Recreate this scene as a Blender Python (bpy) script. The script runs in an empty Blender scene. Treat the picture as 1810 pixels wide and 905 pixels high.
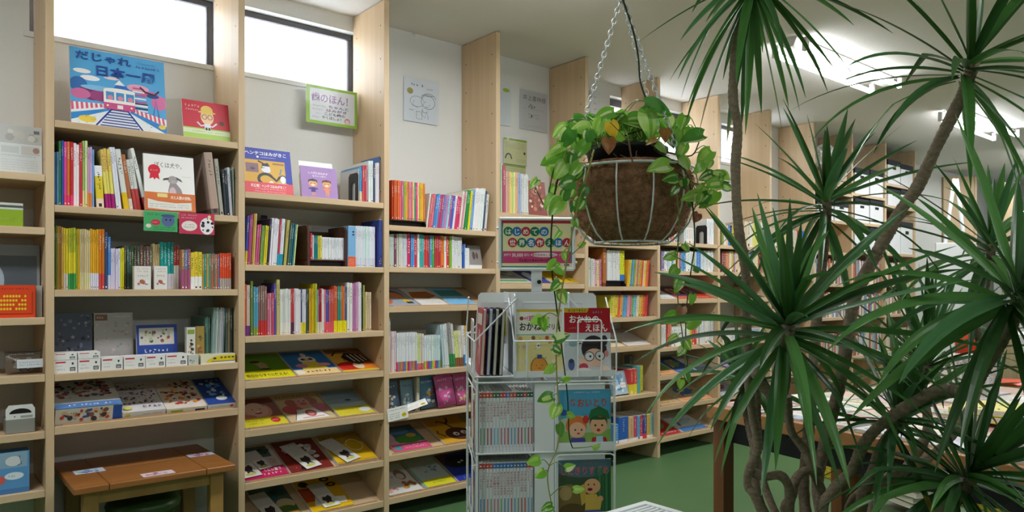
import bpy, math, random
from mathutils import Vector, Matrix
RN = random.Random(11)
SC = bpy.context.scene
COL = SC.collection
PI = math.pi

# ---------------------------------------------------------------- camera, world, exposure
EYE = 1.12
FPX, CX, CY = 1290.0, 905.0, 508.0          # focal length and principal point of the 1810x905 photograph
YAW = math.atan2(1553, 1290)
SA, CA = math.sin(YAW), math.cos(YAW)
cam_data = bpy.data.cameras.new('camera')
cam = bpy.data.objects.new('camera', cam_data)
COL.objects.link(cam)
cam.location = (0, 0, EYE)
cam.rotation_euler = (PI / 2, 0, -(PI / 2 - YAW))
cam_data.sensor_width = 36
cam_data.lens = 36 * FPX / 1810
cam_data.shift_y = (CY - 452.5) / 1810
cam_data.clip_start = 0.02
SC.camera = cam
SC.view_settings.view_transform = 'Standard'
SC.view_settings.look = 'None'
SC.view_settings.gamma = 1
SC.view_settings.use_curve_mapping = False
SC.view_settings.exposure = -0.02
WORLD_STRENGTH = 11.0
LAMP_WATTS = 22.0
FILL_WATTS = 13.5
TUBE_STRENGTH = 15.0
w = bpy.data.worlds.new('daylight'); SC.world = w; w.use_nodes = True
bg = w.node_tree.nodes['Background']
bg.inputs[0].default_value = (0.93, 0.96, 1.0, 1); bg.inputs[1].default_value = WORLD_STRENGTH
try:
    SC.cycles.max_bounces = 8; SC.cycles.diffuse_bounces = 5; SC.cycles.transparent_max_bounces = 8
    SC.cycles.caustics_reflective = False; SC.cycles.caustics_refractive = False
    SC.cycles.sample_clamp_indirect = 6
except Exception:
    pass

# ---------------------------------------------------------------- geometry of the view: pixels to points on real planes
def ray(px, py):
    u = (px - CX) / FPX; v = (CY - py) / FPX
    return Vector((SA * u + CA, -CA * u + SA, v))
def on_y(px, py, Y):
    d = ray(px, py); t = Y / d.y
    return d.x * t, EYE + d.z * t
def on_z(px, py, Z):
    d = ray(px, py); t = (Z - EYE) / d.z
    return d.x * t, d.y * t
def at(px, py, depth):
    return ray(px, py) * depth + Vector((0, 0, EYE))

# ---------------------------------------------------------------- helpers
_lin = {}
def lin(c):
    if isinstance(c, tuple): return c
    r = _lin.get(c)
    if r is None:
        v = [int(c[i:i + 2], 16) / 255 for i in (0, 2, 4)]
        r = tuple(x / 12.92 if x <= .04045 else ((x + .055) / 1.055) ** 2.4 for x in v) + (1.0,)
        _lin[c] = r
    return r
def vary(c, a=.06, rn=None):
    rn = rn or RN
    v = [min(255, max(0, int(int(c[i:i + 2], 16) + rn.uniform(-a, a) * 255))) for i in (0, 2, 4)]
    return '%02x%02x%02x' % tuple(v)

def material(name, color=None, rough=.5, spec=.4, metal=0.0, attr=False, noise=None, bump=None, extra=None):
    m = bpy.data.materials.new(name); m.use_nodes = True
    nt = m.node_tree; N = nt.nodes; L = nt.links
    p = N['Principled BSDF']
    p.inputs['Roughness'].default_value = rough
    p.inputs['Specular IOR Level'].default_value = spec
    p.inputs['Metallic'].default_value = metal
    tc = N.new('ShaderNodeTexCoord')
    src = None
    if attr:
        a = N.new('ShaderNodeAttribute'); a.attribute_name = 'Col'; src = a.outputs['Color']
        L.new(src, p.inputs['Base Color'])
    if color: p.inputs['Base Color'].default_value = lin(color)
    if noise:                                   # (second colour, scale vector, detail, low, high)
        c2, sc, det, lo, hi = noise
        mp = N.new('ShaderNodeMapping'); mp.inputs['Scale'].default_value = sc
        nz = N.new('ShaderNodeTexNoise'); nz.inputs['Scale'].default_value = 1; nz.inputs['Detail'].default_value = det
        rp = N.new('ShaderNodeValToRGB')
        rp.color_ramp.elements[0].position = lo; rp.color_ramp.elements[1].position = hi
        rp.color_ramp.elements[0].color = lin(color); rp.color_ramp.elements[1].color = lin(c2)
        L.new(tc.outputs['Object'], mp.inputs['Vector']); L.new(mp.outputs[0], nz.inputs['Vector'])
        L.new(nz.outputs[0], rp.inputs[0]); L.new(rp.outputs[0], p.inputs['Base Color'])
    if bump:                                    # (scale, strength, distance)
        nz = N.new('ShaderNodeTexNoise'); nz.inputs['Scale'].default_value = bump[0]; nz.inputs['Detail'].default_value = 4
        b = N.new('ShaderNodeBump'); b.inputs['Strength'].default_value = bump[1]; b.inputs['Distance'].default_value = bump[2]
        L.new(tc.outputs['Object'], nz.inputs['Vector']); L.new(nz.outputs[0], b.inputs['Height']); L.new(b.outputs[0], p.inputs['Normal'])
    if extra: extra(m, nt, p)
    return m

M = {}
M['print'] = material('printed_paper', rough=.42, spec=.35, attr=True)
M['gloss'] = material('glossy_print', rough=.42, spec=.3, attr=True)
M['matte'] = material('matte_paint', rough=.7, spec=.2, attr=True)
M['wood_v'] = material('maple_board_upright', 'c9ad89', .45, .35, noise=('d4ba98', (22, 22, 1.3), 3, .35, .7))
M['wood_h'] = material('maple_board_flat', 'c7ab88', .45, .35, noise=('d2b896', (1.3, 22, 22), 3, .35, .7))
M['lip'] = material('lip_strip', 'b28a5c', .5, .3, noise=('c09a6c', (2, 40, 40), 2, .3, .7))
M['wall'] = material('wall_paper', 'dddedb', .85, .15, bump=(160, .25, .004))
M['ceiling'] = material('ceiling_board', 'e6e4e0', .9, .1, bump=(90, .4, .006))
M['floor'] = material('green_floor', '4a6c44', .42, .35, noise=('52754a', (1.1, 1.1, 1.1), 4, .3, .7), bump=(300, .08, .002))
M['white_metal'] = material('white_coated_wire', 'e3e8ea', .35, .5)
M['grey_metal'] = material('galvanised_steel', 'd2d6da', .4, .5, metal=.7)
M['dark_frame'] = material('dark_window_frame', '4a4648', .4, .5)
M['black'] = material('black_plastic', '17181a', .45, .4, bump=(60, .1, .002))
M['bench'] = material('bench_pine', '8e5a2c', .3, .5, noise=('a26b36', (1.5, 18, 18), 4, .3, .75))
M['bench_leg'] = material('bench_leg_pine', 'a07840', .35, .4, noise=('b08850', (20, 20, 1.5), 4, .3, .7))
M['table'] = material('table_oak', '9a6a3c', .4, .4, noise=('ad7c4b', (1.5, 20, 20), 4, .3, .7))
M['table_leg'] = material('table_leg_oak', '6e4526', .45, .4, noise=('80532f', (25, 25, 1.5), 4, .3, .7))
def _tube(m, nt, p):
    p.inputs['Emission Color'].default_value = (.97, .98, 1, 1); p.inputs['Emission Strength'].default_value = TUBE_STRENGTH
M['tube'] = material('lit_tube', 'ffffff', .4, extra=_tube)
def _frost(m, nt, p):
    p.inputs['Transmission Weight'].default_value = 0
    tr = nt.nodes.new('ShaderNodeBsdfTranslucent'); tr.inputs[0].default_value = (.92, .95, .98, 1)
    mx = nt.nodes.new('ShaderNodeMixShader'); mx.inputs[0].default_value = .86
    nt.links.new(p.outputs[0], mx.inputs[1]); nt.links.new(tr.outputs[0], mx.inputs[2])
    nt.links.new(mx.outputs[0], nt.nodes['Material Output'].inputs[0])
M['frost'] = material('frosted_glass', 'f2f6f8', .3, .5, bump=(400, .3, .002), extra=_frost)
def _clear(m, nt, p):
    tr = nt.nodes.new('ShaderNodeBsdfTransparent'); tr.inputs[0].default_value = (.97, .98, .98, 1)
    g = nt.nodes.new('ShaderNodeBsdfGlossy'); g.inputs['Roughness'].default_value = .12
    mx = nt.nodes.new('ShaderNodeMixShader'); fr = nt.nodes.new('ShaderNodeFresnel'); fr.inputs[0].default_value = 1.22
    nt.links.new(fr.outputs[0], mx.inputs[0]); nt.links.new(tr.outputs[0], mx.inputs[1]); nt.links.new(g.outputs[0], mx.inputs[2])
    nt.links.new(mx.outputs[0], nt.nodes['Material Output'].inputs[0])
M['clear'] = material('clear_film', 'ffffff', .15, extra=_clear)
def _leaf(m, nt, p):
    tr = nt.nodes.new('ShaderNodeBsdfTranslucent')
    a = [n for n in nt.nodes if n.type == 'ATTRIBUTE'][0]
    mx = nt.nodes.new('ShaderNodeMixShader'); mx.inputs[0].default_value = .28
    nt.links.new(a.outputs['Color'], tr.inputs[0])
    nt.links.new(p.outputs[0], mx.inputs[1]); nt.links.new(tr.outputs[0], mx.inputs[2])
    nt.links.new(mx.outputs[0], nt.nodes['Material Output'].inputs[0])
M['leaf'] = material('leaf_blade', rough=.33, spec=.5, attr=True, extra=_leaf)
M['bark'] = material('ringed_bark', '756756', .8, .2, noise=('92836f', (90, 90, 160), 3, .3, .7), bump=(120, .6, .004))
M['coir'] = material('coconut_fibre', '7c5842', .95, .1, noise=('a27a5a', (70, 70, 70), 5, .3, .7), bump=(150, .8, .006))
M['soil'] = material('potting_soil', '2c2018', .95, .1, noise=('45331f', (60, 60, 60), 4, .3, .7), bump=(80, .8, .01))
M['shag'] = material('olive_shag', '6d6414', .95, .1, noise=('9a8f28', (60, 60, 60), 4, .3, .7), bump=(60, 1.0, .02))

class MB:
    """collects verts, faces, face colours and builds ONE mesh object"""
    def __init__(s, T=None):
        s.v = []; s.f = []; s.c = []; s.m = []; s.sm = []; s.T = T
    def add(s, verts, faces, col='ffffff', mi=0, smooth=False):
        b = len(s.v)
        s.v.extend([tuple(s.T @ Vector(p)) for p in verts] if s.T is not None else [tuple(p) for p in verts])
        c = lin(col)
        for f in faces:
            s.f.append([b + i for i in f]); s.c.append(c); s.m.append(mi); s.sm.append(smooth)
    def box(s, x0, y0, z0, x1, y1, z1, col='ffffff', mi=0):
        p = [(x0, y0, z0), (x1, y0, z0), (x1, y1, z0), (x0, y1, z0), (x0, y0, z1), (x1, y0, z1), (x1, y1, z1), (x0, y1, z1)]
        s.add(p, [(0, 3, 2, 1), (4, 5, 6, 7), (0, 1, 5, 4), (1, 2, 6, 5), (2, 3, 7, 6), (3, 0, 4, 7)], col, mi)
    def tube(s, pts, r, n=8, col='ffffff', mi=0, cap=True):
        pts = [Vector(p) for p in pts]
        rr = r if isinstance(r, (list, tuple)) else [r] * len(pts)
        V = []; up = None
        for i, p in enumerate(pts):
            t = (pts[min(i + 1, len(pts) - 1)] - pts[max(i - 1, 0)])
            t = t.normalized() if t.length > 1e-9 else Vector((0, 0, 1))
            if up is None:
                up = Vector((0, 0, 1)) if abs(t.z) < .9 else Vector((1, 0, 0))
            a = (up - t * up.dot(t))
            a = a.normalized() if a.length > 1e-6 else t.orthogonal().normalized()
            up = a; b = t.cross(a)
            for k in range(n):
                q = 2 * PI * k / n
                V.append(p + (a * math.cos(q) + b * math.sin(q)) * rr[i])
        F = []
        for i in range(len(pts) - 1):
            for k in range(n):
                F.append((i * n + k, i * n + (k + 1) % n, (i + 1) * n + (k + 1) % n, (i + 1) * n + k))
        s.add(V, F, col, mi, True)
        if cap:
            e = (len(pts) - 1) * n
            s.add(V[:n], [tuple(reversed(range(n)))], col, mi); s.add(V[e:], [tuple(range(n))], col, mi)
    def lathe(s, prof, n=24, col='ffffff', mi=0, c=(0, 0, 0), smooth=True):
        V = []; F = []
        for (r, z) in prof:
            for k in range(n):
                q = 2 * PI * k / n
                V.append((c[0] + r * math.cos(q), c[1] + r * math.sin(q), c[2] + z))
        for i in range(len(prof) - 1):
            for k in range(n):
                F.append((i * n + k, i * n + (k + 1) % n, (i + 1) * n + (k + 1) % n, (i + 1) * n + k))
        s.add(V, F, col, mi, smooth)
    def ball(s, c, rx, ry, rz, col='ffffff', mi=0, n=14, m=8):
        prof = [(max(1e-4, math.sin(PI * i / m)), -math.cos(PI * i / m)) for i in range(m + 1)]
        V = []; F = []
        for (r, z) in prof:
            for k in range(n):
                q = 2 * PI * k / n
                V.append((c[0] + rx * r * math.cos(q), c[1] + ry * r * math.sin(q), c[2] + rz * z))
        for i in range(m):
            for k in range(n):
                F.append((i * n + k, i * n + (k + 1) % n, (i + 1) * n + (k + 1) % n, (i + 1) * n + k))
        s.add(V, F, col, mi, True)
    def extrude(s, poly, axis, a, b, col='ffffff', mi=0):
        """extrude a 2D polygon along x, y or z from a to b"""
        n = len(poly)
        def P(u, v, t): return {'x': (t, u, v), 'y': (u, t, v), 'z': (u, v, t)}[axis]
        V = [P(u, v, a) for u, v in poly] + [P(u, v, b) for u, v in poly]
        F = [tuple(range(n)), tuple(range(2 * n - 1, n - 1, -1))] + [(i, i + n, (i + 1) % n + n, (i + 1) % n) for i in range(n)]
        s.add(V, F, col, mi)
    def build(s, name, mats, parent=None, loc=None, bevel=0, seg=2):
        me = bpy.data.meshes.new(name)
        me.from_pydata(s.v, [], s.f)
        if not isinstance(mats, (list, tuple)): mats = [mats]
        for k in mats: me.materials.append(M[k] if isinstance(k, str) else k)
        me.polygons.foreach_set('material_index', s.m)
        me.polygons.foreach_set('use_smooth', s.sm)
        at_ = me.color_attributes.new('Col', 'FLOAT_COLOR', 'CORNER')
        flat = []
        for f, c in zip(s.f, s.c): flat.extend(c * len(f))
        at_.data.foreach_set('color', flat)
        me.update()
        o = bpy.data.objects.new(name, me); COL.objects.link(o)
        if parent: o.parent = parent
        if loc: o.location = loc
        if bevel:
            b = o.modifiers.new('bevel', 'BEVEL'); b.width = bevel; b.segments = seg; b.limit_method = 'ANGLE'; b.angle_limit = .7
            b.harden_normals = False
        return o

def tag(o, label=None, cat=None, group=None, kind=None):
    if label: o['label'] = label
    if cat: o['category'] = cat
    if group: o['group'] = group
    if kind: o['kind'] = kind
    return o
def thing(name, label, cat, loc=(0, 0, 0), rot=(0, 0, 0), group=None):
    o = bpy.data.objects.new(name, None); COL.objects.link(o)
    o.location = loc; o.rotation_euler = rot; o.empty_display_size = .05
    return tag(o, label, cat, group)
def struct(o): o['kind'] = 'structure'; return o

# ---------------------------------------------------------------- letters (meshes of the bundled font), flat artwork
CHARS = ('だじゃれ日本一周ぼくは犬や。とその宝物ヘンテコみがきこしあげにもうい全力ほん！歯くブ'
         'のめて世界名作え30,00様プレゼントキャペー中特大おなしあかねほんまなぶどりた'
         'きすさよろひつめこごさばうらかるぎつっよふくちほにわせえむりちゃんを井上書棚店喜林様'
         '明日らに使える！登場傑ろいよみぞ赤ちゃんクリルお金')
_glyph = {}
def prewarm(chars, bold):
    todo = [c for c in dict.fromkeys(chars) if (c, bold) not in _glyph]
    obs = []
    for ch in todo:
        cu = bpy.data.curves.new('g', 'FONT'); cu.body = ch; cu.resolution_u = 2; cu.size = 1
        if bold: cu.offset = .022
        o = bpy.data.objects.new('g', cu); COL.objects.link(o); obs.append((ch, o))
    dg = bpy.context.evaluated_depsgraph_get()
    for ch, o in obs:
        ev = o.evaluated_get(dg); m = ev.to_mesh()
        V = [(v.co.x, v.co.y) for v in m.vertices]; F = [tuple(p.vertices) for p in m.polygons]
        wd = 1.0 if ord(ch) > 0x2fff else (max([x for x, y in V] or [.3]) + .07)
        _glyph[(ch, bold)] = (V, F, wd); ev.to_mesh_clear()
    for ch, o in obs:
        cu = o.data; bpy.data.objects.remove(o); bpy.data.curves.remove(cu)
prewarm(CHARS, False); prewarm(CHARS, True)
def glyph(ch, bold):
    if (ch, bold) not in _glyph: prewarm(ch, bold)
    return _glyph[(ch, bold)]

class Art:
    """flat printed artwork in the plane y = -eps of a mesh builder; u, v run 0..1 over w x h"""
    def __init__(s, mb, w, h, y=0.0, x0=None, z0=0.0, mi=0, step=4e-5):
        s.mb = mb; s.w = w; s.h = h; s.y = y; s.x0 = -w / 2 if x0 is None else x0; s.z0 = z0; s.k = 2e-4; s.mi = mi; s.step = step
    def P(s, u, v): return (s.x0 + u * s.w, s.y - s.k, s.z0 + v * s.h)
    @staticmethod
    def clip(pts):
        for ax, lim, sg in ((0, 0.0, 1), (0, 1.0, -1), (1, 0.0, 1), (1, 1.0, -1)):
            if all((p[ax] - lim) * sg >= 0 for p in pts): continue
            out = []
            for i, p in enumerate(pts):
                q = pts[i - 1]; dp, dq = (p[ax] - lim) * sg, (q[ax] - lim) * sg
                if dp * dq < 0: t = dq / (dq - dp); out.append((q[0] + (p[0] - q[0]) * t, q[1] + (p[1] - q[1]) * t))
                if dp >= 0: out.append(p)
            pts = out
            if len(pts) < 3: return []
        return pts
    def poly(s, pts, col):
        s.k += s.step
        pts = s.clip(list(pts))
        if len(pts) < 3: return s
        s.mb.add([s.P(u, v) for u, v in pts], [tuple(range(len(pts)))], col, s.mi); return s
    def rect(s, u0, v0, u1, v1, col): return s.poly([(u0, v0), (u1, v0), (u1, v1), (u0, v1)], col)
    def ell(s, u, v, ru, rv, col, n=18, a0=0, a1=2 * PI, rot=0):
        full = abs(a1 - a0 - 2 * PI) < 1e-6
        m = n if full else n + 1
        pts = []
        for i in range(m):
            q = a0 + (a1 - a0) * i / n
            x, y = ru * s.w * math.cos(q), rv * s.h * math.sin(q)
            pts.append((u + (x * math.cos(rot) - y * math.sin(rot)) / s.w, v + (x * math.sin(rot) + y * math.cos(rot)) / s.h))
        return s.poly(pts, col)
    def disc(s, u, v, r, col, n=18): return s.ell(u, v, r, r * s.w / s.h, col, n)
    def line(s, pts, t, col):
        """polyline of thickness t (fraction of w)"""
        s.k += s.step
        P = [Vector((u * s.w, v * s.h)) for u, v in pts]; hw = t * s.w / 2
        L = []; Rr = []
        for i, p in enumerate(P):
            d = (P[min(i + 1, len(P) - 1)] - P[max(0, i - 1)]).normalized() if len(P) > 1 else Vector((1, 0))
            n = Vector((-d.y, d.x)) * hw
            L.append(p + n); Rr.append(p - n)
        uv = lambda q: (q.x / s.w, q.y / s.h)
        for i in range(len(P) - 1):
            q = s.clip([uv(L[i]), uv(Rr[i]), uv(Rr[i + 1]), uv(L[i + 1])])
            if len(q) > 2: s.mb.add([s.P(*x) for x in q], [tuple(range(len(q)))], col, s.mi)
        return s
    def curve(s, u, v, ru, rv, a0, a1, t, col, n=14):
        return s.line([(u + ru * math.cos(a0 + (a1 - a0) * i / n), v + rv * math.sin(a0 + (a1 - a0) * i / n)) for i in range(n + 1)], t, col)
    def text(s, st, u, v, size, col, bold=True, vert=False, fit=None, slope=0.0, squeeze=1.0):
        """baseline start at u,v; size = em height as a fraction of h; fit = width as a fraction of w"""
        em = size * s.h; s.k += s.step
        adv = [glyph(c, bold)[2] for c in st]
        sx = em * squeeze
        if fit and not vert: sx = fit * s.w / max(.01, sum(adv))
        x = 0.0; y = 0.0
        for c, a in zip(st, adv):
            V, F, _ = glyph(c, bold)
            if F:
                s.mb.add([(s.x0 + u * s.w + x + gx * sx, s.y - s.k, s.z0 + v * s.h + y + gy * em + slope * x) for gx, gy in V], F, col, s.mi)
            if vert: y -= em * 1.04
            else: x += a * sx
        return s
    def scrawl(s, u0, v0, u1, v1, col, rows=1, rn=RN, dens=.62, t=.5):
        """rows of small illegible printed marks"""
        s.k += s.step
        rh = (v1 - v0) / rows
        for r in range(rows):
            yy = v1 - (r + 1) * rh + rh * .2; hh = rh * .6
            u = u0; step = hh * s.h / s.w
            while u + step * .8 <= u1 + 1e-6:
                if rn.random() < .93:
                    for k in range(3):
                        a = u + rn.uniform(.02, .45) * step; b = yy + rn.uniform(0, .75) * hh
                        if rn.random() < .5: q = (a, b, a + step * rn.uniform(.3, .45), b + hh * .2)
                        else: q = (a, yy + rn.uniform(0, .3) * hh, a + step * .16, yy + hh * rn.uniform(.6, 1))
                        s.mb.add([s.P(q[0], q[1]), s.P(q[2], q[1]), s.P(q[2], q[3]), s.P(q[0], q[3])], [(0, 1, 2, 3)], col, s.mi)
                u += step
        return s
    def blobs(s, u0, v0, u1, v1, n, cols, r=(.03, .08), rn=RN):
        for i in range(n):
            rr = rn.uniform(*r)
            s.ell(rn.uniform(u0 + rr, u1 - rr), rn.uniform(v0 + rr, v1 - rr), rr, rr * s.w / s.h * rn.uniform(.6, 1.1), rn.choice(cols), 9, rot=rn.uniform(0, 3))
        return s

# ---------------------------------------------------------------- the room
D = 3.071                      # bookcase fronts
DEP = .315                     # bookcase depth
WY = D + DEP + .004            # window wall
CEIL = 2.5
X0, X1, Y0 = -3.2, 11.6, -3.2
UX = [.411, 1.0946, 1.7849, 2.4676, 3.1458, 3.8189, 4.4912, 5.1724, 5.8439, 6.5168, 7.193, 7.868]   # right faces of the uprights
UT = .027

def slab(name, x0, y0, z0, x1, y1, z1, mat):
    b = MB(); b.box(x0, y0, z0, x1, y1, z1); return struct(b.build(name, mat))
slab('floor', X0 - .1, Y0 - .1, -.06, X1 + .1, WY + .12, 0, 'floor')
slab('ceiling', X0 - .1, Y0 - .1, CEIL, X1 + .1, WY + .12, CEIL + .08, 'ceiling')
slab('wall_rear', X0 - .1, Y0, 0, X0, WY, CEIL, 'wall')
slab('wall_far', X1, Y0, 0, X1 + .1, WY, CEIL, 'wall')
slab('wall_right', X0, Y0 - .1, 0, X1, Y0, CEIL, 'wall')
WZ0, WZ1 = 2.118, 2.425
WINS = [(on_y(52, 90, WY)[0], on_y(383, 90, WY)[0]), (on_y(433, 90, WY)[0] - .12, on_y(632, 90, WY)[0]),
        (on_y(1078, 180, WY)[0], on_y(1213, 200, WY)[0]), (on_y(1275, 250, WY)[0], on_y(1345, 250, WY)[0])]
b = MB()
b.box(X0, WY, 0, X1, WY + .1, WZ0); b.box(X0, WY, WZ1, X1, WY + .1, CEIL)
xs = [X0] + [x for p in WINS for x in p] + [X1]
for i in range(0, len(xs), 2): b.box(xs[i], WY, WZ0, xs[i + 1], WY + .1, WZ1)
struct(b.build('wall_left', 'wall'))
for i, (xa, xb) in enumerate(WINS):
    e = bpy.data.objects.new('window_%d' % (i + 1), None); COL.objects.link(e); struct(e)
    e.location = ((xa + xb) / 2, WY + .05, WZ0)
    hw = (xb - xa) / 2; h = WZ1 - WZ0; t = .028
    f = MB()
    top = .05 if i == 2 else t
    f.box(-hw, 0, 0, hw, .04, .012); f.box(-hw, 0, h - top, hw, .04, h); f.box(-hw, 0, .012, -hw + t, .04, h - top); f.box(hw - t, 0, .012, hw, .04, h - top)
    f.build('window_frame', 'dark_frame', e, bevel=.002)
    g = MB(); g.box(-hw + t, .016, .012, hw - t, .022, h - top); g.build('window_pane', 'frost', e)
    s = MB(); s.box(-hw - .02, -.058, -.022, hw + .02, 0, 0); s.build('window_sill', 'wall', e, bevel=.002)

# ---------------------------------------------------------------- ceiling lamps
def ceiling_lamp(x, y, label, watts=None):
    t = thing('ceiling_lamp', label, 'ceiling light', (x, y, CEIL - .07), group='twin tube ceiling lights')
    L = .62
    b = MB(); b.extrude([(-.05, .07), (-.028, .022), (.028, .022), (.05, .07)], 'x', -L, L, 'f2f2f2')
    b.build('housing', 'matte', t, bevel=.003)
    b = MB(); b.extrude([(-.066, .05), (-.045, .069), (.045, .069), (.066, .05), (.066, .053), (.045, .0705), (-.045, .0705), (-.066, .053)], 'x', -L, L, 'f4f4f4')
    b.build('reflector', 'matte', t)
    for sy in (-1, 1):
        b = MB(); b.tube([(-L + .035, sy * .09, 0), (L - .035, sy * .09, 0)], .0145, 14); b.build('tube', 'tube', t)
        for sx in (-1, 1):
            b = MB(); b.box(sx * (L - .018) - .014, sy * .09 - .014, -.016, sx * (L - .018) + .014, sy * .09 + .014, .055, 'e8e8e8')
            b.build('lamp_holder', 'matte', t, bevel=.002)
    ld = bpy.data.lights.new('tube_light', 'AREA'); ld.shape = 'RECTANGLE'; ld.size = 1.2; ld.size_y = .22; ld.energy = watts or LAMP_WATTS; ld.color = (.97, .99, 1.0)
    lo = bpy.data.objects.new('tube_light', ld); COL.objects.link(lo); lo.parent = t; lo.location = (0, 0, -.03)
    return t
for x, y, lb in ((4.38, 2.13, 'twin tube ceiling light showing biggest between the tall plant leaves'), (6.8, 2.15, 'smaller twin tube ceiling light farther down the room'),
              (1.9, 2.1, 'twin tube ceiling light above the hanging basket'), (-.6, 2.1, 'twin tube ceiling light over the first bookcases'),
              (9.2, 2.14, 'twin tube ceiling light by the far wall')):
    ceiling_lamp(x, y, lb)
for x, lb in ((.3, 'unseen twin tube light added as fill over the viewer'), (3.0, 'unseen twin tube light added as fill over the aisle beyond the plant pot'), (6.4, 'unseen twin tube light added as fill over the far aisle')):
    ceiling_lamp(x, -.9, lb, FILL_WATTS)  # dimmer row added out of view as fill for the plant and basket

# ---------------------------------------------------------------- bookcases
# per bay: list of (kind, z) with kind f = flat shelf, s = sloped display shelf, given by the height of its front edge
SH = {0: [('f', 1.524), ('f', 1.334), ('f', 1.013), ('f', .809), ('f', .605), ('f', .396)],
      1: [('f', 1.724), ('f', 1.418), ('f', 1.112), ('f', .807), ('s', .615)],
      2: [('f', 1.523), ('f', 1.216), ('f', .913), ('s', .721), ('s', .516), ('s', .292), ('s', .098)],
      3: [('f', 1.42), ('f', 1.219), ('s', 1.026), ('f', .707), ('f', .497), ('s', .309), ('s', .103)],
      4: [('f', 1.527), ('f', 1.32), ('s', 1.139), ('f', .707), ('f', .42), ('s', .12)],
      5: [('f', 1.393), ('f', 1.125), ('f', .93), ('s', .742), ('f', .434), ('f', .136)],
      6: [('f', 1.425), ('f', 1.23), ('s', 1.038), ('f', .72), ('s', .533), ('s', .328), ('s', .122)],
      7: [('f', 1.425), ('f', 1.23), ('s', 1.038), ('f', .72), ('s', .533), ('s', .328), ('s', .122)],
      8: [('f', 1.425), ('f', 1.2), ('f', .95), ('f', .7), ('f', .42), ('f', .12)],
      9: [('f', 1.95), ('f', 1.7), ('f', 1.425), ('f', 1.15), ('f', .86), ('f', .5), ('f', .12)],
      10: [('f', 1.968), ('f', 1.71), ('f', 1.45), ('f', 1.15), ('f', .86), ('f', .5), ('f', .12)],
      11: [('f', 2.12), ('f', 1.91), ('f', 1.45), ('f', 1.15), ('f', .86), ('f', .5), ('f', .12)]}
SLOPE = math.atan2(.105, .29)
BLAB = ['maple bookcase at the far left edge holding games and catalogues', 'maple bookcase with the train picture book on its top shelf',
        'maple bookcase with the purple children cover on its top shelf', 'maple bookcase under the boy drawing on the wall',
        'maple bookcase behind the white spinner rack and its sign', 'maple bookcase whose lowest shelf holds thick blue and red spines',
        'maple bookcase behind the vines trailing from the hanging basket', 'maple bookcase beside the thin upright plant trunk',
        'maple bookcase behind the middle of the tall plant', 'maple bookcase topped by a crumpled clear bag',
        'maple bookcase with two black lidded boxes side by side', 'last maple bookcase with a tall black lidded box on top']
for k in range(12):
    xl = UX[k - 1] if k else -.272
    xr = UX[k]
    t = thing('bookcase', BLAB[k], 'bookcase', (xl, D, 0), group='maple bookcases along the window wall')
    W = xr - xl
    b = MB(); b.box(W - UT, 0, 0, W, DEP, CEIL - .004)
    for zz in [i * .16 + .3 for i in range(14)]:
        for yy in (.035, DEP - .04):
            b.add([(W - UT - .0006, yy + .004 * math.cos(q * PI / 3), zz + .004 * math.sin(q * PI / 3)) for q in range(6)], [(0, 1, 2, 3, 4, 5)], '000000', 1)
    b.build('side_panel', ['wood_v', 'black'], t, bevel=.0015)
    if k == 0:
        b = MB(); b.box(-UT, 0, 0, 0, DEP, CEIL - .004); b.build('side_panel', 'wood_v', t, bevel=.0015)
    for kind, z in SH[k]:
        if kind == 'f':
            b = MB(); b.box(0.0008, .002, z - .026, W - UT - .0008, DEP - .003, z); b.build('shelf', 'wood_h', t, bevel=.0015)
        else:
            b = MB()
            rise = math.tan(SLOPE) * (DEP - .03)
            b.extrude([(.002, z - .027), (.022, z - .027), (DEP - .01, z - .027 + rise), (DEP - .01, z - .009 + rise), (.022, z - .009), (.018, z + .0015), (.002, z + .0015)], 'x', .0008, W - UT - .0008)
            s = b.build('display_shelf', 'wood_h', t, bevel=.001)
            b = MB(); b.box(.03, .0185, z + .0, W - UT - .03, .0235, z + .006); b.build('lip', 'lip', s)

# ---------------------------------------------------------------- spine-out books
PAL = {'red': 'c83a3a', 'dark red': '7c2a2c', 'orange': 'e0762c', 'yellow': 'e2c832', 'pale yellow': 'eee2a0', 'tan': 'b89a70', 'brown': '6e4a34', 'olive': '8a8a3a',
       'green': '3c9050', 'pale green': 'b0d49a', 'dark green': '2e5040', 'teal': '1f9a98', 'sky blue': '74b4e0', 'blue': '3c6cc0', 'navy': '2c3458', 'purple': '6a4a98',
       'lilac': 'c8b0dc', 'pink': 'dc8ab0', 'magenta': 'c03a88', 'white': 'f0efec', 'pale grey': 'cdcfcd', 'grey': '94948e', 'charcoal': '3c4044', 'beige': 'd2c2a0'}
_pal = {k: [int(v[i:i + 2], 16) for i in (0, 2, 4)] for k, v in PAL.items()}
def cname(h):
    v = [int(h[i:i + 2], 16) for i in (0, 2, 4)]
    return min(_pal, key=lambda k: sum((a - b) ** 2 for a, b in zip(v, _pal[k])))
def lum(h): return (.3 * int(h[0:2], 16) + .59 * int(h[2:4], 16) + .11 * int(h[4:6], 16)) / 255
_o1 = 'zeroth first second third fourth fifth sixth seventh eighth ninth tenth eleventh twelfth thirteenth fourteenth fifteenth sixteenth seventeenth eighteenth nineteenth'.split()
_tens = {2: 'twent', 3: 'thirt', 4: 'fort', 5: 'fift', 6: 'sixt', 7: 'sevent'}
def ordinal(n):
    if n < 20: return _o1[n]
    a, b_ = divmod(n, 10)
    return _tens[a] + 'ieth' if b_ == 0 else _tens[a] + 'y-' + _o1[b_]

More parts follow.
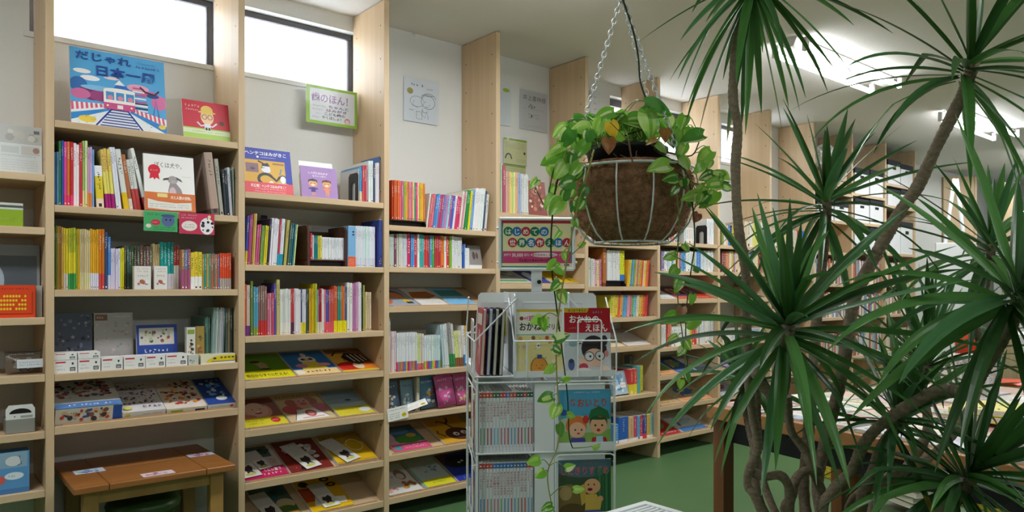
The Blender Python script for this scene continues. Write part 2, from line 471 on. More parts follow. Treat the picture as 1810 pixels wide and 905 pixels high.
def book_mesh(w, h, d, col, bands=(), mark=None, rn=RN, title=None, pages='e9e4d6', back=None, marks=True, label=None):
    """spine faces -y, spine middle at the origin; w thickness, h height, d depth"""
    b = MB()
    cuts = sorted(set([0.0, h] + [f * h for f, c in bands]))
    def colat(z):
        c = col
        for f, cc in bands:          # band (f, colour): everything below fraction f
            if z < f * h: c = cc; break
        return c
    t = min(.0022, w * .18); q = min(.0022, w * .25)
    outer = [(-w / 2, d), (-w / 2, q), (-w * .3, 0), (w * .3, 0), (w / 2, q), (w / 2, d)]
    inner = [(-w / 2 + t, d), (-w / 2 + t, q + t), (-w * .3, t + .0006), (w * .3, t + .0006), (w / 2 - t, q + t), (w / 2 - t, d)]
    for i in range(len(cuts) - 1):
        z0, z1 = cuts[i], cuts[i + 1]; c = colat((z0 + z1) / 2)
        V = [(x, y, z0) for x, y in outer] + [(x, y, z1) for x, y in outer]
        b.add(V, [(k, k + 1, k + 7, k + 6) for k in range(5)], c)
    V = [(x, y, 0) for x, y in inner] + [(x, y, h) for x, y in inner]
    b.add(V, [(k + 1, k, k + 6, k + 7) for k in range(5)], pages)
    ct = colat(h * .99); cb = colat(.001)
    for zz, c, flip in ((h, ct, 0), (0, cb, 1)):
        V = [(x, y, zz) for x, y in outer] + [(x, y, zz) for x, y in inner]
        F = [(k, k + 1, k + 7, k + 6) for k in range(5)]
        b.add(V, [f[::-1] for f in F] if not flip else F, c)
    for k in (0, 5):                  # fore-edges of the boards
        V = [outer[k] + (0,), inner[k] + (0,), inner[k] + (h,), outer[k] + (h,)]
        b.add(V, [(0, 1, 2, 3)], ct)
    b.box(-w / 2 + t, q + t, .003, w / 2 - t, d - .003, h - .003, pages)
    if title:
        em = min(w * .78, h * .5 / max(1, len(title)))
        A = Art(b, w, h, 0); A.text(title, .5 - em * .5 / w, (title_top := .85) - em / h, em / h, mark or 'b03040', vert=True)
    elif marks and w > .004:
        mk = mark or ('38342f' if lum(col) > .55 else 'eeeae0')
        A = Art(b, w, h, 0)
        em = min(w * .62, .012); top = h * rn.uniform(.86, .93); n = rn.randint(5, 9); lo = h * (bands[0][0] + .04 if bands else .2)
        for k in range(n):
            zc = top - (k + 1) * em * 1.12
            if zc < lo: break
            for j in range(3):
                x = rn.uniform(-.5, .1) * em; z = zc + rn.uniform(0, .7) * em
                ww, hh = (em * rn.uniform(.35, .6), em * .16) if rn.random() < .55 else (em * .16, em * rn.uniform(.3, .7))
                A.k += 1e-6
                b.add([A.P(.5 + x / w, z / h), A.P(.5 + (x + ww) / w, z / h), A.P(.5 + (x + ww) / w, (z + hh) / h), A.P(.5 + x / w, (z + hh) / h)], [(0, 1, 2, 3)], mk)
        if rn.random() < .5 and h > .1:
            A.rect(.3, .03, .7, .03 + .5 * w / h, mk)
    return b

def clampx(xa, xb):
    k = min(range(12), key=lambda i: abs((UX[i - 1] if i else -.27) + UX[i] - xa - xb))
    return max(xa, (UX[k - 1] if k else -.27) + .004), min(xb, UX[k] - UT - .004)
N_BOOKS = 0
def row(z, phrase, groups, kind='picture_book', noun='picture book', group=None, start=0, dy=.03, dep=.21, sink=None):
    """stand spine-out books on a shelf top at height z; each group (px left, px right, n, py of the tops, 'colours', options)"""
    global N_BOOKS
    i = start; rn = random.Random(phrase); push = 0.0; prev = None
    for g in groups:
        x0, x1, n, yt, cols = g[:5]; o = g[5] if len(g) > 5 else {}
        Y = D + o.get('dy', dy); zz = z + o.get('lift', 0)
        xa, xb = clampx(on_y(x0, 508, Y)[0], on_y(x1, 508, Y)[0])
        H = on_y((x0 + x1) / 2, yt, Y)[1] - zz
        cl = cols.split(); th = math.radians(o.get('lean', 0))
        wstep = (xb - xa) / n
        for k in range(n):
            i += 1; N_BOOKS += 1
            col = vary(cl[k * len(cl) // n] if not o.get('alt') else cl[k % len(cl)], .02, rn)
            ww = wstep * .96 * math.cos(th)
            h = (H / math.cos(th) - ww * abs(math.sin(th))) * (1 - rn.uniform(0, o.get('jit', .03)))
            bd = o.get('bands', ())
            if o.get('cyc'):
                cc = o['cyc'].split(); bd = [(o.get('cf', .22), cc[k % len(cc)])]
            # neighbours that lean differently are pushed just clear of each other
            tn = math.tan(th); xc = xa + wstep * (k + .5) + push
            lf = lambda zz_, c=xc, w2=ww / 2 / math.cos(th), r_=ww / 2 * abs(math.sin(th)): c - w2 + (zz_ - r_) * tn
            if prev and abs(prev[4] - Y) < .1:
                hm = min(h, prev[1])
                over = max(prev[0](q_) - lf(q_) for q_ in (0, hm)) + .0001
                if over > 0: push += over; xc += over
                elif push > 0: dlt = min(push, -over); push -= dlt; xc -= dlt
            prev = (lambda zz_, c=xc, w2=ww / 2 / math.cos(th), r_=ww / 2 * abs(math.sin(th)), tt=tn: c + w2 + (zz_ - r_) * tt, h, 0, 0, Y)
            if sink is not None:
                bm_ = book_mesh(ww, h, o.get('dep', dep), col, bd, o.get('mark'), rn); q0 = len(sink.v)
                R_ = Matrix.Translation((xc, Y, zz + .0006 + ww / 2 * abs(math.sin(th)))) @ Matrix.Rotation(th, 4, 'Y')
                sink.v += [tuple(R_ @ Vector(p)) for p in bm_.v]; sink.f += [[j + q0 for j in f] for f in bm_.f]; sink.c += bm_.c; sink.m += bm_.m; sink.sm += bm_.sm
                continue
            ob = book_mesh(ww, h, o.get('dep', dep), col, bd, o.get('mark'), rn).build(o.get('kind', kind), 'print',
                 loc=(xc, Y + rn.uniform(0, .006), zz + .0006 + ww / 2 * abs(math.sin(th))))
            ob.rotation_euler = (0, th, 0)
            nn = o.get('noun', noun)
            tag(ob, '%s %s, %s from the left in the %s' % (cname(col), nn, ordinal(i), phrase), 'book', group or ('books in the ' + phrase))
    return i

# bay with the train book
row(1.418, 'row beside the dog cover', [
    (94.5, 104, 2, 268, '5b93d6 6aa0dd'), (104, 109, 1, 248, '3c8a4a'), (109, 113, 1, 248, '3a5fc0'),
    (113, 130, 3, 249, 'd8489a dc7a2c c02838', {'bands': [(.17, 'e04070')]}), (130, 141, 2, 252, 'f2ecee', {'mark': 'b03048'}), (141, 146, 1, 251, 'c83a48'),
    (146, 155, 2, 246, '9ccf6a d8e8b0', {'bands': [(.25, 'e8e0a0')]}), (155.5, 163, 2, 259, 'd8a0cc c8b0e0', {'bands': [(.24, 'e08a48')]}), (163, 167, 1, 262, '7aa8dc'),
    (168, 182, 1, 291, 'f4f2f4', {'bands': [(.22, 'f0d8c0'), (.75, 'e6cc30')], 'lean': -3}), (183, 200, 3, 262, 'e6c866', {'lean': -5, 'bands': [(.25, 'a82078'), (.62, 'e8dc70')]}),
    (200, 210, 2, 258, 'e8e8f2', {'lean': -6}), (211, 221, 1, 262, 'e6e2da', {'lean': -8, 'bands': [(.28, 'e4be20')]}), (221, 228, 1, 273, 'b86a40', {'lean': -8, 'bands': [(.2, 'd8d0c4')]}),
    (228, 241, 2, 280, 'dcdcd4', {'lean': -9, 'bands': [(.42, 'c04a48')]}), (239, 246, 1, 259, 'f0eeec', {'lean': -13, 'bands': [(.22, 'c85050')]})], dep=.2)
row(1.418, 'leaning row past the dog cover', [
    (374, 389, 1, 269, 'b89a90', {'lean': -7, 'bands': [(.1, '6e5c58')]}), (390, 397, 1, 280, 'a8aaa0', {'lean': -6}), (398, 402, 1, 301, '3a3c44', {'lean': -4}), (402, 406.5, 1, 299, '2c3448', {'lean': -4}),
    (407, 412, 1, 296, 'c8ccd0', {'lean': -4}), (413.5, 419, 1, 296, 'b4c4bc', {'lean': -1})], dep=.2)
row(1.112, 'row above the small white cartons', [
    (96, 101, 2, 398, '5a7a30'), (101, 112, 3, 399, 'b08840 c09a50'), (112, 121, 2, 401, 'd8c838', {'bands': [(.26, 'cfc8bc')]}),
    (121, 134, 3, 401, 'b4b434', {'bands': [(.26, '3a9a50'), (.6, 'dccc30')]}), (134, 142, 2, 404, 'a0a030 c8a020'), (142, 160, 5, 405, 'cdbd94', {'bands': [(.28, 'd8d0a0')]}),
    (160, 175, 4, 404, 'e0a828', {'bands': [(.27, 'dcdcec')]}), (175, 185, 2, 404, 'd07820', {'bands': [(.26, 'cc4848')]}), (185, 191, 1, 409, '34507c'), (191, 196, 1, 416, '4a84cc', {'bands': [(.27, 'd0d0e8')]}),
    (196, 213, 4, 438, 'dcd8ea'), (213, 220, 2, 438, 'd8d026'), (220, 237, 4, 434, '7a6050 3a6a78 506048 406a50', {'dy': .06}), (237, 270, 6, 434, '6a5a4a 5c6a54 7a5048 605850 8a6a5a 707064', {'dy': .075}),
    (270, 283, 3, 431, 'c4ac7c', {'dy': .07}), (283, 307, 4, 427, '1a9a98', {'bands': [(.33, 'e4e2ee')], 'dy': .06}), (307, 317, 2, 433, 'c04848', {'bands': [(.55, 'e4e4dc')], 'dy': .06}),
    (318, 335, 3, 440, 'b08050 6878a8 98506e', {'bands': [(.5, 'a05878')]}), (335, 356, 3, 445, 'e4ca3c', {'bands': [(.34, 'f0f0ee')]}), (356, 372, 4, 448, 'b09040 2aa090 c8a050 3a9888'),
    (372, 388, 4, 448, 'd8542e 3a8e90 d87030 7a78a8'), (388, 409, 5, 447, 'de5028', {'bands': [(.3, 'b0a49c')]})], kind='paperback', noun='paperback', dep=.15)
# bay with the purple cover
row(1.523, 'row beside the purple cover', [
    (634.6, 635.8, 1, 296, 'c9d2d2', {'marks': 0}), (636, 641, 2, 294, '5aa4d0 3a80b0', {'bands': [(.3, 'd8d0a8')]}), (641, 652, 3, 291, 'c8505a b83c48 c08a98'), (652, 660, 2, 284, 'dcecE8'.lower()), (660, 664, 1, 287, '4a4a68'),
    (664, 671.5, 3, 287, 'e6e4ea', {'mark': '904848'}), (672.5, 674.5, 1, 275, '5078b8', {'bands': [(.3, 'e0c0b0')]})], dep=.19)
row(1.216, 'row before the brown book stand', [
    (433.5, 438, 1, 378, '4a5ab0', {'lean': 3, 'bands': [(.28, 'd8b838')]}), (438, 444, 2, 378, 'b84c8c c06894', {'lean': 3}), (444.5, 451, 2, 377, 'b89838 dcc878', {'lean': 3}), (451.5, 458, 2, 396, 'd060a0 c85878', {'lean': 4}),
    (459, 465, 2, 397, '78a050', {'lean': 4}), (465.5, 472, 2, 398, 'd4c630', {'lean': 4}), (473, 476, 1, 385, '3a2a50', {'lean': 4}), (476.5, 490, 4, 385, 'e8e8f0', {'lean': 4, 'mark': '303038'}),
    (490, 500, 3, 386, 'b84850 dce4ee dce4ee', {'lean': 4, 'bands': [(.24, '2a9ab8')]}), (502, 507, 1, 388, 'bca860', {'lean': 5}), (508, 515, 2, 394, '4a6458 2a6a72', {'lean': 5}), (516, 521, 2, 395, '3a7a88 cfdc94', {'lean': 5})], dep=.19)
STAND_LIFT = on_y(580, 459, D + .05)[1] - 1.216
row(1.216 + STAND_LIFT, 'brown book stand', [
    (549, 553, 1, 411, 'c83038'), (553, 555.5, 1, 415, 'e4e4e8'), (555.5, 562, 3, 416, '1a8488'), (562.5, 569.5, 2, 416, 'd8c440 e2d070'), (569.5, 610, 17, 420, 'e2e6ea', {'jit': .005})],
    kind='paperback', noun='small paperback', dep=.12, dy=.05)
row(1.216, 'pale boxed set', [(629, 664, 14, 400, 'e0e6ec d4e4e8 e8e8f4', {'cyc': 'c8d8ec e4d4e8 d0e4dc', 'cf': .22, 'jit': .006})], kind='paperback', noun='slim paperback', dep=.17)
row(.913, 'long row over the lime cover', [
    (433, 443, 3, 502, 'd06038 d8c4c0 e0d4d0', {'bands': [(.2, '8a4a90')]}), (443, 447.5, 1, 497, '6e8c42'), (448, 457, 2, 506, '5a9ab8', {'bands': [(.17, '8a9c4a')]}), (457, 472.5, 4, 504, '8e6e64', {'bands': [(.3, 'c83838')]}),
    (473, 485, 3, 517, 'c86a80 d890a0 c05070'), (485, 489, 1, 500, '5a50a0'), (489, 495, 1, 494, 'c4b270'), (495, 514, 9, 510, 'e2e2de', {'bands': [(.26, 'eceae4')], 'mark': '606868'}), (514, 521, 2, 510, 'c04a50', {'bands': [(.26, '5a3848')]}),
    (521, 532, 5, 510, 'e4e2e6'), (532, 541, 3, 510, '3c466c dfe0ea dfe0ea', {'bands': [(.25, 'dcd040')]}), (541, 547, 2, 511, '444c4c'), (547, 554, 2, 509, 'd2aa22'), (554, 561, 2, 501, 'bab422'),
    (561, 574, 5, 510, '5aa0d0 c8404a b02838 e0d8d8 e4dcd8', {'bands': [(.25, 'dcd4c8')]}), (574, 591, 6, 511, 'd07888 5a58a8 4a4a98 c86058 c04a48 cc5a50', {'bands': [(.25, 'dc5868')]}),
    (591, 613, 7, 505, 'd05a3a d86838 2a8a80 2f8f88 dc7030 d87a30 3a5a9a', {'bands': [(.25, 'e2d620')]}), (614, 623, 2, 499, 'e2e4e0'), (623.5, 633, 3, 499, 'c890b0 b878a8 d4a4c4'), (634, 640, 2, 498, 'e2dce6'),
    (641, 645, 2, 504, '403848 b8c040'), (646, 657, 3, 516, 'd2c09a c8b890 dcc8b0')], kind='paperback', noun='paperback', dep=.15)
# bay under the boy drawing
SL3 = on_y(720, 389.5, D + .03)[1] - 1.42
row(1.42 + SL3, 'black tray under the drawing', [(693.5, 752, 18, 321, 'b8401c d06030 c8602f e06a30 e86a70 c05a94 78b448 e0a848 d89050 d88490 c87090 e4c484 3a9a70 e04888 e0d0a0 d8b030 e4b440 dc7c28', {'jit': .01})], dep=.2)
row(1.42, 'leaning row right of the tray', [
    (754, 757, 1, 339, 'dcdad6', {'lean': 8}), (757.5, 803, 12, 343, 'd06070 d87880 4a80c0 5a98d0 c04a70 b04a78 7a90c0 c080b0 9ccad8 b05080 4a58c0 e4e0e4', {'lean': 8}),
    (803, 811, 2, 346, 'cc3466', {'lean': 7}), (811, 820, 3, 336, 'e4dcd0 d08aa0 d8d8b8', {'lean': 8}), (820, 826, 2, 334, '2a8a48', {'lean': 7}), (826, 830, 1, 335, 'e2d222', {'lean': 7}), (830, 834, 1, 333, '6aa8e0', {'lean': 6}),
    (834, 852, 6, 331, 'e6e8ea', {'lean': 6}), (852, 855, 1, 335, '3a4468', {'lean': 6}), (855, 860, 1, 341, 'dcdfda', {'lean': 6})], dep=.2)
row(1.219, 'row below the black tray', [
    (688, 697, 3, 413, 'c4ccc4'), (697, 702, 1, 413, '7a4a60'), (702, 721, 6, 413, 'd2d6c8 c8d0d8'), (721, 727, 1, 413, 'c42a5a'), (727, 733, 2, 413, '4a94d4'), (733, 738, 1, 414, 'c83048'), (738, 742, 1, 414, 'e4e4e0'),
    (742, 750, 2, 414, '3aa8a0'), (750, 760, 3, 415, 'cc4448 c03a40'), (760, 769, 2, 416, '4a90b0 4aa048'), (769, 781, 4, 416, 'bc3640 a83038 c84048'), (781, 786, 1, 416, 'd87828'), (786, 790, 1, 417, 'e8e0dc'), (790, 795, 1, 417, 'c83a48'),
    (795, 799, 1, 417, '72b434'), (799, 817, 5, 418, 'dcdfdc', {'mark': '404850'}), (817, 822, 2, 431, '2a5aa4 4a80c0', {'lean': 2})], kind='paperback', noun='paperback', dep=.15)
row(.707, 'row above the plastic pouches', [
    (688, 691, 1, 560, 'c8ccc8'), (691, 701.5, 3, 586, 'd8b8bc e4dcdc d8ccd0'), (701.5, 737.5, 15, 588, 'e0e4e6', {'cyc': 'd04a60 e06080 3aa0a0 e08030 d86850 4a70c0 5a90d0 e0b020 8a50a0', 'cf': .25, 'jit': .01}),
    (737.5, 750, 4, 589, 'd4d8b0 c8d488 e0c8d0 dcd8d0', {'bands': [(.18, 'd06870')]}), (750, 780, 11, 593, 'd8e4e6 c8dcdc', {'cyc': '8ab848 e0c030 d04870 6a5aa8 5a8ac8', 'cf': .24, 'jit': .01}),
    (780, 791, 3, 572, 'bcd0d6 c8d8dc d4dcdc', {'lean': -5}), (791, 803, 3, 570, '8e8a86 a09c98 cfcfcb', {'lean': -5, 'bands': [(.3, '3a8a50')]}), (803, 818, 4, 584, 'd6dc90 e2e2d8 d8d0b8', {'lean': -4, 'bands': [(.25, '8a5a3a')]}),
    (818, 828, 2, 575, 'e0e6ea d8b030', {'lean': -5, 'bands': [(.28, '3a88c8')]})], kind='paperback', noun='paperback', dep=.14)
# bay behind the sign
row(1.527, 'row above the rack sign', [
    (886, 889, 1, 287, 'b8cCB0'.lower()), (889.5, 895, 1, 290, 'b05868'), (895.5, 901, 2, 303, 'dcb0a4 d49a92'), (901, 912, 4, 303, 'e2d070 dcd488 c8d888 e4dc98'), (912, 917, 2, 304, 'e0b090 d8a080'), (917, 924, 2, 305, 'a4b4cc b8c4d4'),
    (924, 935, 4, 308, 'e4e0dc d8dcd8')], dep=.19)
# bay with the low thick set
SL5 = on_y(1090, 496, D + .03)[1] - 1.125
row(1.125, 'row hidden under the basket', [
    (1041, 1064, 6, 455, 'd8dcdc c8d0c8 e8d4d8 d8a8b8 e0d890 c878a0', {'jit': .12}), (1066, 1072, 1, 437, 'b06a30', {'bands': [(.1, '7a4422')]}),
    (1109, 1147, 14, 459, 'e0a838 d8c848 4a88b8 68b0d0 88a850 e0b080 c88070 b0c868 e09038 d85838 e0d0b0 e8c040 dc7848 d84040', {'lean': 6, 'mark': '302c2c'})], kind='paperback', noun='paperback', dep=.16)
row(1.125 + SL5, 'black stand under the basket', [(1074, 1096, 7, 442, 'e4e6e6', {'mark': '404448'}), (1097, 1105, 2, 442, 'd8d428', {'bands': [(.2, '3a78c0')]})], kind='paperback', noun='paperback', dep=.15)
row(.93, 'row just right of the rack top', [(1079, 1144, 16, 521, 'cfd048 e0d060 e0c040 dc6050 e4a840 5aa0c8 60b0d8 e0a0b0 d87890 70b068 88c0d8 e4d8c0 d8c858 e8a048 e06838 dc4050', {'lean': 5, 'mark': '302c2c'})], kind='paperback', noun='paperback', dep=.16)
row(.434, 'shelf above the thick set', [(1114, 1121, 1, 652, 'd04038', {'bands': [(.4, 'e0c838')]}), (1121, 1127, 1, 652, 'd85a40', {'bands': [(.4, 'e4d040')]}), (1127, 1132, 1, 646, '58a0a8'), (1132, 1137, 1, 646, 'b8c040')], dep=.14)
row(.136, 'thick set on the lowest shelf', [(1087, 1094, 1, 750, '4a90c8'), (1095, 1112, 1, 736, '2a5cb4', {'bands': [(.12, 'e8e8e8')]}), (1112, 1121, 1, 736, 'd8b080', {'bands': [(.12, 'e8e8e8')]}), (1121, 1127, 1, 735, 'd04870', {'bands': [(.12, 'e8e8e8')]}),
    (1127, 1132, 1, 735, '68a8dc', {'bands': [(.12, 'e8e8e8')]}), (1132, 1138, 1, 734, 'c8384a', {'bands': [(.12, 'e8e8e8')]}), (1138, 1144, 1, 733, '4a50a4', {'bands': [(.2, 'd84858')]}), (1144, 1151, 1, 732, 'dcb04a', {'bands': [(.12, 'e8e8e8')]}), (1151, 1157, 1, 731, '68b8d0', {'bands': [(.12, 'e8e8e8')]})], dep=.2)
# bay behind the vines
row(1.425, 'top row behind the vines', [(1172, 1184, 3, 400, 'd8b0a0 5a90c0 e0c880'), (1184, 1200, 4, 396, '9ab4c8 d0685a e8e0d0 7a9ab8'), (1210, 1230, 5, 402, 'd8dcdc e4d8d0 c8d0d4'), (1251, 1264, 5, 386, 'e6e8ea')], dep=.17)
row(1.23, 'second row behind the vines', [(1169, 1184, 5, 444, '7a70a0 d8dce4 e4e6ea c8d4dc'), (1184, 1216, 9, 446, 'e8e8e8 4a90b8 d8dce0 d8b040 e0a088 7a6aa0 5aa0c8 3a80c0 e4e4e0'), (1216, 1246, 9, 444, 'e0e4e8 e0d8c8 68a078 d4d8e0 3a88d0 2a70b8 d8e0e8 c8ccd8'), (1246, 1263, 6, 443, 'dce0e4 e8e8ea d8dce8')], kind='paperback', noun='paperback', dep=.16)
row(.72, 'lower row behind the vines', [(1170, 1178, 2, 574, 'd8d8d4 dce0e0'), (1178, 1186, 2, 566, 'cc5038 d86048', {'lean': 6}), (1186, 1214, 8, 578, 'e4e4e2'), (1214, 1236, 5, 572, 'e8e4d0 d8c040 c84838 d84040 dcd8d0'), (1238, 1262, 6, 560, 'dcdedc e4e2dc c8d0d4')], kind='paperback', noun='paperback', dep=.16)
FAR = MB()
# farther bays, seen between the leaves
row(1.425, 'top row beside the thin trunk', [(1276, 1302, 7, 398, '8a9a58 d8d4c8 e0b8a8 3a80c0 2a3a58 d8c040 e4e2dc'), (1316, 1350, 7, 392, 'd8c8b0 e4e0d8 d8d870 c8d8c8 e8e4dc')], kind='paperback', noun='paperback', dep=.17, sink=FAR)
row(1.23, 'second row beside the thin trunk', [(1276, 1300, 7, 444, '8a4a48 c87850 d89060 e4e0dc d8c440 9a70a8'), (1300, 1345, 10, 446, 'e0c8a8 c86040 d8d0c8 88a0b8 e0d4b0 b0504a')], kind='paperback', noun='paperback', dep=.17, sink=FAR)
row(.72, 'lower row beside the thin trunk', [(1278, 1352, 16, 580, 'e4e2dc c8d0d4 d8a8a0 dcd8c8 a8b8c8 e0dcd4', {'jit': .12})], kind='paperback', noun='paperback', dep=.17, sink=FAR)
row(1.425, 'top row behind the tall plant', [(1370, 1400, 7, 404, 'e4e0d8 d8b838 e0d4a8 d8dcdc'), (1400, 1432, 7, 408, 'd8d0c0 b84030 3a78c0 4a88c8 e0d0b0')], kind='paperback', noun='paperback', dep=.17, sink=FAR)
row(1.2, 'second row behind the tall plant', [(1370, 1434, 14, 455, 'd8d4cc a8b8c0 c86850 e4e0d8 8a9ab0 d8c8a0', {'jit': .12})], kind='paperback', noun='paperback', dep=.17, sink=FAR)
row(.95, 'third row behind the tall plant', [(1370, 1434, 14, 520, 'c84848 d8d4cc 6a8aa8 e4e0d8 b0a898', {'jit': .12})], kind='paperback', noun='paperback', dep=.17, sink=FAR)
for kk, zs in ((9, (1.15, .86, .5)), (10, (1.15, .86, .5)), (11, (1.15, .86, .5))):       # dim far shelves: rows nobody could count
    for z in zs:
        rn = random.Random(kk * 7 + z); x = UX[kk - 1] + .01
        while x < UX[kk] - .07:
            ww = rn.uniform(.012, .03); h = rn.uniform(.17, .22); c = rn.choice('d8d4cc a8b0b8 b86850 e4e0d8 7a8aa0 d8c8a0 8a5a4a'.split())
            FAR.box(x, D + .03, z + .0006, x + ww * .94, D + .2, z + .0006 + h, c); x += ww
tag(FAR.build('distant_books', 'print'), 'many small spines on the distant bookcases behind the tall plant', 'books', kind='stuff')

# ---------------------------------------------------------------- face-out books and cards
def cover_book(name, label, cat, w, h, t, art, loc, lean=0.0, yaw=0.0, roll=0.0, band=None, spine='d8d8d8', face='ffffff', group=None, mat='gloss'):
    """front cover at y=0 facing -y, bottom middle at the origin; lean tips the top back"""
    e = thing(name, label, cat, loc, (-lean, roll, yaw), group)
    e.rotation_mode = 'ZXY' if False else 'XYZ'
    b = MB()
    b.box(-w / 2, 0, 0, w / 2, .002, h, face); b.box(-w / 2, t - .002, 0, w / 2, t, h, spine); b.box(-w / 2, .002, 0, -w / 2 + .002, t - .002, h, spine)
    art(Art(b, w, h, 0.0))
    b.build('cover', mat, e)
    b = MB(); b.box(-w / 2 + .002, .002, .003, w / 2 - .003, t - .002, h - .003, 'ece8da'); b.build('page_block', 'print', e)
    if band:
        hb, col, fn = band
        b = MB(); b.box(-w / 2 - .0004, -.0012, 0, w / 2 + .0004, -.0006, hb, col); b.box(w / 2 + .0002, -.0012, 0, w / 2 + .0007, t, hb, col)
        fn(Art(b, w, hb, -.0012)); b.build('paper_band', mat, e)
    return e
def stand_cover(name, label, x0, x1, ytop, z, t, art, dy=.04, lean=10, **k):
    Y = D + dy; xa, xb = clampx(on_y(x0, 508, Y)[0], on_y(x1, 508, Y)[0]); L = math.radians(lean)
    hz = on_y((x0 + x1) / 2, ytop, Y)[1] - z          # height of the top edge as seen at the front plane
    h = hz / math.cos(L)
    for _ in range(4):                                # the top edge stands farther back when it leans
        h = (on_y((x0 + x1) / 2, ytop, Y + h * math.sin(L))[1] - z) / math.cos(L)
    return cover_book(name, label, k.pop('cat', 'book'), xb - xa, h, t, art, ((xa + xb) / 2, Y, z + .001 + t * math.sin(L)), L, **k)
def lay_cover(name, label, x0, x1, z, h, t, art, dy=.036, yaw=0, up=0.0, along=0.0, **k):
    """a book lying on a sloped display shelf, its lower edge on the lip"""
    Y = D + dy + along * math.cos(SLOPE); xa = on_y(x0, 508, D + dy)[0]; xb = on_y(x1, 508, D + dy)[0]; L = PI / 2 - SLOPE
    xa, xb = clampx(xa, xb)
    base = z - .009 + math.tan(SLOPE) * (dy - .022 + along * math.cos(SLOPE))
    up = up + t + .0012
    loc = ((xa + xb) / 2, Y - up * math.sin(SLOPE), base + up * math.cos(SLOPE))
    e = cover_book(name, label, k.pop('cat', 'book'), xb - xa, h, t, art, loc, L, **k)
    if yaw:
        e.rotation_mode = 'QUATERNION'
        e.rotation_quaternion = (Matrix.Rotation(-L, 3, 'X') @ Matrix.Rotation(yaw, 3, 'Y')).to_quaternion()
    return e

INK = '2f4f9c'
# -- train picture book, top shelf
def art_train(A):
    A.rect(0, 0, 1, 1, '5aa8dc'); rn = random.Random(3)
    A.ell(.12, .70, .09, .03, 'f0e8e8'); A.ell(.2, .62, .1, .035, 'f4f0f4'); A.ell(.42, .66, .08, .02, 'f0d8dc')
    A.ell(.7, .58, .12, .05, 'e8a8c0'); A.ell(.82, .52, .1, .04, 'd86a98')
    A.ell(.08, .52, .09, .1, '3a70b0'); A.ell(.22, .43, .14, .1, '7a3a6a'); A.ell(.3, .4, .12, .07, 'a04a80'); A.ell(.1, .4, .1, .07, 'd070a0'); A.ell(.3, .5, .2, .035, '88c0e8')
    A.ell(.93, .42, .09, .1, 'd878a8'); A.ell(.86, .5, .07, .03, '30508c')
    for i in range(6): A.rect(.64, .34 + i * .045, .8 - i * .008, .36 + i * .045, ['f4ecf0', 'c85a90'][i % 2])
    for i in range(5): A.rect(.66, .24 + i * .03, .8, .255 + i * .03, ['28243c', 'f2eef0'][i % 2])
    A.line([(.86, .22), (.89, .45), (.92, .22)], .012, '3a6ab0'); A.line([(.72, .6), (.78, .54), (.88, .52), (.93, .58)], .02, '4a3048')
    A.poly([(.43, .52), (.47, .58), (.57, .58), (.61, .52)], '3a70c0'); A.poly([(.45, .58), (.5, .65), (.56, .58)], 'f4f4f4'); A.rect(.46, .49, .58, .52, 'f0ecec')
    A.poly([(0, .28), (.4, .31), (.4, .24), (0, .16)], 'f2f0f0')
    for i in range(8): A.poly([(i * .048, .285 + i * .002), (i * .048 + .024, .287 + i * .002), (i * .048 + .03, .185 + i * .012), (i * .048 + .004, .175 + i * .012)], 'dc6080')
    A.poly([(.6, .3), (1, .2), (1, .1), (.62, .25)], 'f2f0f0')
    for i in range(8): A.poly([(.62 + i * .047, .298 - i * .012), (.645 + i * .047, .292 - i * .012), (.655 + i * .047, .225 - i * .016), (.63 + i * .047, .235 - i * .016)], 'dc6080')
    A.poly([(0, 0), (0, .16), (.42, .26), (.58, .26), (1, .1), (1, 0)], 'e8ecf0'); A.poly([(0, .05), (0, .14), (.38, .25), (.4, .23)], '3a88cc'); A.poly([(1, .0), (1, .1), (.62, .25), (.6, .23)], '3a88cc')
    A.poly([(.26, 0), (.42, .26), (.57, .26), (.72, 0)], 'dfe4ee')
    for i in range(7): A.rect(.29 + i * .018, .015 + i * .036, .7 - i * .018, .03 + i * .036, '3a4a94')
    A.line([(.24, 0), (.42, .26)], .018, '2f3f8c'); A.line([(.74, 0), (.57, .26)], .018, '2f3f8c')
    A.ell(.16, .08, .09, .045, 'e6cc50'); A.ell(.95, .09, .04, .03, 'e6cc50')
    for i in range(26): A.disc(rn.choice([rn.uniform(.05, .25), rn.uniform(.75, .95)]), rn.uniform(.01, .12), .004, '3a4a8a', 6)
    A.rect(.33, .28, .66, .5, 'f6f0ec'); A.rect(.33, .245, .66, .33, 'd0568c'); A.ell(.5, .5, .165, .03, 'f6f0ec')
    for i in range(3): A.rect(.355 + i * .105, .37, .44 + i * .105, .475, '4a94cc'); A.ell(.4 + i * .105, .4, .03, .03, 'e08aa0')
    A.rect(.47, .26, .53, .31, 'f0eaea'); A.disc(.37, .29, .012, 'f8f0c0', 10); A.disc(.62, .29, .012, 'f8f0c0', 10)
    A.text('だじゃれ', .05, .86, .12, INK, fit=.58); A.text('日本一周', .24, .68, .15, INK, fit=.66); A.scrawl(.68, .84, .94, .9, INK, 1); A.scrawl(.68, .9, .9, .94, '5a78b8', 1)
stand_cover('picture_book', 'large blue picture book with a pink train on rails, standing on the top shelf', 126, 295, 98, 1.724, .012, art_train, lean=9, dy=.04)
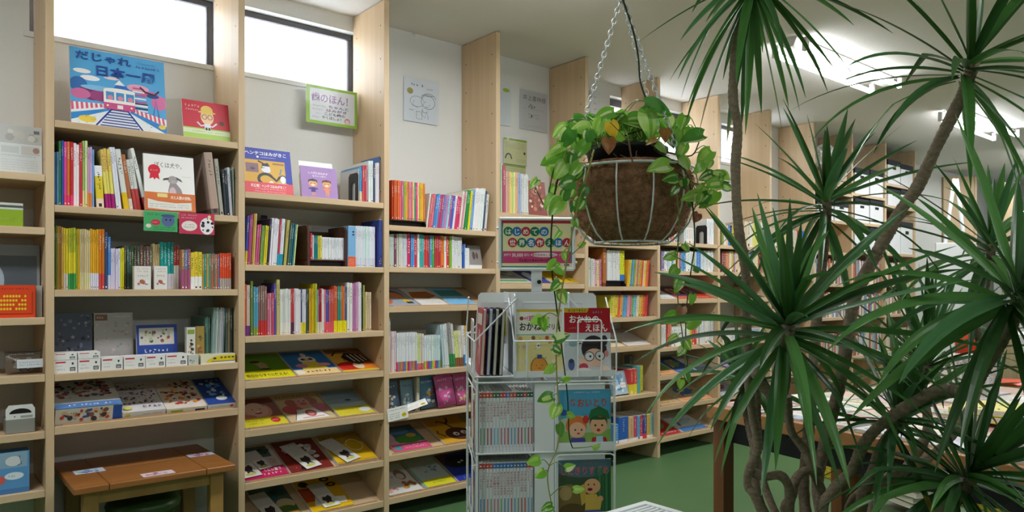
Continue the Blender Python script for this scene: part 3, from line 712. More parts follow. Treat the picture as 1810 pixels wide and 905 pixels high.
def art_red(A):
    A.rect(0, 0, 1, 1, 'c83848'); A.rect(0, 0, 1, .3, 'a8cc60'); A.rect(0, .16, 1, .27, 'd8e4c0')
    A.scrawl(.06, .8, .4, .92, 'e8b8b0', 1); A.scrawl(.08, .72, .34, .79, 'f0e0dc', 1); A.scrawl(.2, .18, .85, .25, '90a060', 1)
    A.line([(.3, .45), (.38, .36), (.5, .4), (.62, .36), (.72, .46)], .035, 'e6e0e8'); A.ell(.52, .6, .14, .2, 'f0c8a0'); A.ell(.52, .78, .13, .12, 'e8c468'); A.ell(.52, .72, .19, .035, 'e8c468')
    A.curve(.46, .6, .05, .06, 0, 6.283, .012, '3a2a28'); A.curve(.58, .6, .05, .06, 0, 6.283, .012, '3a2a28'); A.rect(.45, .3, .58, .43, 'e8e6ee'); A.rect(.47, .26, .51, .33, '38343c'); A.rect(.53, .26, .57, .33, '38343c'); A.ell(.82, .48, .06, .06, '6a4038')
stand_cover('picture_book', 'small red landscape picture book of a child in glasses, on the top shelf', 325, 408, 182, 1.724, .008, art_red, lean=12, dy=.05)
def art_dog(A):
    A.rect(0, 0, 1, 1, 'f3f1ee'); A.text('ぼくは犬や。', .2, .78, .11, '2c2826', bold=False, fit=.62)
    A.disc(.2, .72, .12, 'd8283c'); A.poly([(.12, .66), (.1, .55), (.17, .58), (.2, .54), (.23, .58), (.3, .55), (.28, .66)], 'd8283c'); A.scrawl(.13, .69, .28, .74, 'f4c8c8', 1)
    A.ell(.56, .56, .1, .075, 'a8a0a0'); A.poly([(.48, .6), (.38, .58), (.36, .54), (.48, .56)], '5a5054'); A.poly([(.63, .62), (.72, .58), (.76, .53), (.64, .57)], '5a5054'); A.ell(.57, .5, .055, .06, 'b8aeb0'); A.ell(.57, .48, .025, .02, '3a3234')
    A.poly([(.5, .5), (.63, .5), (.72, .4), (.78, .22), (.48, .22), (.46, .36)], '9c9296'); A.ell(.55, .33, .07, .1, 'd8c0c4'); A.scrawl(.75, .62, .92, .645, '888480', 1)
def band_dog(A):
    A.rect(0, 0, 1, 1, 'd8743c'); A.poly([(.05, .1), (.05, .62), (.25, .5), (.6, .44), (.92, .52), (.92, .08), (.5, .03)], 'e6e2da'); A.rect(.24, .74, .44, .95, 'ecd88c'); A.text('犬と人間の宝物。', .5, .68, .2, 'f6f0e8', fit=.45); A.scrawl(.08, .15, .88, .4, '8a8680', 2)
stand_cover('picture_book', 'white picture book of a grey dog with a red rosette and orange paper band', 257, 346, 277, 1.419, .012, art_dog, dy=.005, lean=9, roll=.0, band=(.072, 'd8743c', band_dog))

# -- shelf-edge cards under the dog book
def card(name, label, cat, px0, py0, px1, py1, Y, art, mat='gloss', t=.0012, **k):
    xa, z1 = on_y(px0, py0, Y); xb = on_y(px1, py0, Y)[0]; z0 = on_y((px0 + px1) / 2, py1, Y)[1]; z1 = on_y((px0 + px1) / 2, py0, Y)[1]
    b = MB(); b.box(-(xb - xa) / 2, 0, 0, (xb - xa) / 2, t, z1 - z0, 'f4f4f2'); art(Art(b, xb - xa, z1 - z0, 0))
    o = b.build(name, mat, loc=((xa + xb) / 2, Y, z0)); return tag(o, label, cat, k.get('group'))
def art_gtag(A):
    A.rect(0, 0, 1, 1, '4aa868'); A.ell(.72, .55, .2, .3, '5a6a98'); A.ell(.72, .8, .22, .08, '4a5888'); A.ell(.66, .6, .03, .05, '202838', 8); A.ell(.79, .6, .03, .05, '202838', 8); A.ell(.35, .45, .14, .15, 'c83850'); A.scrawl(.26, .4, .44, .5, 'f0d8d8', 1); A.scrawl(.1, .76, .5, .92, '24503a', 1); A.scrawl(.3, .06, .95, .26, '203828', 2); A.ell(.14, .26, .08, .1, 'e8d8d0')
card('price_card', 'green shelf card with a blue round face hanging under the dog book', 'card', 254, 374, 313.5, 409, D - .003, art_gtag)
def art_rtag(A):
    A.rect(0, 0, 1, 1, 'c83a5a'); A.ell(.78, .4, .2, .4, 'f0ecf0'); A.blobs(.6, .05, .98, .8, 9, ['24242c', '3a3440'], (.02, .06)); A.ell(.28, .38, .22, .24, 'f0e4dc'); A.scrawl(.12, .26, .44, .5, '5a7a80', 2); A.scrawl(.05, .7, .55, .95, 'f4d8dc', 2); A.disc(.85, .85, .05, 'e8e0a0', 8)
card('price_card', 'crimson shelf card with black and white figures hanging beside the green card', 'card', 317, 377, 379, 414, D - .003, art_rtag)

# -- toothbrush and purple covers
def art_tooth(A):
    A.rect(0, 0, 1, 1, '2c3ea8'); A.text('ヘンテコはみがきこ', .04, .86, .09, 'f4f0ec', fit=.88); A.disc(.3, .81, .025, 'f4f0ec', 10); A.scrawl(.36, .79, .68, .83, 'e8e8f4', 1)
    A.rect(0, .2, .86, .74, 'd8a840'); A.rect(.04, .46, .3, .66, '8a6a78'); A.ell(.18, .54, .05, .03, '5a4858'); A.line([(.3, .72), (.42, .66)], .03, '26262c'); A.poly([(.36, .52), (.38, .62), (.46, .67), (.54, .6), (.55, .5), (.46, .44)], 'e4e8f0'); A.poly([(.36, .56), (.38, .66), (.5, .69), (.55, .6)], '2c3040'); A.rect(.38, .58, .54, .61, 'e8e8ec')
    A.curve(.44, .32, .15, .12, .6, 5.0, .06, '33333a'); A.line([(.55, .4), (.66, .3), (.74, .4)], .05, '33333a'); A.line([(.74, .44), (.78, .58)], .03, '5a90c0'); A.ell(.8, .34, .06, .08, 'f0f0f0'); A.curve(.8, .38, .06, .05, 0, 3.14, .02, '26262c'); A.ell(.78, .23, .16, .03, 'bcd8e0'); A.ell(.55, .24, .05, .05, 'f0ece8'); A.rect(.6, .66, .84, .7, '9a7838')
def band_tooth(A):
    A.rect(0, 0, 1, 1, 'd8505a'); A.text('新感覚！ヘンテコはみがきこ！', .12, .55, .3, 'f8f0f0', fit=.76); A.scrawl(.2, .3, .86, .5, 'f4dcdc', 1); A.scrawl(.2, .08, .86, .27, 'f4dcdc', 1)
stand_cover('picture_book', 'blue picture book of a policeman with a toothbrush and red paper band', 434, 519, 266, 1.523, .01, art_tooth, dy=.04, lean=12, band=(.05, 'd8505a', band_tooth))
def art_purple(A):
    A.rect(0, 0, 1, 1, 'a583bc'); A.text('しあげにはみがき', .2, .77, .075, 'f2e8f4', fit=.55); A.text('もういっかい', .32, .68, .065, 'f2e8f4', fit=.38); A.blobs(.1, .8, .9, .95, 8, ['8a68a8', '6a4a8a'], (.008, .015))
    for u, hair, top in ((.32, '3a3a58', '4a3a8a'), (.7, '6a3c2c', 'e88a6a')):
        A.ell(u, .45, .12, .11, 'e0a470'); A.poly([(u - .13, .48), (u - .12, .57), (u, .61), (u + .12, .57), (u + .13, .48), (u + .08, .53), (u - .08, .53)], hair); A.ell(u, .41, .05, .025, 'f8f4f0'); A.disc(u - .05, .46, .012, '2a2020', 6); A.disc(u + .05, .46, .012, '2a2020', 6)
        A.poly([(u - .13, .3), (u, .34), (u + .13, .3), (u + .13, .27), (u + .06, .27), (u + .06, .18), (u - .06, .18), (u - .06, .27), (u - .13, .27)], top); A.rect(u - .045, .07, u - .01, .18, 'd8a078'); A.rect(u + .01, .07, u + .045, .18, 'd8a078')
stand_cover('picture_book', 'purple picture book of two children brushing their teeth', 534, 598, 297, 1.523, .008, art_purple, dy=.035, lean=10, face='a583bc')
def art_blank(A): A.rect(0, 0, 1, 1, 'f6f6f4')
stand_cover('card_stand', 'white card standing behind the purple children book', 532, 592, 288, 1.523, .004, art_blank, dy=.085, lean=10, cat='card')

# -- black bookend by the purple cover, and the one behind the vines
def bookend(label, px0, px1, ytop, z, dy):
    Y = D + dy; xa = on_y(px0, 508, Y)[0]; xb = on_y(px1, 508, Y)[0]; h = on_y((px0 + px1) / 2, ytop, Y)[1] - z; w_ = xb - xa
    pts = [(-w_ / 2, 0), (-w_ / 2, h * .9), (-w_ * .36, h), (w_ * .36, h), (w_ / 2, h * .9), (w_ / 2, 0), (w_ * .2, 0), (w_ * .2, h * .6), (w_ * .1, h * .68), (-w_ * .1, h * .68), (-w_ * .2, h * .6), (-w_ * .2, 0)]
    t = thing('bookend', label, 'bookend', ((xa + xb) / 2, Y, z + .0008))
    b = MB(); b.extrude(pts, 'y', 0, .002); b.build('upright_plate', 'black', t)
    b = MB(); b.box(-w_ / 2, .002, 0, w_ / 2, .09, .0012); b.build('foot_plate', 'black', t)
def side_bookend(label, px1, ytop, z, dy, depth=.095):
    Y = D + dy; x = on_y(px1, 508, Y)[0]; h = on_y(px1, ytop, Y)[1] - z
    pts = [(u * depth, v * h) for u, v in ((0, 0), (0, .9), (.14, 1), (.86, 1), (1, .9), (1, 0), (.7, 0), (.7, .6), (.6, .68), (.4, .68), (.3, .6), (.3, 0))]
    t = thing('bookend', label, 'bookend', (x - .003, Y, z + .0008))
    b = MB(); b.extrude(pts, 'x', 0, .002); b.build('upright_plate', 'black', t)
    b = MB(); b.box(-.06, .01, -.0004, -.0002, depth - .01, .0004); b.build('foot_plate', 'black', t)
side_bookend('black metal bookend with an arched slot beside the purple cover row', 633.8, 305, 1.523, .026)
side_bookend('black metal bookend on the shelf behind the trailing vines', 1250, 398, 1.425, .026)
bookend('dark metal bookend behind the lower books, right of the lilac spine', 460, 474, 381, 1.216, .24)

# -- stands and slipcases that hold books
def book_stand(label, x0, x1, z, lift, dy, hl, hr, mat, depth, th=.012):
    Y = D + dy; xa = on_y(x0, 508, Y)[0]; xb = on_y(x1, 508, Y)[0]
    t = thing('book_stand', label, 'book stand', (xa, Y, z + .0006)); w_ = xb - xa
    b = MB(); b.box(0, .004, lift - .006, w_, depth, lift - .0008); b.build('base_board', mat, t, bevel=.001)
    b = MB(); b.box(.004, .03, 0, w_ - .004, depth - .01, lift - .0065); b.build('riser', 'black', t)
    for x, h in ((0, hl), (w_ - th, hr)):
        b = MB(); b.extrude([(0, 0), (depth, 0), (depth, h), (.02, h), (0, h - .02)], 'x', x, x + th); b.build('side_board', mat, t, bevel=.001)
    b = MB(); b.box(th, depth - .008, lift, w_ - th, depth, min(hl, hr) * .92); b.build('back_board', mat, t)
M['stand_brown'] = material('dark_brown_board', '46291f', .45, .4, noise=('55342a', (3, 30, 30), 3, .3, .7))
book_stand('dark brown wooden book stand holding small white paperbacks', 543.5, 614.5, 1.216, STAND_LIFT, .04, on_y(545, 398, D + .04)[1] - 1.216, on_y(612, 401, D + .04)[1] - 1.216, 'stand_brown', .18)
book_stand('black tray stand holding orange and pink spines under the boy drawing', 690.2, 753.6, 1.42, SL3, .026, .035, .035, 'black', .22, .004)
book_stand('black tray stand under the hanging basket', 1072.8, 1106.5, 1.125, SL5, .026, .035, .035, 'black', .18, .004)
def slipcase(label, x0, x1, ytop, z, dy, col, bandc, depth=.18):
    Y = D + dy; xa = on_y(x0, 508, Y)[0]; xb = on_y(x1, 508, Y)[0]; h = on_y((x0 + x1) / 2, ytop, Y)[1] - z; w_ = xb - xa
    t = thing('slipcase', label, 'slipcase', ((xa + xb) / 2, Y, z + .0006))
    b = MB(); b.box(-w_ / 2, 0, 0, w_ / 2, depth, h, col)
    A = Art(b, w_, h, 0); A.rect(0, 0, 1, .25, bandc); A.rect(.55, .84, .8, .88, '30343c'); A.rect(.55, .77, .8, .81, '30343c'); A.scrawl(.05, .05, .9, .2, 'f0d0b8', 3)
    b.build('case_shell', 'print', t, bevel=.001)
    b = MB(); b.box(-w_ / 2 + .003, .003, h, w_ / 2 - .003, depth - .003, h + .0015, 'e6e0d2'); b.build('top_edge', 'print', t)
slipcase('light blue slipcase with an orange foot, right of the brown stand', 615.5, 628.6, 400, 1.216, .03, '78aad4', 'd86038')
slipcase('navy slipcase at the end of the pale set', 670, 675.5, 389, 1.216, .012, '34448c', '2c3a7a')

# ---------------------------------------------------------------- covers on the sloped display shelves
def simple(bgc, bits):
    """artwork from a short list: ('r',u0,v0,u1,v1,c) ('e',u,v,ru,rv,c) ('p',pts,c) ('l',pts,t,c) ('s',u0,v0,u1,v1,c,rows) ('t',text,u,v,size,c,fit) ('b',u0,v0,u1,v1,n,cols,r)"""
    def f(A):
        A.rect(0, 0, 1, 1, bgc)
        for q in bits:
            k = q[0]
            if k == 'r': A.rect(*q[1:])
            elif k == 'e': A.ell(*q[1:])
            elif k == 'p': A.poly(*q[1:])
            elif k == 'l': A.line(*q[1:])
            elif k == 's': A.scrawl(*q[1:])
            elif k == 't': A.text(q[1], q[2], q[3], q[4], q[5], fit=q[6])
            elif k == 'b': A.blobs(q[1], q[2], q[3], q[4], q[5], q[6], q[7], random.Random(len(bits)))
    return f
Z4, Z5, Z6, Z7 = .721, .516, .292, .098
lay_cover('picture_book', 'lime green picture book with a yellow band, leaning on the sloped shelf', 434, 523, Z4, .25, .01, simple('5c8a24', [('r', 0, .0, 1, .3, 'dcd020'), ('t', '明日からすぐに使える！', .06, .08, .12, '2c2c20', .88), ('s', .3, .23, .7, .28, '8a8420', 1), ('p', [(.36, .62), (.5, .68), (.62, .56), (.6, .36), (.44, .36), (.42, .54)], 'a89478'), ('e', .42, .66, .1, .05, '342c20'), ('e', .52, .36, .12, .03, '342c20'), ('s', .1, .86, .9, .95, '88b040', 1)]), group='covers on the sloped shelves')
lay_cover('picture_book', 'blue picture book with a round white face over a yellow coat', 527, 603, Z4, .25, .01, simple('2a70b8', [('s', .1, .86, .9, .97, '1c3c70', 1), ('e', .5, .62, .2, .15, 'e8dcd0'), ('e', .5, .62, .07, .05, 'd8b8a0'), ('e', .41, .64, .05, .045, '28282c'), ('e', .59, .64, .05, .045, '28282c'), ('e', .5, .84, .06, .08, 'e0d8d8'), ('p', [(.2, .2), (.34, .52), (.66, .52), (.82, .2)], 'e0cc40'), ('e', .26, .38, .14, .08, 'd890c0'), ('e', .78, .38, .16, .07, 'e0a0b0'), ('r', 0, 0, 1, .22, 'e4c488'), ('s', .24, .06, .9, .2, '482c20', 1), ('e', .12, .12, .1, .08, 'e8e0d0')]), group='covers on the sloped shelves')
lay_cover('picture_book', 'red and yellow picture book with a zebra striped animal', 607, 673, Z4, .25, .01, simple('8a5a30', [('r', 0, .3, .55, .8, 'd8a028'), ('e', .3, .55, .3, .25, 'e0b040'), ('r', 0, .0, 1, .34, 'd04028'), ('e', .3, .25, .3, .16, 'c42820'), ('r', .55, 0, 1, .3, 'e08028'), ('e', .55, .22, .14, .14, 'e0c8a8'), ('p', [(.3, .62), (.5, .82), (.9, .7), (1, .4), (.6, .28), (.4, .4)], '242022'), ('l', [(.5, .7), (.56, .4)], .03, 'f0ece8'), ('l', [(.62, .74), (.68, .38)], .03, 'f0ece8'), ('l', [(.74, .72), (.8, .38)], .03, 'f0ece8'), ('l', [(.86, .68), (.9, .42)], .03, 'f0ece8'), ('l', [(.1, .7), (.3, .9), (.6, .9)], .05, '2c241c'), ('r', 0, 0, 1, .06, 'd8c030'), ('l', [(.4, .3), (.3, .5), (.5, .62)], .03, '241c1c')]), group='covers on the sloped shelves')
def art_baby(A):
    A.rect(0, 0, 1, 1, '9a6058'); A.ell(.5, .9, .6, .14, '7a4038'); A.ell(.5, .55, .34, .3, 'd8a090'); A.ell(.5, .58, .27, .25, 'e4bca8'); A.curve(.5, .62, .25, .24, .3, 2.84, .02, '3a2a2c'); A.disc(.41, .6, .02, '2a2224', 8); A.disc(.59, .6, .02, '2a2224', 8); A.ell(.5, .47, .08, .05, 'c03850'); A.ell(.5, .5, .07, .025, 'f4e8e4'); A.ell(.2, .34, .2, .08, 'd07a70')
    A.rect(0, 0, 1, .3, 'd4c830'); A.ell(.76, .17, .11, .09, 'c83038'); A.scrawl(.68, .14, .85, .2, 'f4e0d0', 1); A.scrawl(.08, .16, .55, .23, '6a641c', 1); A.scrawl(.12, .07, .5, .13, '6a641c', 1)
lay_cover('picture_book', 'brownish picture book of a laughing baby with a yellow band', 434, 511, Z5, .25, .01, art_baby, group='covers on the sloped shelves')
lay_cover('picture_book', 'cream picture book with pink animals around one in a white shirt', 515, 594, Z5, .26, .01, simple('cdb488', [('s', .05, .86, .9, .97, '40301c', 1), ('e', .3, .66, .13, .14, 'b06a68'), ('e', .75, .68, .15, .15, 'a8746a'), ('e', .55, .66, .16, .16, 'd8a09c'), ('e', .55, .6, .08, .05, 'c86868'), ('e', .49, .7, .02, .02, '302424', 8), ('e', .61, .7, .02, .02, '302424', 8), ('e', .22, .42, .22, .16, 'c85c64'), ('e', .85, .42, .18, .16, 'c87890'), ('p', [(.1, .03), (.3, .4), (.7, .44), (.92, .06)], 'f0ece8'), ('l', [(.12, .04), (.28, .36), (.5, .43), (.72, .4), (.9, .08)], .015, '382c2c'), ('e', .55, .25, .12, .12, 'c8585c'), ('e', .55, .25, .07, .07, 'e0a8a4'), ('l', [(.3, .1), (.8, .12)], .02, 'c05058')]), group='covers on the sloped shelves')
lay_cover('picture_book', 'pale blue sea picture book with a yellow band at its foot', 600, 662, Z5, .26, .011, simple('98aebc', [('r', 0, .62, 1, .97, '86a0b4'), ('r', 0, .97, 1, 1, 'd0c8b0'), ('e', .6, .56, .09, .035, '344858'), ('p', [(.0, .46), (.5, .44), (1, .48), (1, .32), (0, .32)], 'b8d0dc'), ('r', 0, 0, 1, .32, 'd8c838'), ('e', .82, .16, .16, .08, 'd4dce4'), ('s', .08, .2, .6, .27, '5a5020', 1), ('s', .6, .24, .9, .3, '3a3420', 1)]), group='covers on the sloped shelves')
lay_cover('picture_book', 'white picture book with a crimson band under two paper slips', 434, 511, Z6, .26, .009, simple('c8c0c0', [('r', .35, .62, .9, .98, '4c6058'), ('b', .35, .6, .95, .95, 12, ['30483c', '6a8070', '28302c'], (.04, .1)), ('r', 0, 0, 1, .3, 'c02858'), ('t', 'くにぃ賞で', .5, .18, .1, 'f4e8ec', .42), ('s', .45, .05, .9, .16, 'f4e0e8', 1), ('b', .6, .32, .95, .6, 8, ['d89aa0', '8a5058'], (.02, .05))]), group='covers on the sloped shelves')
lay_cover('picture_book', 'brick red picture book with white leaves under a paper slip', 515, 590, Z6, .27, .009, simple('7e2a26', [('b', .1, .25, .9, .9, 20, ['e4e0dc', 'd4d8dc', 'b8b4b4'], (.05, .1)), ('b', .05, .05, .95, .4, 10, ['9a3a30', 'e0d8d8'], (.01, .02)), ('p', [(.25, .05), (.4, .3), (.6, .1)], '2c1e20')]), group='covers on the sloped shelves')
lay_cover('picture_book', 'plain yellow picture book with a ring under a paper slip', 598, 667, Z6, .26, .016, simple('e0b41c', [('r', 0, .62, 1, 1, 'b08c1c'), ('s', .1, .86, .9, .96, '6a5010', 1), ('e', .72, .55, .2, .2, 'f4eedc', 24), ('e', .72, .55, .185, .18, 'd4a81c', 24), ('r', 0, 0, 1, .06, 'c89c18')]), group='covers on the sloped shelves')
lay_cover('picture_book', 'teal and tan picture book on the lowest sloped shelf', 470, 536, Z7, .26, .009, simple('4a5c54', [('b', .2, .5, 1, 1, 12, ['2a5a60', '386870', '304840'], (.08, .16)), ('e', .75, .4, .25, .16, 'c8b890'), ('e', .7, .2, .3, .16, '5a7434'), ('e', .4, .3, .14, .1, 'b86848'), ('e', .8, .08, .2, .08, 'c88840')]), group='covers on the sloped shelves')
lay_cover('picture_book', 'yellow picture book with white shoes and dark round letters', 553, 626, Z7, .26, .01, simple('d4a41c', [('r', 0, .3, .45, .72, 'a84020'), ('e', .2, .84, .12, .09, '2c2018'), ('e', .75, .9, .12, .07, '40301c'), ('e', .75, .9, .06, .03, 'd4a41c'), ('e', .82, .72, .12, .07, '40301c'), ('e', .82, .72, .06, .03, 'd4a41c'), ('p', [(.14, .16), (.3, .48), (.46, .3), (.44, .14)], 'eceae6'), ('p', [(.6, .14), (.66, .34), (.94, .3), (.9, .12)], 'eceae6'), ('r', 0, 0, 1, .08, 'e0b818')]), group='covers on the sloped shelves')
def art_slip(A):
    A.rect(0, 0, 1, 1, 'e2e0dc'); A.rect(0, .5, 1, 1, 'cfcdca'); A.disc(.5, .92, .03, '3a3434', 8)
    A.poly([(.2, .3), (.3, .42), (.5, .4), (.7, .46), (.8, .34), (.66, .2), (.8, .12), (.5, .18), (.3, .1), (.35, .22)], '40343a'); A.ell(.45, .1, .3, .05, 'c8c468')
for i, (x0, x1, z, h, yw, al, lb) in enumerate(((434, 466, Z6, .2, .1, .015, 'paper slip with a dark cat on the crimson banded book, nearer the upright'), (466, 490, Z6, .15, .15, .06, 'short paper slip on the crimson banded book'), (542, 572, Z6, .22, .22, .012, 'paper slip with a dark cat on the brick red book'),
                                  (611, 640, Z6, .21, .28, .006, 'paper slip with a dark cat on the plain yellow book'), (474, 506, Z7, .2, .12, .01, 'paper slip with a dark cat on the teal book'), (575, 604, Z7, .19, .05, .012, 'paper slip with a dark cat on the yellow shoe book'))):
    def put(x0=x0, x1=x1, z=z, h=h, yw=yw, al=al, lb=lb):
        Y = D + .036 + al * math.cos(SLOPE); xa = on_y(x0, 508, D + .036)[0]; xb = on_y(x1, 508, D + .036)[0]; up = (.0215 if '\x70lain' in lb else .0145) + .003 + (.0016 if lb.startswith('short') else 0)
        base = z - .009 + math.tan(SLOPE) * (.014 + al * math.cos(SLOPE))
        b = MB(); b.box(-(xb - xa) / 2, 0, 0, (xb - xa) / 2, .0012, h, 'e2e0dc'); art_slip(Art(b, xb - xa, h, 0))
        o = b.build('paper_slip', 'print', loc=((xa + xb) / 2, Y - up * math.sin(SLOPE), base + up * math.cos(SLOPE)))
        o.rotation_mode = 'QUATERNION'; o.rotation_quaternion = (Matrix.Rotation(-(PI / 2 - SLOPE), 3, 'X') @ Matrix.Rotation(-yw, 3, 'Y')).to_quaternion()
        tag(o, lb, 'paper slip', 'paper slips on display books')
    put()
# bay under the boy drawing
G3 = 'covers on the sloped shelves'
lay_cover('picture_book', 'grey picture book with orange faces at the left of its sloped shelf', 689, 742, 1.026, .25, .009, simple('9aa4b0', [('e', .1, .4, .2, .3, 'c86838'), ('e', .6, .6, .26, .24, '4a3630'), ('e', .6, .55, .22, .2, 'd88858'), ('e', .75, .25, .12, .1, 'd8b830'), ('r', .68, .1, .9, .2, '34302c')]), group=G3)
lay_cover('picture_book', 'white picture book with a big brown shape across its middle', 746, 792, 1.026, .25, .009, simple('d8d4d0', [('p', [(.0, .4), (.15, .75), (.9, .78), (1, .5), (.6, .36)], 'a8602c'), ('s', .5, .1, .9, .2, 'b89850', 1), ('b', .1, .4, .9, .75, 10, ['8a4a24', 'c87838'], (.03, .06)), ('l', [(.3, .2), (.9, .25)], .02, 'd0a870')]), group=G3)
lay_cover('picture_book', 'sky blue picture book with a teal band beside the white rack', 797, 842, 1.026, .25, .009, simple('7ab4dc', [('r', .1, .5, 1, .85, '3a8c90'), ('s', .1, .3, .7, .4, 'e0ecf0', 1)]), group=G3)
lay_cover('picture_book', 'pink edged picture book of a green meadow', 700, 764, .309, .24, .009, simple('d8a8b4', [('r', .28, .3, 1, .98, '3a6a8c'), ('e', .6, .42, .36, .16, '4a9040'), ('e', .75, .55, .14, .08, 'c8a048'), ('e', .5, .75, .3, .12, '5a8ab0'), ('s', .04, .5, .24, .8, 'f0e0e4', 3), ('r', 0, 0, 1, .26, 'd4507a'), ('s', .3, .06, .94, .22, 'f4dce4', 2), ('e', .14, .13, .1, .08, '4a98a0')]), group=G3)
def art_beetle(A):
    A.rect(0, 0, 1, 1, 'd4a02c'); A.ell(.58, .3, .34, .24, '54302c'); A.ell(.5, .3, .08, .07, 'f4f0ea'); A.ell(.72, .32, .08, .07, 'f4f0ea'); A.disc(.51, .29, .03, '1c1416', 8); A.disc(.73, .31, .03, '1c1416', 8)
    A.line([(.58, .5), (.5, .72), (.36, .86), (.3, .8)], .05, '54302c'); A.line([(.5, .72), (.62, .84), (.64, .95)], .05, '54302c'); A.line([(.2, .25), (.08, .4), (.12, .5)], .04, '54302c'); A.line([(.92, .3), (1, .42)], .04, '54302c')
lay_cover('picture_book', 'mustard picture book of a dark brown horned beetle with white eyes', 787, 852, .309, .26, .01, art_beetle, group=G3)
lay_cover('picture_book', 'white picture book with a ginger cat and berries', 689, 747, .103, .25, .01, simple('d4d0cc', [('s', .1, .5, .5, .75, '5a5450', 2), ('e', .72, .6, .16, .18, '8a6a5c'), ('e', .7, .55, .11, .1, 'd8c4b4'), ('b', .5, .08, 1, .4, 14, ['c84838', 'c89040', '6a8040', 'b06848'], (.04, .09)), ('b', .0, .05, .4, .25, 8, ['c88070', 'd8b0a0'], (.03, .06))]), group=G3)
lay_cover('picture_book', 'pale picture book with small figures and a yellow band', 753, 806, .103, .26, .01, simple('bcc4c0', [('r', 0, 0, .05, 1, '6ab0a8'), ('b', .15, .4, .9, .75, 16, ['5a7a98', '8a9890', 'c8a878', '98b0c0'], (.03, .06)), ('s', .3, .66, .8, .74, '505850', 1), ('s', .3, .86, .8, .93, 'a08858', 1), ('r', 0.05, 0, 1, .24, 'd4cc28'), ('s', .3, .08, .8, .16, '6a6420', 1)]), group=G3)
lay_cover('picture_book', 'deep blue picture book of a black cat beside the white rack', 811, 868, .103, .26, .01, simple('2a3a98', [('e', .5, .68, .5, .24, '1c1c24'), ('e', .5, .62, .05, .03, 'd8d8d0'), ('e', .62, .66, .04, .03, 'd8d8d0'), ('p', [(0, .6), (0, 1), (.4, 1)], '5a2c28'), ('b', .1, .05, .9, .4, 8, ['c8d0f0', '5a70d0'], (.008, .015))]), group=G3)
# bays farther along
lay_cover('magazine', 'green and white magazine low behind the rack sign', 886, 940, 1.139, .27, .006, simple('a8aaa4', [('r', 0, 0, 1, .2, '58a050'), ('r', 0, .05, 1, .12, 'd8d8d0'), ('b', .1, .3, .9, .9, 10, ['8a8a84', 'c4c4bc', '6a7068'], (.06, .14))]), group=G3)
lay_cover('magazine', 'blue and white picture magazine behind the sign post', 944, 978, 1.139, .25, .006, simple('3a4a90', [('e', .5, .5, .3, .3, 'd8e4ec'), ('e', .3, .8, .2, .1, '2a2c50'), ('b', .1, .2, .9, .9, 8, ['6aa0d0', 'e8e8f0'], (.05, .1))]), group=G3)
lay_cover('magazine', 'yellow magazine with dark lettering right of the sign post', 981, 1028, 1.139, .25, .012, simple('d8b424', [('s', .15, .1, .9, .45, '4a3c14', 1), ('s', .15, .5, .8, .8, '8a7420', 2)]), group=G3)
lay_cover('picture_book', 'cream magazine beside the rack edge on a sloped shelf', 1062, 1106, .742, .24, .005, simple('dccca8', [('b', .1, .1, .9, .9, 14, ['c8a070', 'b8846a', 'e8dcc0'], (.04, .1))]), group=G3)
lay_cover('picture_book', 'pale magazine with printed columns on a sloped shelf', 1112, 1153, .742, .26, .005, simple('d8d4d0', [('s', .1, .1, .9, .45, '8a7a74', 6), ('s', .1, .55, .9, .9, '989490', 5), ('r', 0, .48, 1, .52, 'c8b8b0')]), group=G3)
def colour_cover(rn):
    c = rn.sample(['c84a3c', 'd8b040', '4a7ab0', '6a9850', 'd8d0c4', '9a5a78', '40505a', 'e0a070', 'b8c8d0', '7a4a34'], 4)
    return c, simple(c[0], [('r', 0, 0, 1, .25, c[1]), ('e', .5, .58, .28, .24, c[2]), ('e', .45, .6, .1, .1, c[3]), ('s', .1, .06, .9, .2, 'f0ece4' if lum(c[1]) < .6 else '403c38', 1), ('b', .05, .3, .95, .95, 8, c, (.03, .08))])
rn = random.Random(5)
spots6 = [(1169, 1196, 1.038), (1199, 1232, 1.038), (1234, 1264, 1.038), (1169, 1196, .533), (1199, 1230, .533), (1233, 1263, .533), (1169, 1204, .328), (1207, 1258, .328), (1169, 1204, .122), (1208, 1250, .122),
          (1276, 1310, 1.038), (1314, 1352, 1.038), (1276, 1308, .533), (1312, 1350, .533), (1276, 1310, .328), (1314, 1350, .328), (1276, 1310, .122), (1314, 1350, .122)]
first = ['dce0dc', '4a4a58', 'c8402c', '6a9a48', '3a5a94', 'd8d4d8', 'c8a878', 'c4b48c', 'b03034', 'd8d8d8', 'd0d0cc', 'c8b090', '8a70a8', 'd8b890', 'b8c0c8', 'd0c8b0', 'c04a48', 'd8dcdc']
lbl = {1.038: 'upper sloped shelf', .533: 'second sloped shelf', .328: 'third sloped shelf', .122: 'lowest sloped shelf'}
for i, (x0, x1, z) in enumerate(spots6):
    c, _ = colour_cover(rn); c0 = first[i]
    f = simple(c0, [('r', 0, 0, 1, .22, c[1] if i % 2 else c0), ('e', .5, .6, .27, .24, c[2]), ('e', .45, .62, .1, .1, c[3]), ('s', .1, .06, .9, .18, '403c38' if lum(c0) > .5 else 'f0ece4', 1), ('b', .05, .3, .95, .95, 6, c, (.03, .07))])
    lay_cover('picture_book', '%s cover on the %s %s, %s one' % (cname(c0), lbl[z], 'behind the vines' if i < 10 else 'beside the thin trunk', 'end' if x1 > 1245 and x1 < 1270 or x1 > 1345 else ('nearest' if x0 in (1169, 1276) else 'middle')), x0, x1, z, .24, .008, f, group='covers on the far sloped shelves')

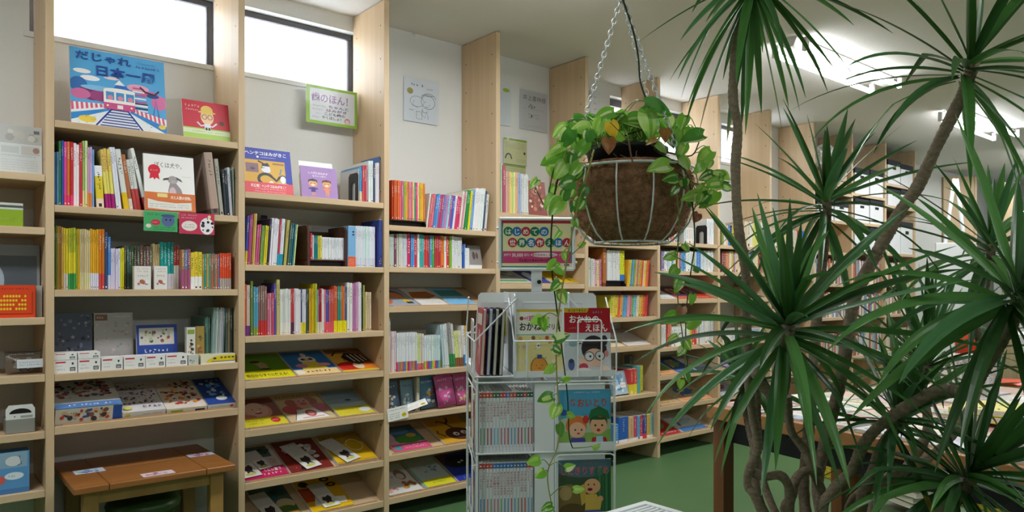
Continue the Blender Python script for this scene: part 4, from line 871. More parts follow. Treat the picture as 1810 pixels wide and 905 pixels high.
# ---------------------------------------------------------------- games, boxes and pouches on the shelves
def face_box(name, label, cat, x0, x1, ytop, z, depth, art, dy=.03, side='d8d8d4', lean=0, group=None, lid=None, mat='gloss', lift=0.0):
    Y = D + dy; xa, xb = clampx(on_y(x0, 508, Y)[0], on_y(x1, 508, Y)[0]); zz = z + lift + .0006 + depth * math.sin(math.radians(lean)); h = on_y((x0 + x1) / 2, ytop, Y)[1] - zz; w_ = xb - xa
    t = thing(name, label, cat, ((xa + xb) / 2, Y, zz), (-math.radians(lean), 0, 0), group)
    b = MB(); hb = h * .62 if lid else h
    b.box(-w_ / 2 + .0008, .0008, 0, w_ / 2 - .0008, depth - .0008, hb, side); art(Art(b, w_, h, .0008 if lid else .0008))
    b.build('box_body', mat, t, bevel=.0008)
    b = MB(); b.box(-w_ / 2, .0006, h * .985 if not lid else hb, w_ / 2, depth, h + .0004, lid or side); b.build('box_lid', mat, t)
    return t
# small white cartons
CT = simple('eceae8', [('r', .06, .78, .5, .9, 'c83848'), ('s', .1, .5, .4, .62, '707070', 1), ('s', .1, .2, .5, .4, '8a8a8a', 1), ('r', .68, .14, .92, .44, '54585c'), ('r', .72, .2, .88, .24, 'eceae8'), ('r', .72, .3, .88, .34, 'eceae8'), ('e', .8, .72, .05, .1, '404040', 8)])
Z14 = .807
ch = .049
for (x0, x1, yt, lift, lb) in ((95.5, 136.5, 641.5, 0, 'lower white carton under the dark puzzle'), (95.5, 136, 624.5, ch, 'white carton stacked on another under the dark puzzle'),
                               (138, 177.5, 639.5, 0, 'lower white carton of the second stack'), (138, 177, 623, ch, 'upper white carton of the second stack'),
                               (179.5, 217, 637, 0, 'white carton under the pale puzzle corner'), (219, 256.5, 634, 0, 'white carton before the navy book, nearer the pale puzzle'), (257.5, 292, 631.5, 0, 'white carton before the middle of the navy book'), (293.5, 331, 630, 0, 'last white carton, beside the small card boxes')):
    Y = D + .012; xa = on_y(x0, 508, Y)[0]; xb = on_y(x1, 508, Y)[0]
    t = thing('carton', lb, 'carton', ((xa + xb) / 2, Y, Z14 + .0006 + lift), group='small white cartons in a row'); w_ = xb - xa; h = ch - .002 if not lift else on_y((x0 + x1) / 2, yt, Y)[1] - Z14 - lift
    b = MB(); b.box(-w_ / 2, 0, 0, w_ / 2, .075, h, 'e6e4e2'); CT(Art(b, w_, h, 0)); b.build('carton_body', 'print', t)
    b = MB(); b.box(-w_ / 2, -.0004, h, w_ / 2, .075, h + .0008, 'efedeb'); b.build('carton_flap', 'print', t)
def art_pz1(A):
    rn = random.Random(1); A.rect(0, 0, 1, 1, '4a5060')
    A.blobs(.02, .02, .98, .98, 60, ['6a7080', '3a404e', '8a8e98', '54586a', '2e3440', '787a88'], (.02, .06), rn); A.scrawl(.7, .92, .95, .97, 'b0b0b8', 1)
face_box('puzzle_box', 'dark grey crowded picture puzzle box at the back of the shelf', 'puzzle box', 95.5, 163.5, 553, Z14, .03, art_pz1, dy=.13, side='3a3e48', lean=4)
def art_pz2(A):
    rn = random.Random(2); A.rect(0, 0, 1, 1, 'a8a4a2'); A.blobs(.03, .03, .97, .85, 40, ['b8b0ac', '989490', 'c4b4b0', '8e9098', 'b09898'], (.02, .05), rn); A.rect(.03, .86, .34, .97, '7a5848'); A.scrawl(.06, .88, .3, .95, 'd8c8b8', 1); A.scrawl(.5, .9, .95, .96, 'd8d4d0', 1)
face_box('puzzle_box', 'pale grey picture puzzle box with a brown label corner', 'puzzle box', 167, 236, 553, Z14, .03, art_pz2, dy=.13, side='a09c98', lean=4)
stand_cover('game_book', 'navy game book with a pale picture panel and upside-down white lettering', 243, 315, 575, Z14, .012, simple('2c4694', [('r', .06, .5, .92, .92, 'c8c4bc'), ('b', .08, .52, .9, .9, 26, ['5a5a5a', '3a4a8a', 'a8b888', 'd8b888', '8a5048'], (.02, .05)), ('s', .14, .26, .86, .44, 'dce0ec', 1)]), dy=.1, lean=8, cat='book')
face_box('card_box', 'narrow white card box with small animal pictures', 'box', 330, 345.5, 579, Z14, .03, simple('d8d4cc', [('r', .1, .82, .9, .94, '8aa048'), ('b', .1, .05, .9, .8, 10, ['6a5048', '3a3a38', 'b08858'], (.1, .2))]), dy=.06, side='c8c4bc')
face_box('card_box', 'narrow mustard card box beside the white animal card box', 'box', 346.5, 361.5, 577, Z14, .03, simple('a08848', [('b', .1, .05, .9, .95, 12, ['6a5838', 'c0a868', '5a6a48', '9a5a40'], (.1, .2))]), dy=.06, side='8a7840')
row(Z14, 'thin booklets over the train box', [(363, 372, 3, 560, '5a7a70 7ab0a8 607870', {'dy': .07}), (372, 394, 7, 544, '8aa0a0 c8ccd0 9aa8a0 d0d0d0 b0a8b8 6a8a90', {'lean': 2}), (394, 406, 3, 543, '5a6a58 8a7a68 3c4a48')], kind='booklet', noun='booklet', dep=.2, dy=.05)
face_box('toy_box', 'small grey carton beside the yellow train box', 'box', 333, 351, 627.5, Z14, .05, simple('c8cac4', [('b', .1, .1, .9, .9, 6, ['8a9088', 'a8b0a0'], (.06, .12))]), dy=.012)
def art_shink(A):
    A.rect(0, 0, 1, 1, 'e2dcc0'); A.poly([(.14, .12), (.2, .4), (.36, .72), (.6, .86), (1, .86), (1, .2), (.5, .12)], 'e0c822'); A.rect(.3, .2, 1, .28, '5a6a9a'); A.rect(0, 0, 1, .1, 'f0f0ec')
    for i in range(4): A.rect(.56 + i * .11, .55, .63 + i * .11, .7, '4a4830')
    A.ell(.4, .56, .05, .1, '3a3c40')
face_box('toy_box', 'long yellow bullet train toy box at the shelf end', 'toy box', 355, 416, 626, Z14, .06, art_shink, dy=.012, side='dcd6b8')
def pack(x0, x1, lb):
    face_box('card_box', lb, 'box', x0, x1, 470.5, 1.112, .035, simple('ece6e2', [('s', .15, .72, .9, .94, 'b08878', 2), ('b', .08, .1, .95, .5, 9, ['d89848', '3a3434', 'f4f2ee', 'c87888', 'b06848'], (.08, .16)), ('s', .2, .52, .85, .66, 'c09888', 1)]), dy=.006, side='d8c8c0', group='two small pale card boxes before the paperbacks')
pack(237.5, 267, 'small pale card box before the brown paperbacks'); pack(272.5, 296, 'small pale card box before the teal paperbacks')
# clear pouches at the right end of the paperback row
def pouch(label, x0, x1, ytop, z, dy, cols, lean=6, roll=0, header=None):
    Y = D + dy; xa, xb = clampx(on_y(x0, 508, Y)[0], on_y(x1, 508, Y)[0]); w_ = xb - xa; h = on_y((x0 + x1) / 2, ytop, Y)[1] - z
    t = thing('pouch', label, 'plastic pouch', ((xa + xb) / 2, Y, z + .004 + w_ * .5 * abs(math.sin(math.radians(roll)))), (-math.radians(lean), math.radians(roll), 0), 'hanging pouches on the flat shelf' if header != '-' else None)
    rn = random.Random(label); b = MB(); n, m = 8, 8; V = []; F = []
    for i in range(m + 1):
        for k in range(n + 1):
            u, v = k / n, i / m
            V.append(((u - .5) * w_, -.022 * math.sin(PI * u) * math.sin(PI * min(1, v * 1.15)) ** .6 + rn.uniform(-.002, .002), v * h * .96))
    for i in range(m):
        for k in range(n):
            F.append((i * (n + 1) + k, i * (n + 1) + k + 1, (i + 1) * (n + 1) + k + 1, (i + 1) * (n + 1) + k))
    b.add(V, F, 'ffffff', 0, True); b.build('film', 'clear', t)
    b = MB(); b.box(-w_ / 2 + .003, .003, .002, w_ / 2 - .003, .008, h * .96, cols[0]); A = Art(b, w_ - .01, h * .96, .003)
    A.blobs(.08, .06, .92, .7, 16, cols[1:], (.05, .12), rn); A.rect(.06, .76, .94, .96, cols[0]); A.scrawl(.15, .8, .85, .92, 'f0e8e8' if lum(cols[0]) < .6 else '5a4858', 1, rn); b.build('insert_card', 'gloss', t)
    b = MB(); b.box(-w_ / 2, -.002, h * .93, w_ / 2, .011, h, cols[0]); b.build('header_strip', 'gloss', t)
    return t
Z35 = .497
pouch('clear pouch of brown and white pieces with a blue header, beside the upright', 688, 711, 676, Z35, .04, ['4a6078', 'c8b8a0', '5a4038', 'd8d8d8', 'a89078'], lean=10, roll=-6)
pouch('clear pouch with a pale blue card', 710, 736, 673, Z35, .07, ['8aaabc', 'c8d8e0', '5a7a8a', 'd8e4e8'], lean=8)
pouch('clear pouch of red and yellow toys beside a cream booklet', 744, 776, 667, Z35, .06, ['5a88a8', 'c84038', 'e8e8ec', '4a5a50', 'd8c048', '3a4a58'], lean=8, roll=-3)
row(Z35, 'pouch shelf', [(738, 743, 1, 666, 'd8ccb0')], kind='booklet', noun='booklet', dep=.1, dy=.05, group='booklet among pouches')
pouch('bright pink pouch leaning beside the toy pouch', 776, 808, 664, Z35, .035, ['dc5c9c', 'f0b8d4', 'a8b8d8', 'f0d0e0', 'd85a98'], lean=10, roll=-6)
pouch('second bright pink pouch, nearer the white rack', 808, 832, 662, Z35, .05, ['dc5c9c', 'f0c0d8', '98c0b0', 'f0d8e4', 'e8d888'], lean=10, roll=-5)
def art_tag(A):
    A.rect(0, 0, 1, 1, 'f2f0ec'); A.scrawl(.08, .72, .9, .92, '2c2c30', 1); A.scrawl(.1, .12, .62, .62, '3a3a40', 3); A.ell(.8, .3, .12, .16, 'd8c020'); A.disc(.77, .32, .02, '2a2a20', 6); A.disc(.84, .3, .02, '2a2a20', 6)
tg = card('price_card', 'white shelf tag with dark lines and a yellow dot hanging under the pouches', 'card', 686, 719, 722, 742, D - .004, art_tag); tg.rotation_euler.y = math.radians(-6)
tg2 = card('price_card', 'white shelf tag lying tilted before the pale blue pouch', 'card', 718, 709, 757, 721, D + .016, art_tag); tg2.rotation_euler = (math.radians(-35), math.radians(-12), 0)
# leaning card and box at the end of the row below the tray
face_box('card_box', 'slim white box standing at the end of the paperback row', 'box', 822, 829.5, 438.5, 1.219, .1, simple('e0e2e4', [('s', .2, .4, .8, .9, 'b0b4b8', 3)]), dy=.03)
stand_cover('card_stand', 'grey photo card leaning on a white base', 831, 853, 435, 1.219 + .014, .004, simple('8a8684', [('e', .4, .5, .12, .2, '5a4a48'), ('e', .65, .5, .1, .16, '6a4a44')]), dy=.05, lean=14, cat='card')
face_box('card_box', 'flat white box under the grey photo card', 'box', 829.8, 852, 468.5, 1.219, .08, simple('e4e4e2', []), dy=.03)
# boxed games on the sloped shelf
def game_box(label, x0, x1, z, length, t, topc, frontc, bits, fbits):
    Y = D + .034; xa = on_y(x0, 508, Y)[0]; xb = on_y(x1, 508, Y)[0]; w_ = xb - xa
    base = z - .009 + math.tan(SLOPE) * (.034 - .022) + .0015
    e = thing('game_box', label, 'game box', ((xa + xb) / 2, Y, base), (SLOPE, 0, 0), 'boxed games on the sloped shelf')
    b = MB(); b.box(-w_ / 2 + .002, .002, 0, w_ / 2 - .002, length - .002, t * .5, frontc); b.build('box_base', 'gloss', e, bevel=.0008)
    b = MB(); b.box(-w_ / 2, 0, t * .12, w_ / 2, length, t, frontc)
    simple(frontc, fbits)(Art(b, w_, t * .88, 0, z0=t * .12))
    T0 = Matrix(((1, 0, 0, 0), (0, 0, 1, 0), (0, -1, 0, t), (0, 0, 0, 1)))      # artwork plane laid on the lid
    c = MB(T0); simple(topc, bits)(Art(c, w_, length, 0)); bb = len(b.v); b.v += c.v; b.f += [[i + bb for i in f] for f in c.f]; b.c += c.c; b.m += c.m; b.sm += c.sm
    b.build('box_lid', 'gloss', e, bevel=0)
    return e
ZS = .615
game_box('large white board game box with a blue side and small people', 96.5, 214, ZS, .24, .068, 'd8d6d4', 'e0dcd4', [('b', .05, .3, .95, .95, 70, ['8a3038', 'c04848', '404048', 'c8c0b8', '6a6870', 'a87868'], (.02, .06)), ('r', 0, 0, 1, .16, '5a80b8'), ('s', .2, .04, .9, .13, 'e8ecf4', 1)],
         [('r', .86, 0, 1, 1, '2c58b0'), ('b', .05, .1, .84, .9, 34, ['c84838', '3a5aa8', 'e0b890', 'd8a030', '48404a', '8a5a48'], (.02, .05)), ('s', .22, .2, .34, .8, '3a4a80', 3)])
game_box('white game box covered in small black and pink figures', 216, 292, ZS, .25, .03, 'd4d0d4', 'dcd8d4', [('b', .05, .2, .95, .95, 110, ['3a3438', '5a4a50', 'c89898', '6a6068', 'a88088'], (.015, .04)), ('s', .5, .06, .95, .18, '40384a', 1), ('e', .14, .1, .1, .05, 'd8cc58')], [('s', .4, .3, .95, .7, '6a6460', 1), ('e', .12, .5, .06, .25, 'd0c040')])
game_box('white game box with red and orange characters', 294, 365, ZS, .25, .026, 'dcd0c4', 'dcd6c8', [('b', .05, .1, .95, .95, 70, ['c83838', 'e08838', 'e0c050', '4a3a38', 'f0e8e0', 'c87858'], (.03, .07)), ('l', [(.7, .95), (.9, .6)], .03, '342c30')], [('r', .1, .2, .4, .7, 'a0b048'), ('r', .7, .1, .95, .6, '383438')])
game_box('small navy game box with a bright blue picture', 367, 416, ZS, .24, .028, '2c4a98', 'd4d4d0', [('b', .1, .2, .9, .9, 34, ['5a9ad8', 'e0e8f0', '284078', '88b8e0'], (.05, .1)), ('s', .1, .82, .9, .95, 'd0dcf0', 1), ('e', .6, .2, .2, .08, 'e8ecf0')], [('s', .1, .3, .9, .75, '6a8a70', 1), ('e', .85, .5, .06, .25, 'c83848')])
# leftmost bookcase
face_box('catalogue', 'pale product catalogue sheet with a grey photo top, on the upper shelf', 'catalogue', -30, 77, 219, 1.524, .012, simple('d4d8d8', [('r', .0, .62, 1, 1, 'bcbcb8'), ('b', .3, .66, .95, .95, 10, ['d0ccc4', 'a8a8a4', 'c4c0b8'], (.05, .1)), ('r', .86, .85, .96, .92, '6a7078'), ('r', .3, .42, .6, .56, 'c4c8c8'), ('r', .64, .4, .96, .58, 'c8c4c0'), ('e', .9, .5, .06, .06, 'a08078'), ('s', .3, .34, .95, .39, '9aa0a4', 1), ('s', .3, .05, .95, .3, 'b4b8bc', 5)]), dy=.05, lean=5)
face_box('toy_box', 'lime green box with a white top panel', 'box', -20, 41, 358, 1.334, .06, simple('8aa828', [('r', 0, .72, 1, 1, 'c8ccc8'), ('r', .3, .8, 1, .9, '50544c'), ('s', .1, .25, .95, .4, 'b8c860', 1)]), dy=.03, side='7a9424')
face_box('game_box', 'orange game box with a grid of yellow dots', 'game box', -40, 63, 504, 1.013, .05, simple('d8441c', [('s', .2, .84, .9, .94, '8a2c14', 1)] + [('e', .4 + .052 * i, .66 - .13 * j, .022, .042, 'e8c828', 8) for i in range(9) for j in range(4) if (i + j) % 7] + [('l', [(.36, .12), (.94, .12), (.94, .8)], .012, '8a2c14')]), dy=.02, side='c03c18')
face_box('toy_box', 'pale grey box with a window of blue shapes behind the orange game', 'box', -40, 74, 432, 1.013, .04, simple('8a9094', [('r', .35, .3, .95, .85, '5a646c'), ('e', .3, .5, .12, .2, 'a8bcc8'), ('e', .26, .5, .07, .1, '6a9ac0'), ('r', .3, .06, .9, .24, 'b8b0b4'), ('s', .4, .1, .85, .2, '6a5a60', 1)]), dy=.1, side='80868a', lean=3)
face_box('card_box', 'white carton peeking out beside the orange game', 'box', 64, 75, 505, 1.013, .05, simple('b8b8b4', []), dy=.05)
pouch('clear bag of dark trinkets with a white and blue label', 8, 76, 620, .809, .06, ['6a5a48', '2c2a2c', '4a4440', '8a8478', '54585c'], lean=14, header='-')
lab = card('price_card', 'white and blue label tucked at the foot of the trinket bag', 'card', 30, 635, 76, 650, D + .01, simple('d4d8dc', [('s', .1, .2, .9, .8, '4a6a9a', 2)]))
def carry(label, x0, x1, ytop, z):
    Y = D + .02; xa = on_y(x0, 508, Y)[0]; xb = on_y(x1, 508, Y)[0]; w_ = xb - xa; h = on_y(x1, ytop, Y)[1] - z
    t = thing('craft_case', label, 'case', ((xa + xb) / 2, Y, z + .0006))
    b = MB(); b.box(-w_ / 2, .0, 0, w_ / 2, .09, h * .5, '8a8a84'); b.build('clear_body', 'gloss', t, bevel=.002)
    pts = [(-w_ / 2, h * .5), (-w_ / 2, h * .86), (-w_ * .4, h), (w_ * .4, h), (w_ / 2, h * .86), (w_ / 2, h * .5)]
    b = MB(); b.extrude(pts, 'y', .0, .006, 'dcdcda'); A = Art(b, w_, h, 0); A.ell(.5, .7, .38, .18, '1c1a1c', 16, 0, PI); A.rect(.5, .54, .92, .62, '9a9a96'); A.disc(.3, .6, .03, '6a6a66', 8)
    b.build('handle_card', 'gloss', t)
carry('clear craft case with a white handle card and dark opening', 10, 62, 714, .605)
face_box('game_box', 'light blue game box with a cartoon panel on the low left shelf', 'game box', -20, 52, 800, .396, .07, simple('5a94c8', [('r', .2, .62, .95, 1, '88a8c0'), ('e', .6, .78, .2, .12, 'd0d4d8'), ('l', [(.75, .9), (.8, .7), (.7, .66)], .015, '2c3038'), ('e', .62, .42, .24, .09, 'd8e4ec'), ('s', .48, .38, .76, .46, '4a6a9a', 1), ('r', 0, 0, 1, .12, '4a7ab0'), ('e', .3, .35, .1, .1, 'd06058')]), dy=.02, side='4a84b8')
# bay behind the sign and beyond
stand_cover('picture_book', 'red and brown flowered picture book behind the vines, facing out', 935, 968, 322, 1.527, .012, simple('8a4438', [('b', .05, .05, .95, .9, 34, ['c87858', 'd8b088', 'a8583c', 'e0c8b0', '6a3a30'], (.04, .1)), ('r', .3, .84, .6, .94, 'e0dcd4'), ('s', .34, .86, .56, .92, '403c38', 1)]), dy=.06, lean=8)
face_box('book_pack', 'light blue wrapped book pack with a white price label', 'book', 1087, 1113, 655, .434, .03, simple('a8c0d0', [('b', .05, .05, .95, .95, 16, ['d0dce4', '7a98b0', 'e4e8ec', '5a8ab8'], (.06, .14)), ('r', .5, .28, .85, .5, 'f0ecec'), ('s', .54, .32, .82, .46, 'b05060', 1)]), dy=.04, lean=16, side='8aa8bc')
face_box('file_box', 'grey file box behind the red and green spines', 'box', 1113, 1137, 628, .434, .05, simple('6a7270', [('r', 0, .9, 1, 1, '7a8280')]), dy=.2, side='5a6260')
stand_cover('picture_book', 'blue and red picture book behind the right side of the hanging basket', 1172, 1198, 384, 1.425, .01, simple('5a84b8', [('b', .05, .05, .95, .95, 26, ['d86048', 'e8e4dc', 'e0b848', '3a5a98', 'c84040'], (.06, .14))]), dy=.2, lean=6)

# ---------------------------------------------------------------- papers on the window wall
def laminated(label, px0, py0, px1, py1, Y, art, name='poster', film=True, **k):
    xa = on_y(px0, 508, Y)[0]; xb = on_y(px1, 508, Y)[0]; z1 = on_y((px0 + px1) / 2, py0, Y)[1]; z0 = on_y((px0 + px1) / 2, py1, Y)[1]
    t = thing(name, label, 'poster', ((xa + xb) / 2, Y, z0)); w_, h = xb - xa, z1 - z0
    b = MB(); b.box(-w_ / 2, 0, 0, w_ / 2, .0014, h, 'e6e8ea'); art(Art(b, w_, h, 0)); b.build('sheet', 'print', t)
    if film:
        b = MB(); n = 10; V = []; F = []
        for i in range(n + 1):
            for j in range(n + 1): V.append(((i / n - .5) * (w_ + .012), -.003 - .0012 * math.sin(i * 2.1 + j * 1.3), j / n * (h + .012) - .006))
        for i in range(n):
            for j in range(n): F.append((i * (n + 1) + j, (i + 1) * (n + 1) + j, (i + 1) * (n + 1) + j + 1, i * (n + 1) + j + 1))
        b.add(V, F, 'ffffff', 0, True); b.build('clear_cover', 'clear', t)
    return t
def art_teeth(A):
    A.rect(0, 0, 1, 1, '9cc83c'); A.rect(.07, .08, .95, .93, 'eeeef0')
    A.text('歯のほん！', .1, .6, .26, 'b48ac0', fit=.82)
    for i, (s, c) in enumerate((('ちゃんと', '3a6aa0'), ('はみがき', '8a4a70'), ('こども歯の', '3a4a78'), ('やくほしょ！', '2c5a50'))): A.text(s, .42 - .04 * i, .46 - .1 * i, .085, c, fit=.42)
    for i in range(4): A.scrawl(.12, .44 - .1 * i, .38 - .04 * i, .52 - .1 * i, 'a8a8b4', 1)
    A.disc(.8, .16, .06, 'e08a98', 10); A.disc(.8, .14, .045, 'f0dcd0', 10)
laminated('green bordered handwritten poster hanging below the second window', 541, 156, 631, 222, WY - .064, art_teeth)
def art_boy(A):
    A.rect(0, 0, 1, 1, 'dfe3e8'); L = '5a5e66'
    A.scrawl(.2, .8, .62, .92, L, 1); A.scrawl(.66, .78, .88, .84, L, 1); A.ell(.18, .7, .085, .07, 'a89a50')
    A.curve(.7, .5, .2, .16, 2.2, 7.4, .012, L, 20); A.curve(.72, .56, .22, .14, .3, 3.0, .012, L)
    for i in range(6): A.curve(.6 + .05 * i, .56, .12, .1, .9 + .1 * i, 2.4, .008, L, 8)
    A.disc(.62, .5, .012, '3a3c40', 6); A.disc(.74, .44, .012, '3a3c40', 6); A.curve(.66, .41, .06, .03, 3.6, 5.8, .01, L, 8)
    A.curve(.38, .48, .2, .12, 0, 6.28, .008, L, 20); A.line([(.3, .5), (.24, .38), (.4, .34)], .008, L); A.line([(.36, .25), (.36, .08), (.52, .08), (.52, .25), (.36, .25)], .01, L); A.line([(.55, .3), (.5, .2), (.6, .12), (.66, .28), (.7, .1)], .01, L); A.scrawl(.1, .24, .3, .3, L, 1); A.curve(.6, .3, .08, .06, 2.6, 6.2, .01, L, 8)
laminated('white line drawing of a child under a laminate, on the bare wall bay', 713.5, 141, 774.5, 217, WY - .006, art_boy)
def art_sheet(A):
    A.rect(0, 0, 1, 1, 'dadfe0'); A.ell(.75, .9, .22, .05, 'a8b838'); A.line([(.2, .75), (.24, .1)], .03, 'b0b4bc'); A.scrawl(.3, .2, .5, .7, 'c8ccd0', 5)
laminated('narrow pale sheet with a lime leaf mark, half hidden by the upright', 874, 151, 901.5, 221, WY - .006, art_sheet)
def art_shop(A):
    A.rect(0, 0, 1, 1, 'cfcfcd'); L = '66666a'
    A.text('井上書林様', .1, .76, .15, L, bold=False, fit=.84); A.blobs(.3, .52, .6, .68, 7, ['6a6a6e', '8a8a8c'], (.015, .03)); A.scrawl(.3, .28, .74, .44, '88888a', 2); A.disc(.42, .36, .03, '5a5a5e', 8); A.scrawl(.1, .5, .9, .58, 'b0b0b0', 1); A.scrawl(.1, .08, .9, .13, 'b8b8b8', 1)
laminated('grey handwritten sheet with large pencilled characters under a laminate', 919, 162, 967.5, 231, WY - .006, art_shop)
def art_strip(A):
    A.rect(0, 0, 1, 1, 'cfce98'); A.rect(0, .93, 1, 1, '8aa828'); A.scrawl(.04, .62, .9, .88, '8a8a54', 4); A.line([(.06, .2), (.12, .36), (.2, .4), (.28, .36), (.34, .2)], .05, '3c5048'); A.scrawl(.55, .1, .95, .24, '7a8a48', 2); A.disc(.9, .48, .05, '4a4a38', 8)
laminated('yellow green notice strip pinned above the books behind the sign', 890.5, 246, 931, 291, WY - .008, art_strip)
laminated('second yellow green notice strip, lower and partly behind book tops', 889, 292.5, 929, 330, WY - .008, art_strip)
def art_note(A):
    A.rect(0, 0, 1, 1, 'd8dadf')
    for i in range(5): A.scrawl(.35, .78 - i * .15, .65, .88 - i * .15, '8a8a9c', 1)
laminated('tall white note with one column of writing beside the chain', 1043, 160, 1061, 231, WY - .006, art_note, film=False)
hk = thing('wall_hook', 'small metal hook at the top of the bare wall bay', 'hook', Vector((on_y(731, 62, WY)[0], WY - .012, on_y(731, 62, WY)[1])))
b = MB(); b.tube([(0, .012, .01), (0, 0, .008), (0, -.006, 0), (0, -.004, -.008), (0, .002, -.01)], .0018, 8); b.build('hook_wire', 'grey_metal', hk)
b = MB(); b.lathe([(.0001, 0), (.008, 0), (.008, .003), (.0001, .003)], 12); o = b.build('hook_plate', 'grey_metal', hk); o.rotation_euler = (PI / 2, 0, 0); o.location = (0, .0118, .01)

# ---------------------------------------------------------------- bench and green stool
BZ = .43
fl = Vector(on_z(131, 866, BZ)); fr = Vector(on_z(416, 820, BZ)); bl = Vector(on_z(120.6, 806, BZ)); br = Vector(on_z(366, 776, BZ))
bx0, bx1 = (fl.x + bl.x) / 2, (fr.x + br.x) / 2; by0, by1 = (fl.y + fr.y) / 2, (bl.y + br.y) / 2
bx0 = fl.x; bx1 = fr.x; by1 = min(by1, D + DEP - .02)
t = thing('bench', 'varnished pine bench with three stickers on its seat, under the game boxes', 'bench', (bx0, by0, 0))
bw, bd = bx1 - bx0, by1 - by0
b = MB(); n = 3
for x0, x1, y0, y1 in ((0, .2, 0, 1), (.2, .8, 0, .52), (.2, .8, .52, 1), (.8, 1, 0, 1)): b.box(bw * x0, bd * y0, BZ - .024, bw * x1 - .0012, bd * y1 - .0012, BZ)
b.build('seat', 'bench', t, bevel=.004, seg=3)
for x in (.035, bw - .085):
    for y in (.04, bd - .085):
        b = MB(); b.box(x, y, 0, x + .05, y + .045, BZ - .0242); b.build('leg', 'bench_leg', t, bevel=.004)
b = MB(); b.box(.085, .05, BZ - .075, bw - .085, .07, BZ - .0245); b.build('apron', 'bench_leg', t)
b = MB(); b.box(.085, bd - .075, BZ - .075, bw - .085, bd - .055, BZ - .0245); b.build('apron', 'bench_leg', t)
def sticker(px, py, w_, d_, bits, c):
    x, y = on_z(px, py, BZ); T0 = Matrix(((1, 0, 0, x - bx0), (0, 0, 1, y - by0), (0, -1, 0, BZ + .0004), (0, 0, 0, 1)))
    b = MB(T0); b.box(-w_ / 2, -.0003, 0, w_ / 2, 0, d_, c); simple(c, bits)(Art(b, w_, d_, -.0003)); b.build('sticker', 'gloss', t)
sticker(161, 836, .1, .07, [('b', .1, .1, .9, .9, 9, ['5a88c8', '88b048', 'd8c850', '4a6aa8'], (.05, .1))], 'c4cede')
sticker(283, 840, .11, .06, [('b', .1, .2, .9, .8, 9, ['8a3844', 'c05860', '4a3a48', 'd89aa0'], (.05, .08))], 'd8c8d0')
sticker(358, 806, .1, .06, [('b', .1, .1, .9, .9, 9, ['3a5aa8', 'd88a98', '6a8ac8', 'c04858'], (.05, .1))], 'c8c8da')
gx, gy = on_z(262, 925, .26)
t = thing('stool', 'round dark green stool tucked under the pine bench', 'stool', ((bx0 + bx1) / 2, (by0 + by1) / 2, 0))
M['green_plastic'] = material('green_plastic', '2c4a1e', .35, .5)
b = MB(); b.lathe([(.0001, .31), (.09, .308), (.125, .298), (.135, .28), (.13, .26), (.12, .25), (.0001, .25)], 32); b.build('seat', 'green_plastic', t)
b = MB(); b.lathe([(.11, .25), (.1, .1), (.12, .0), (.1, .0), (.08, .1), (.1, .25)], 24); b.build('pedestal', 'green_plastic', t)

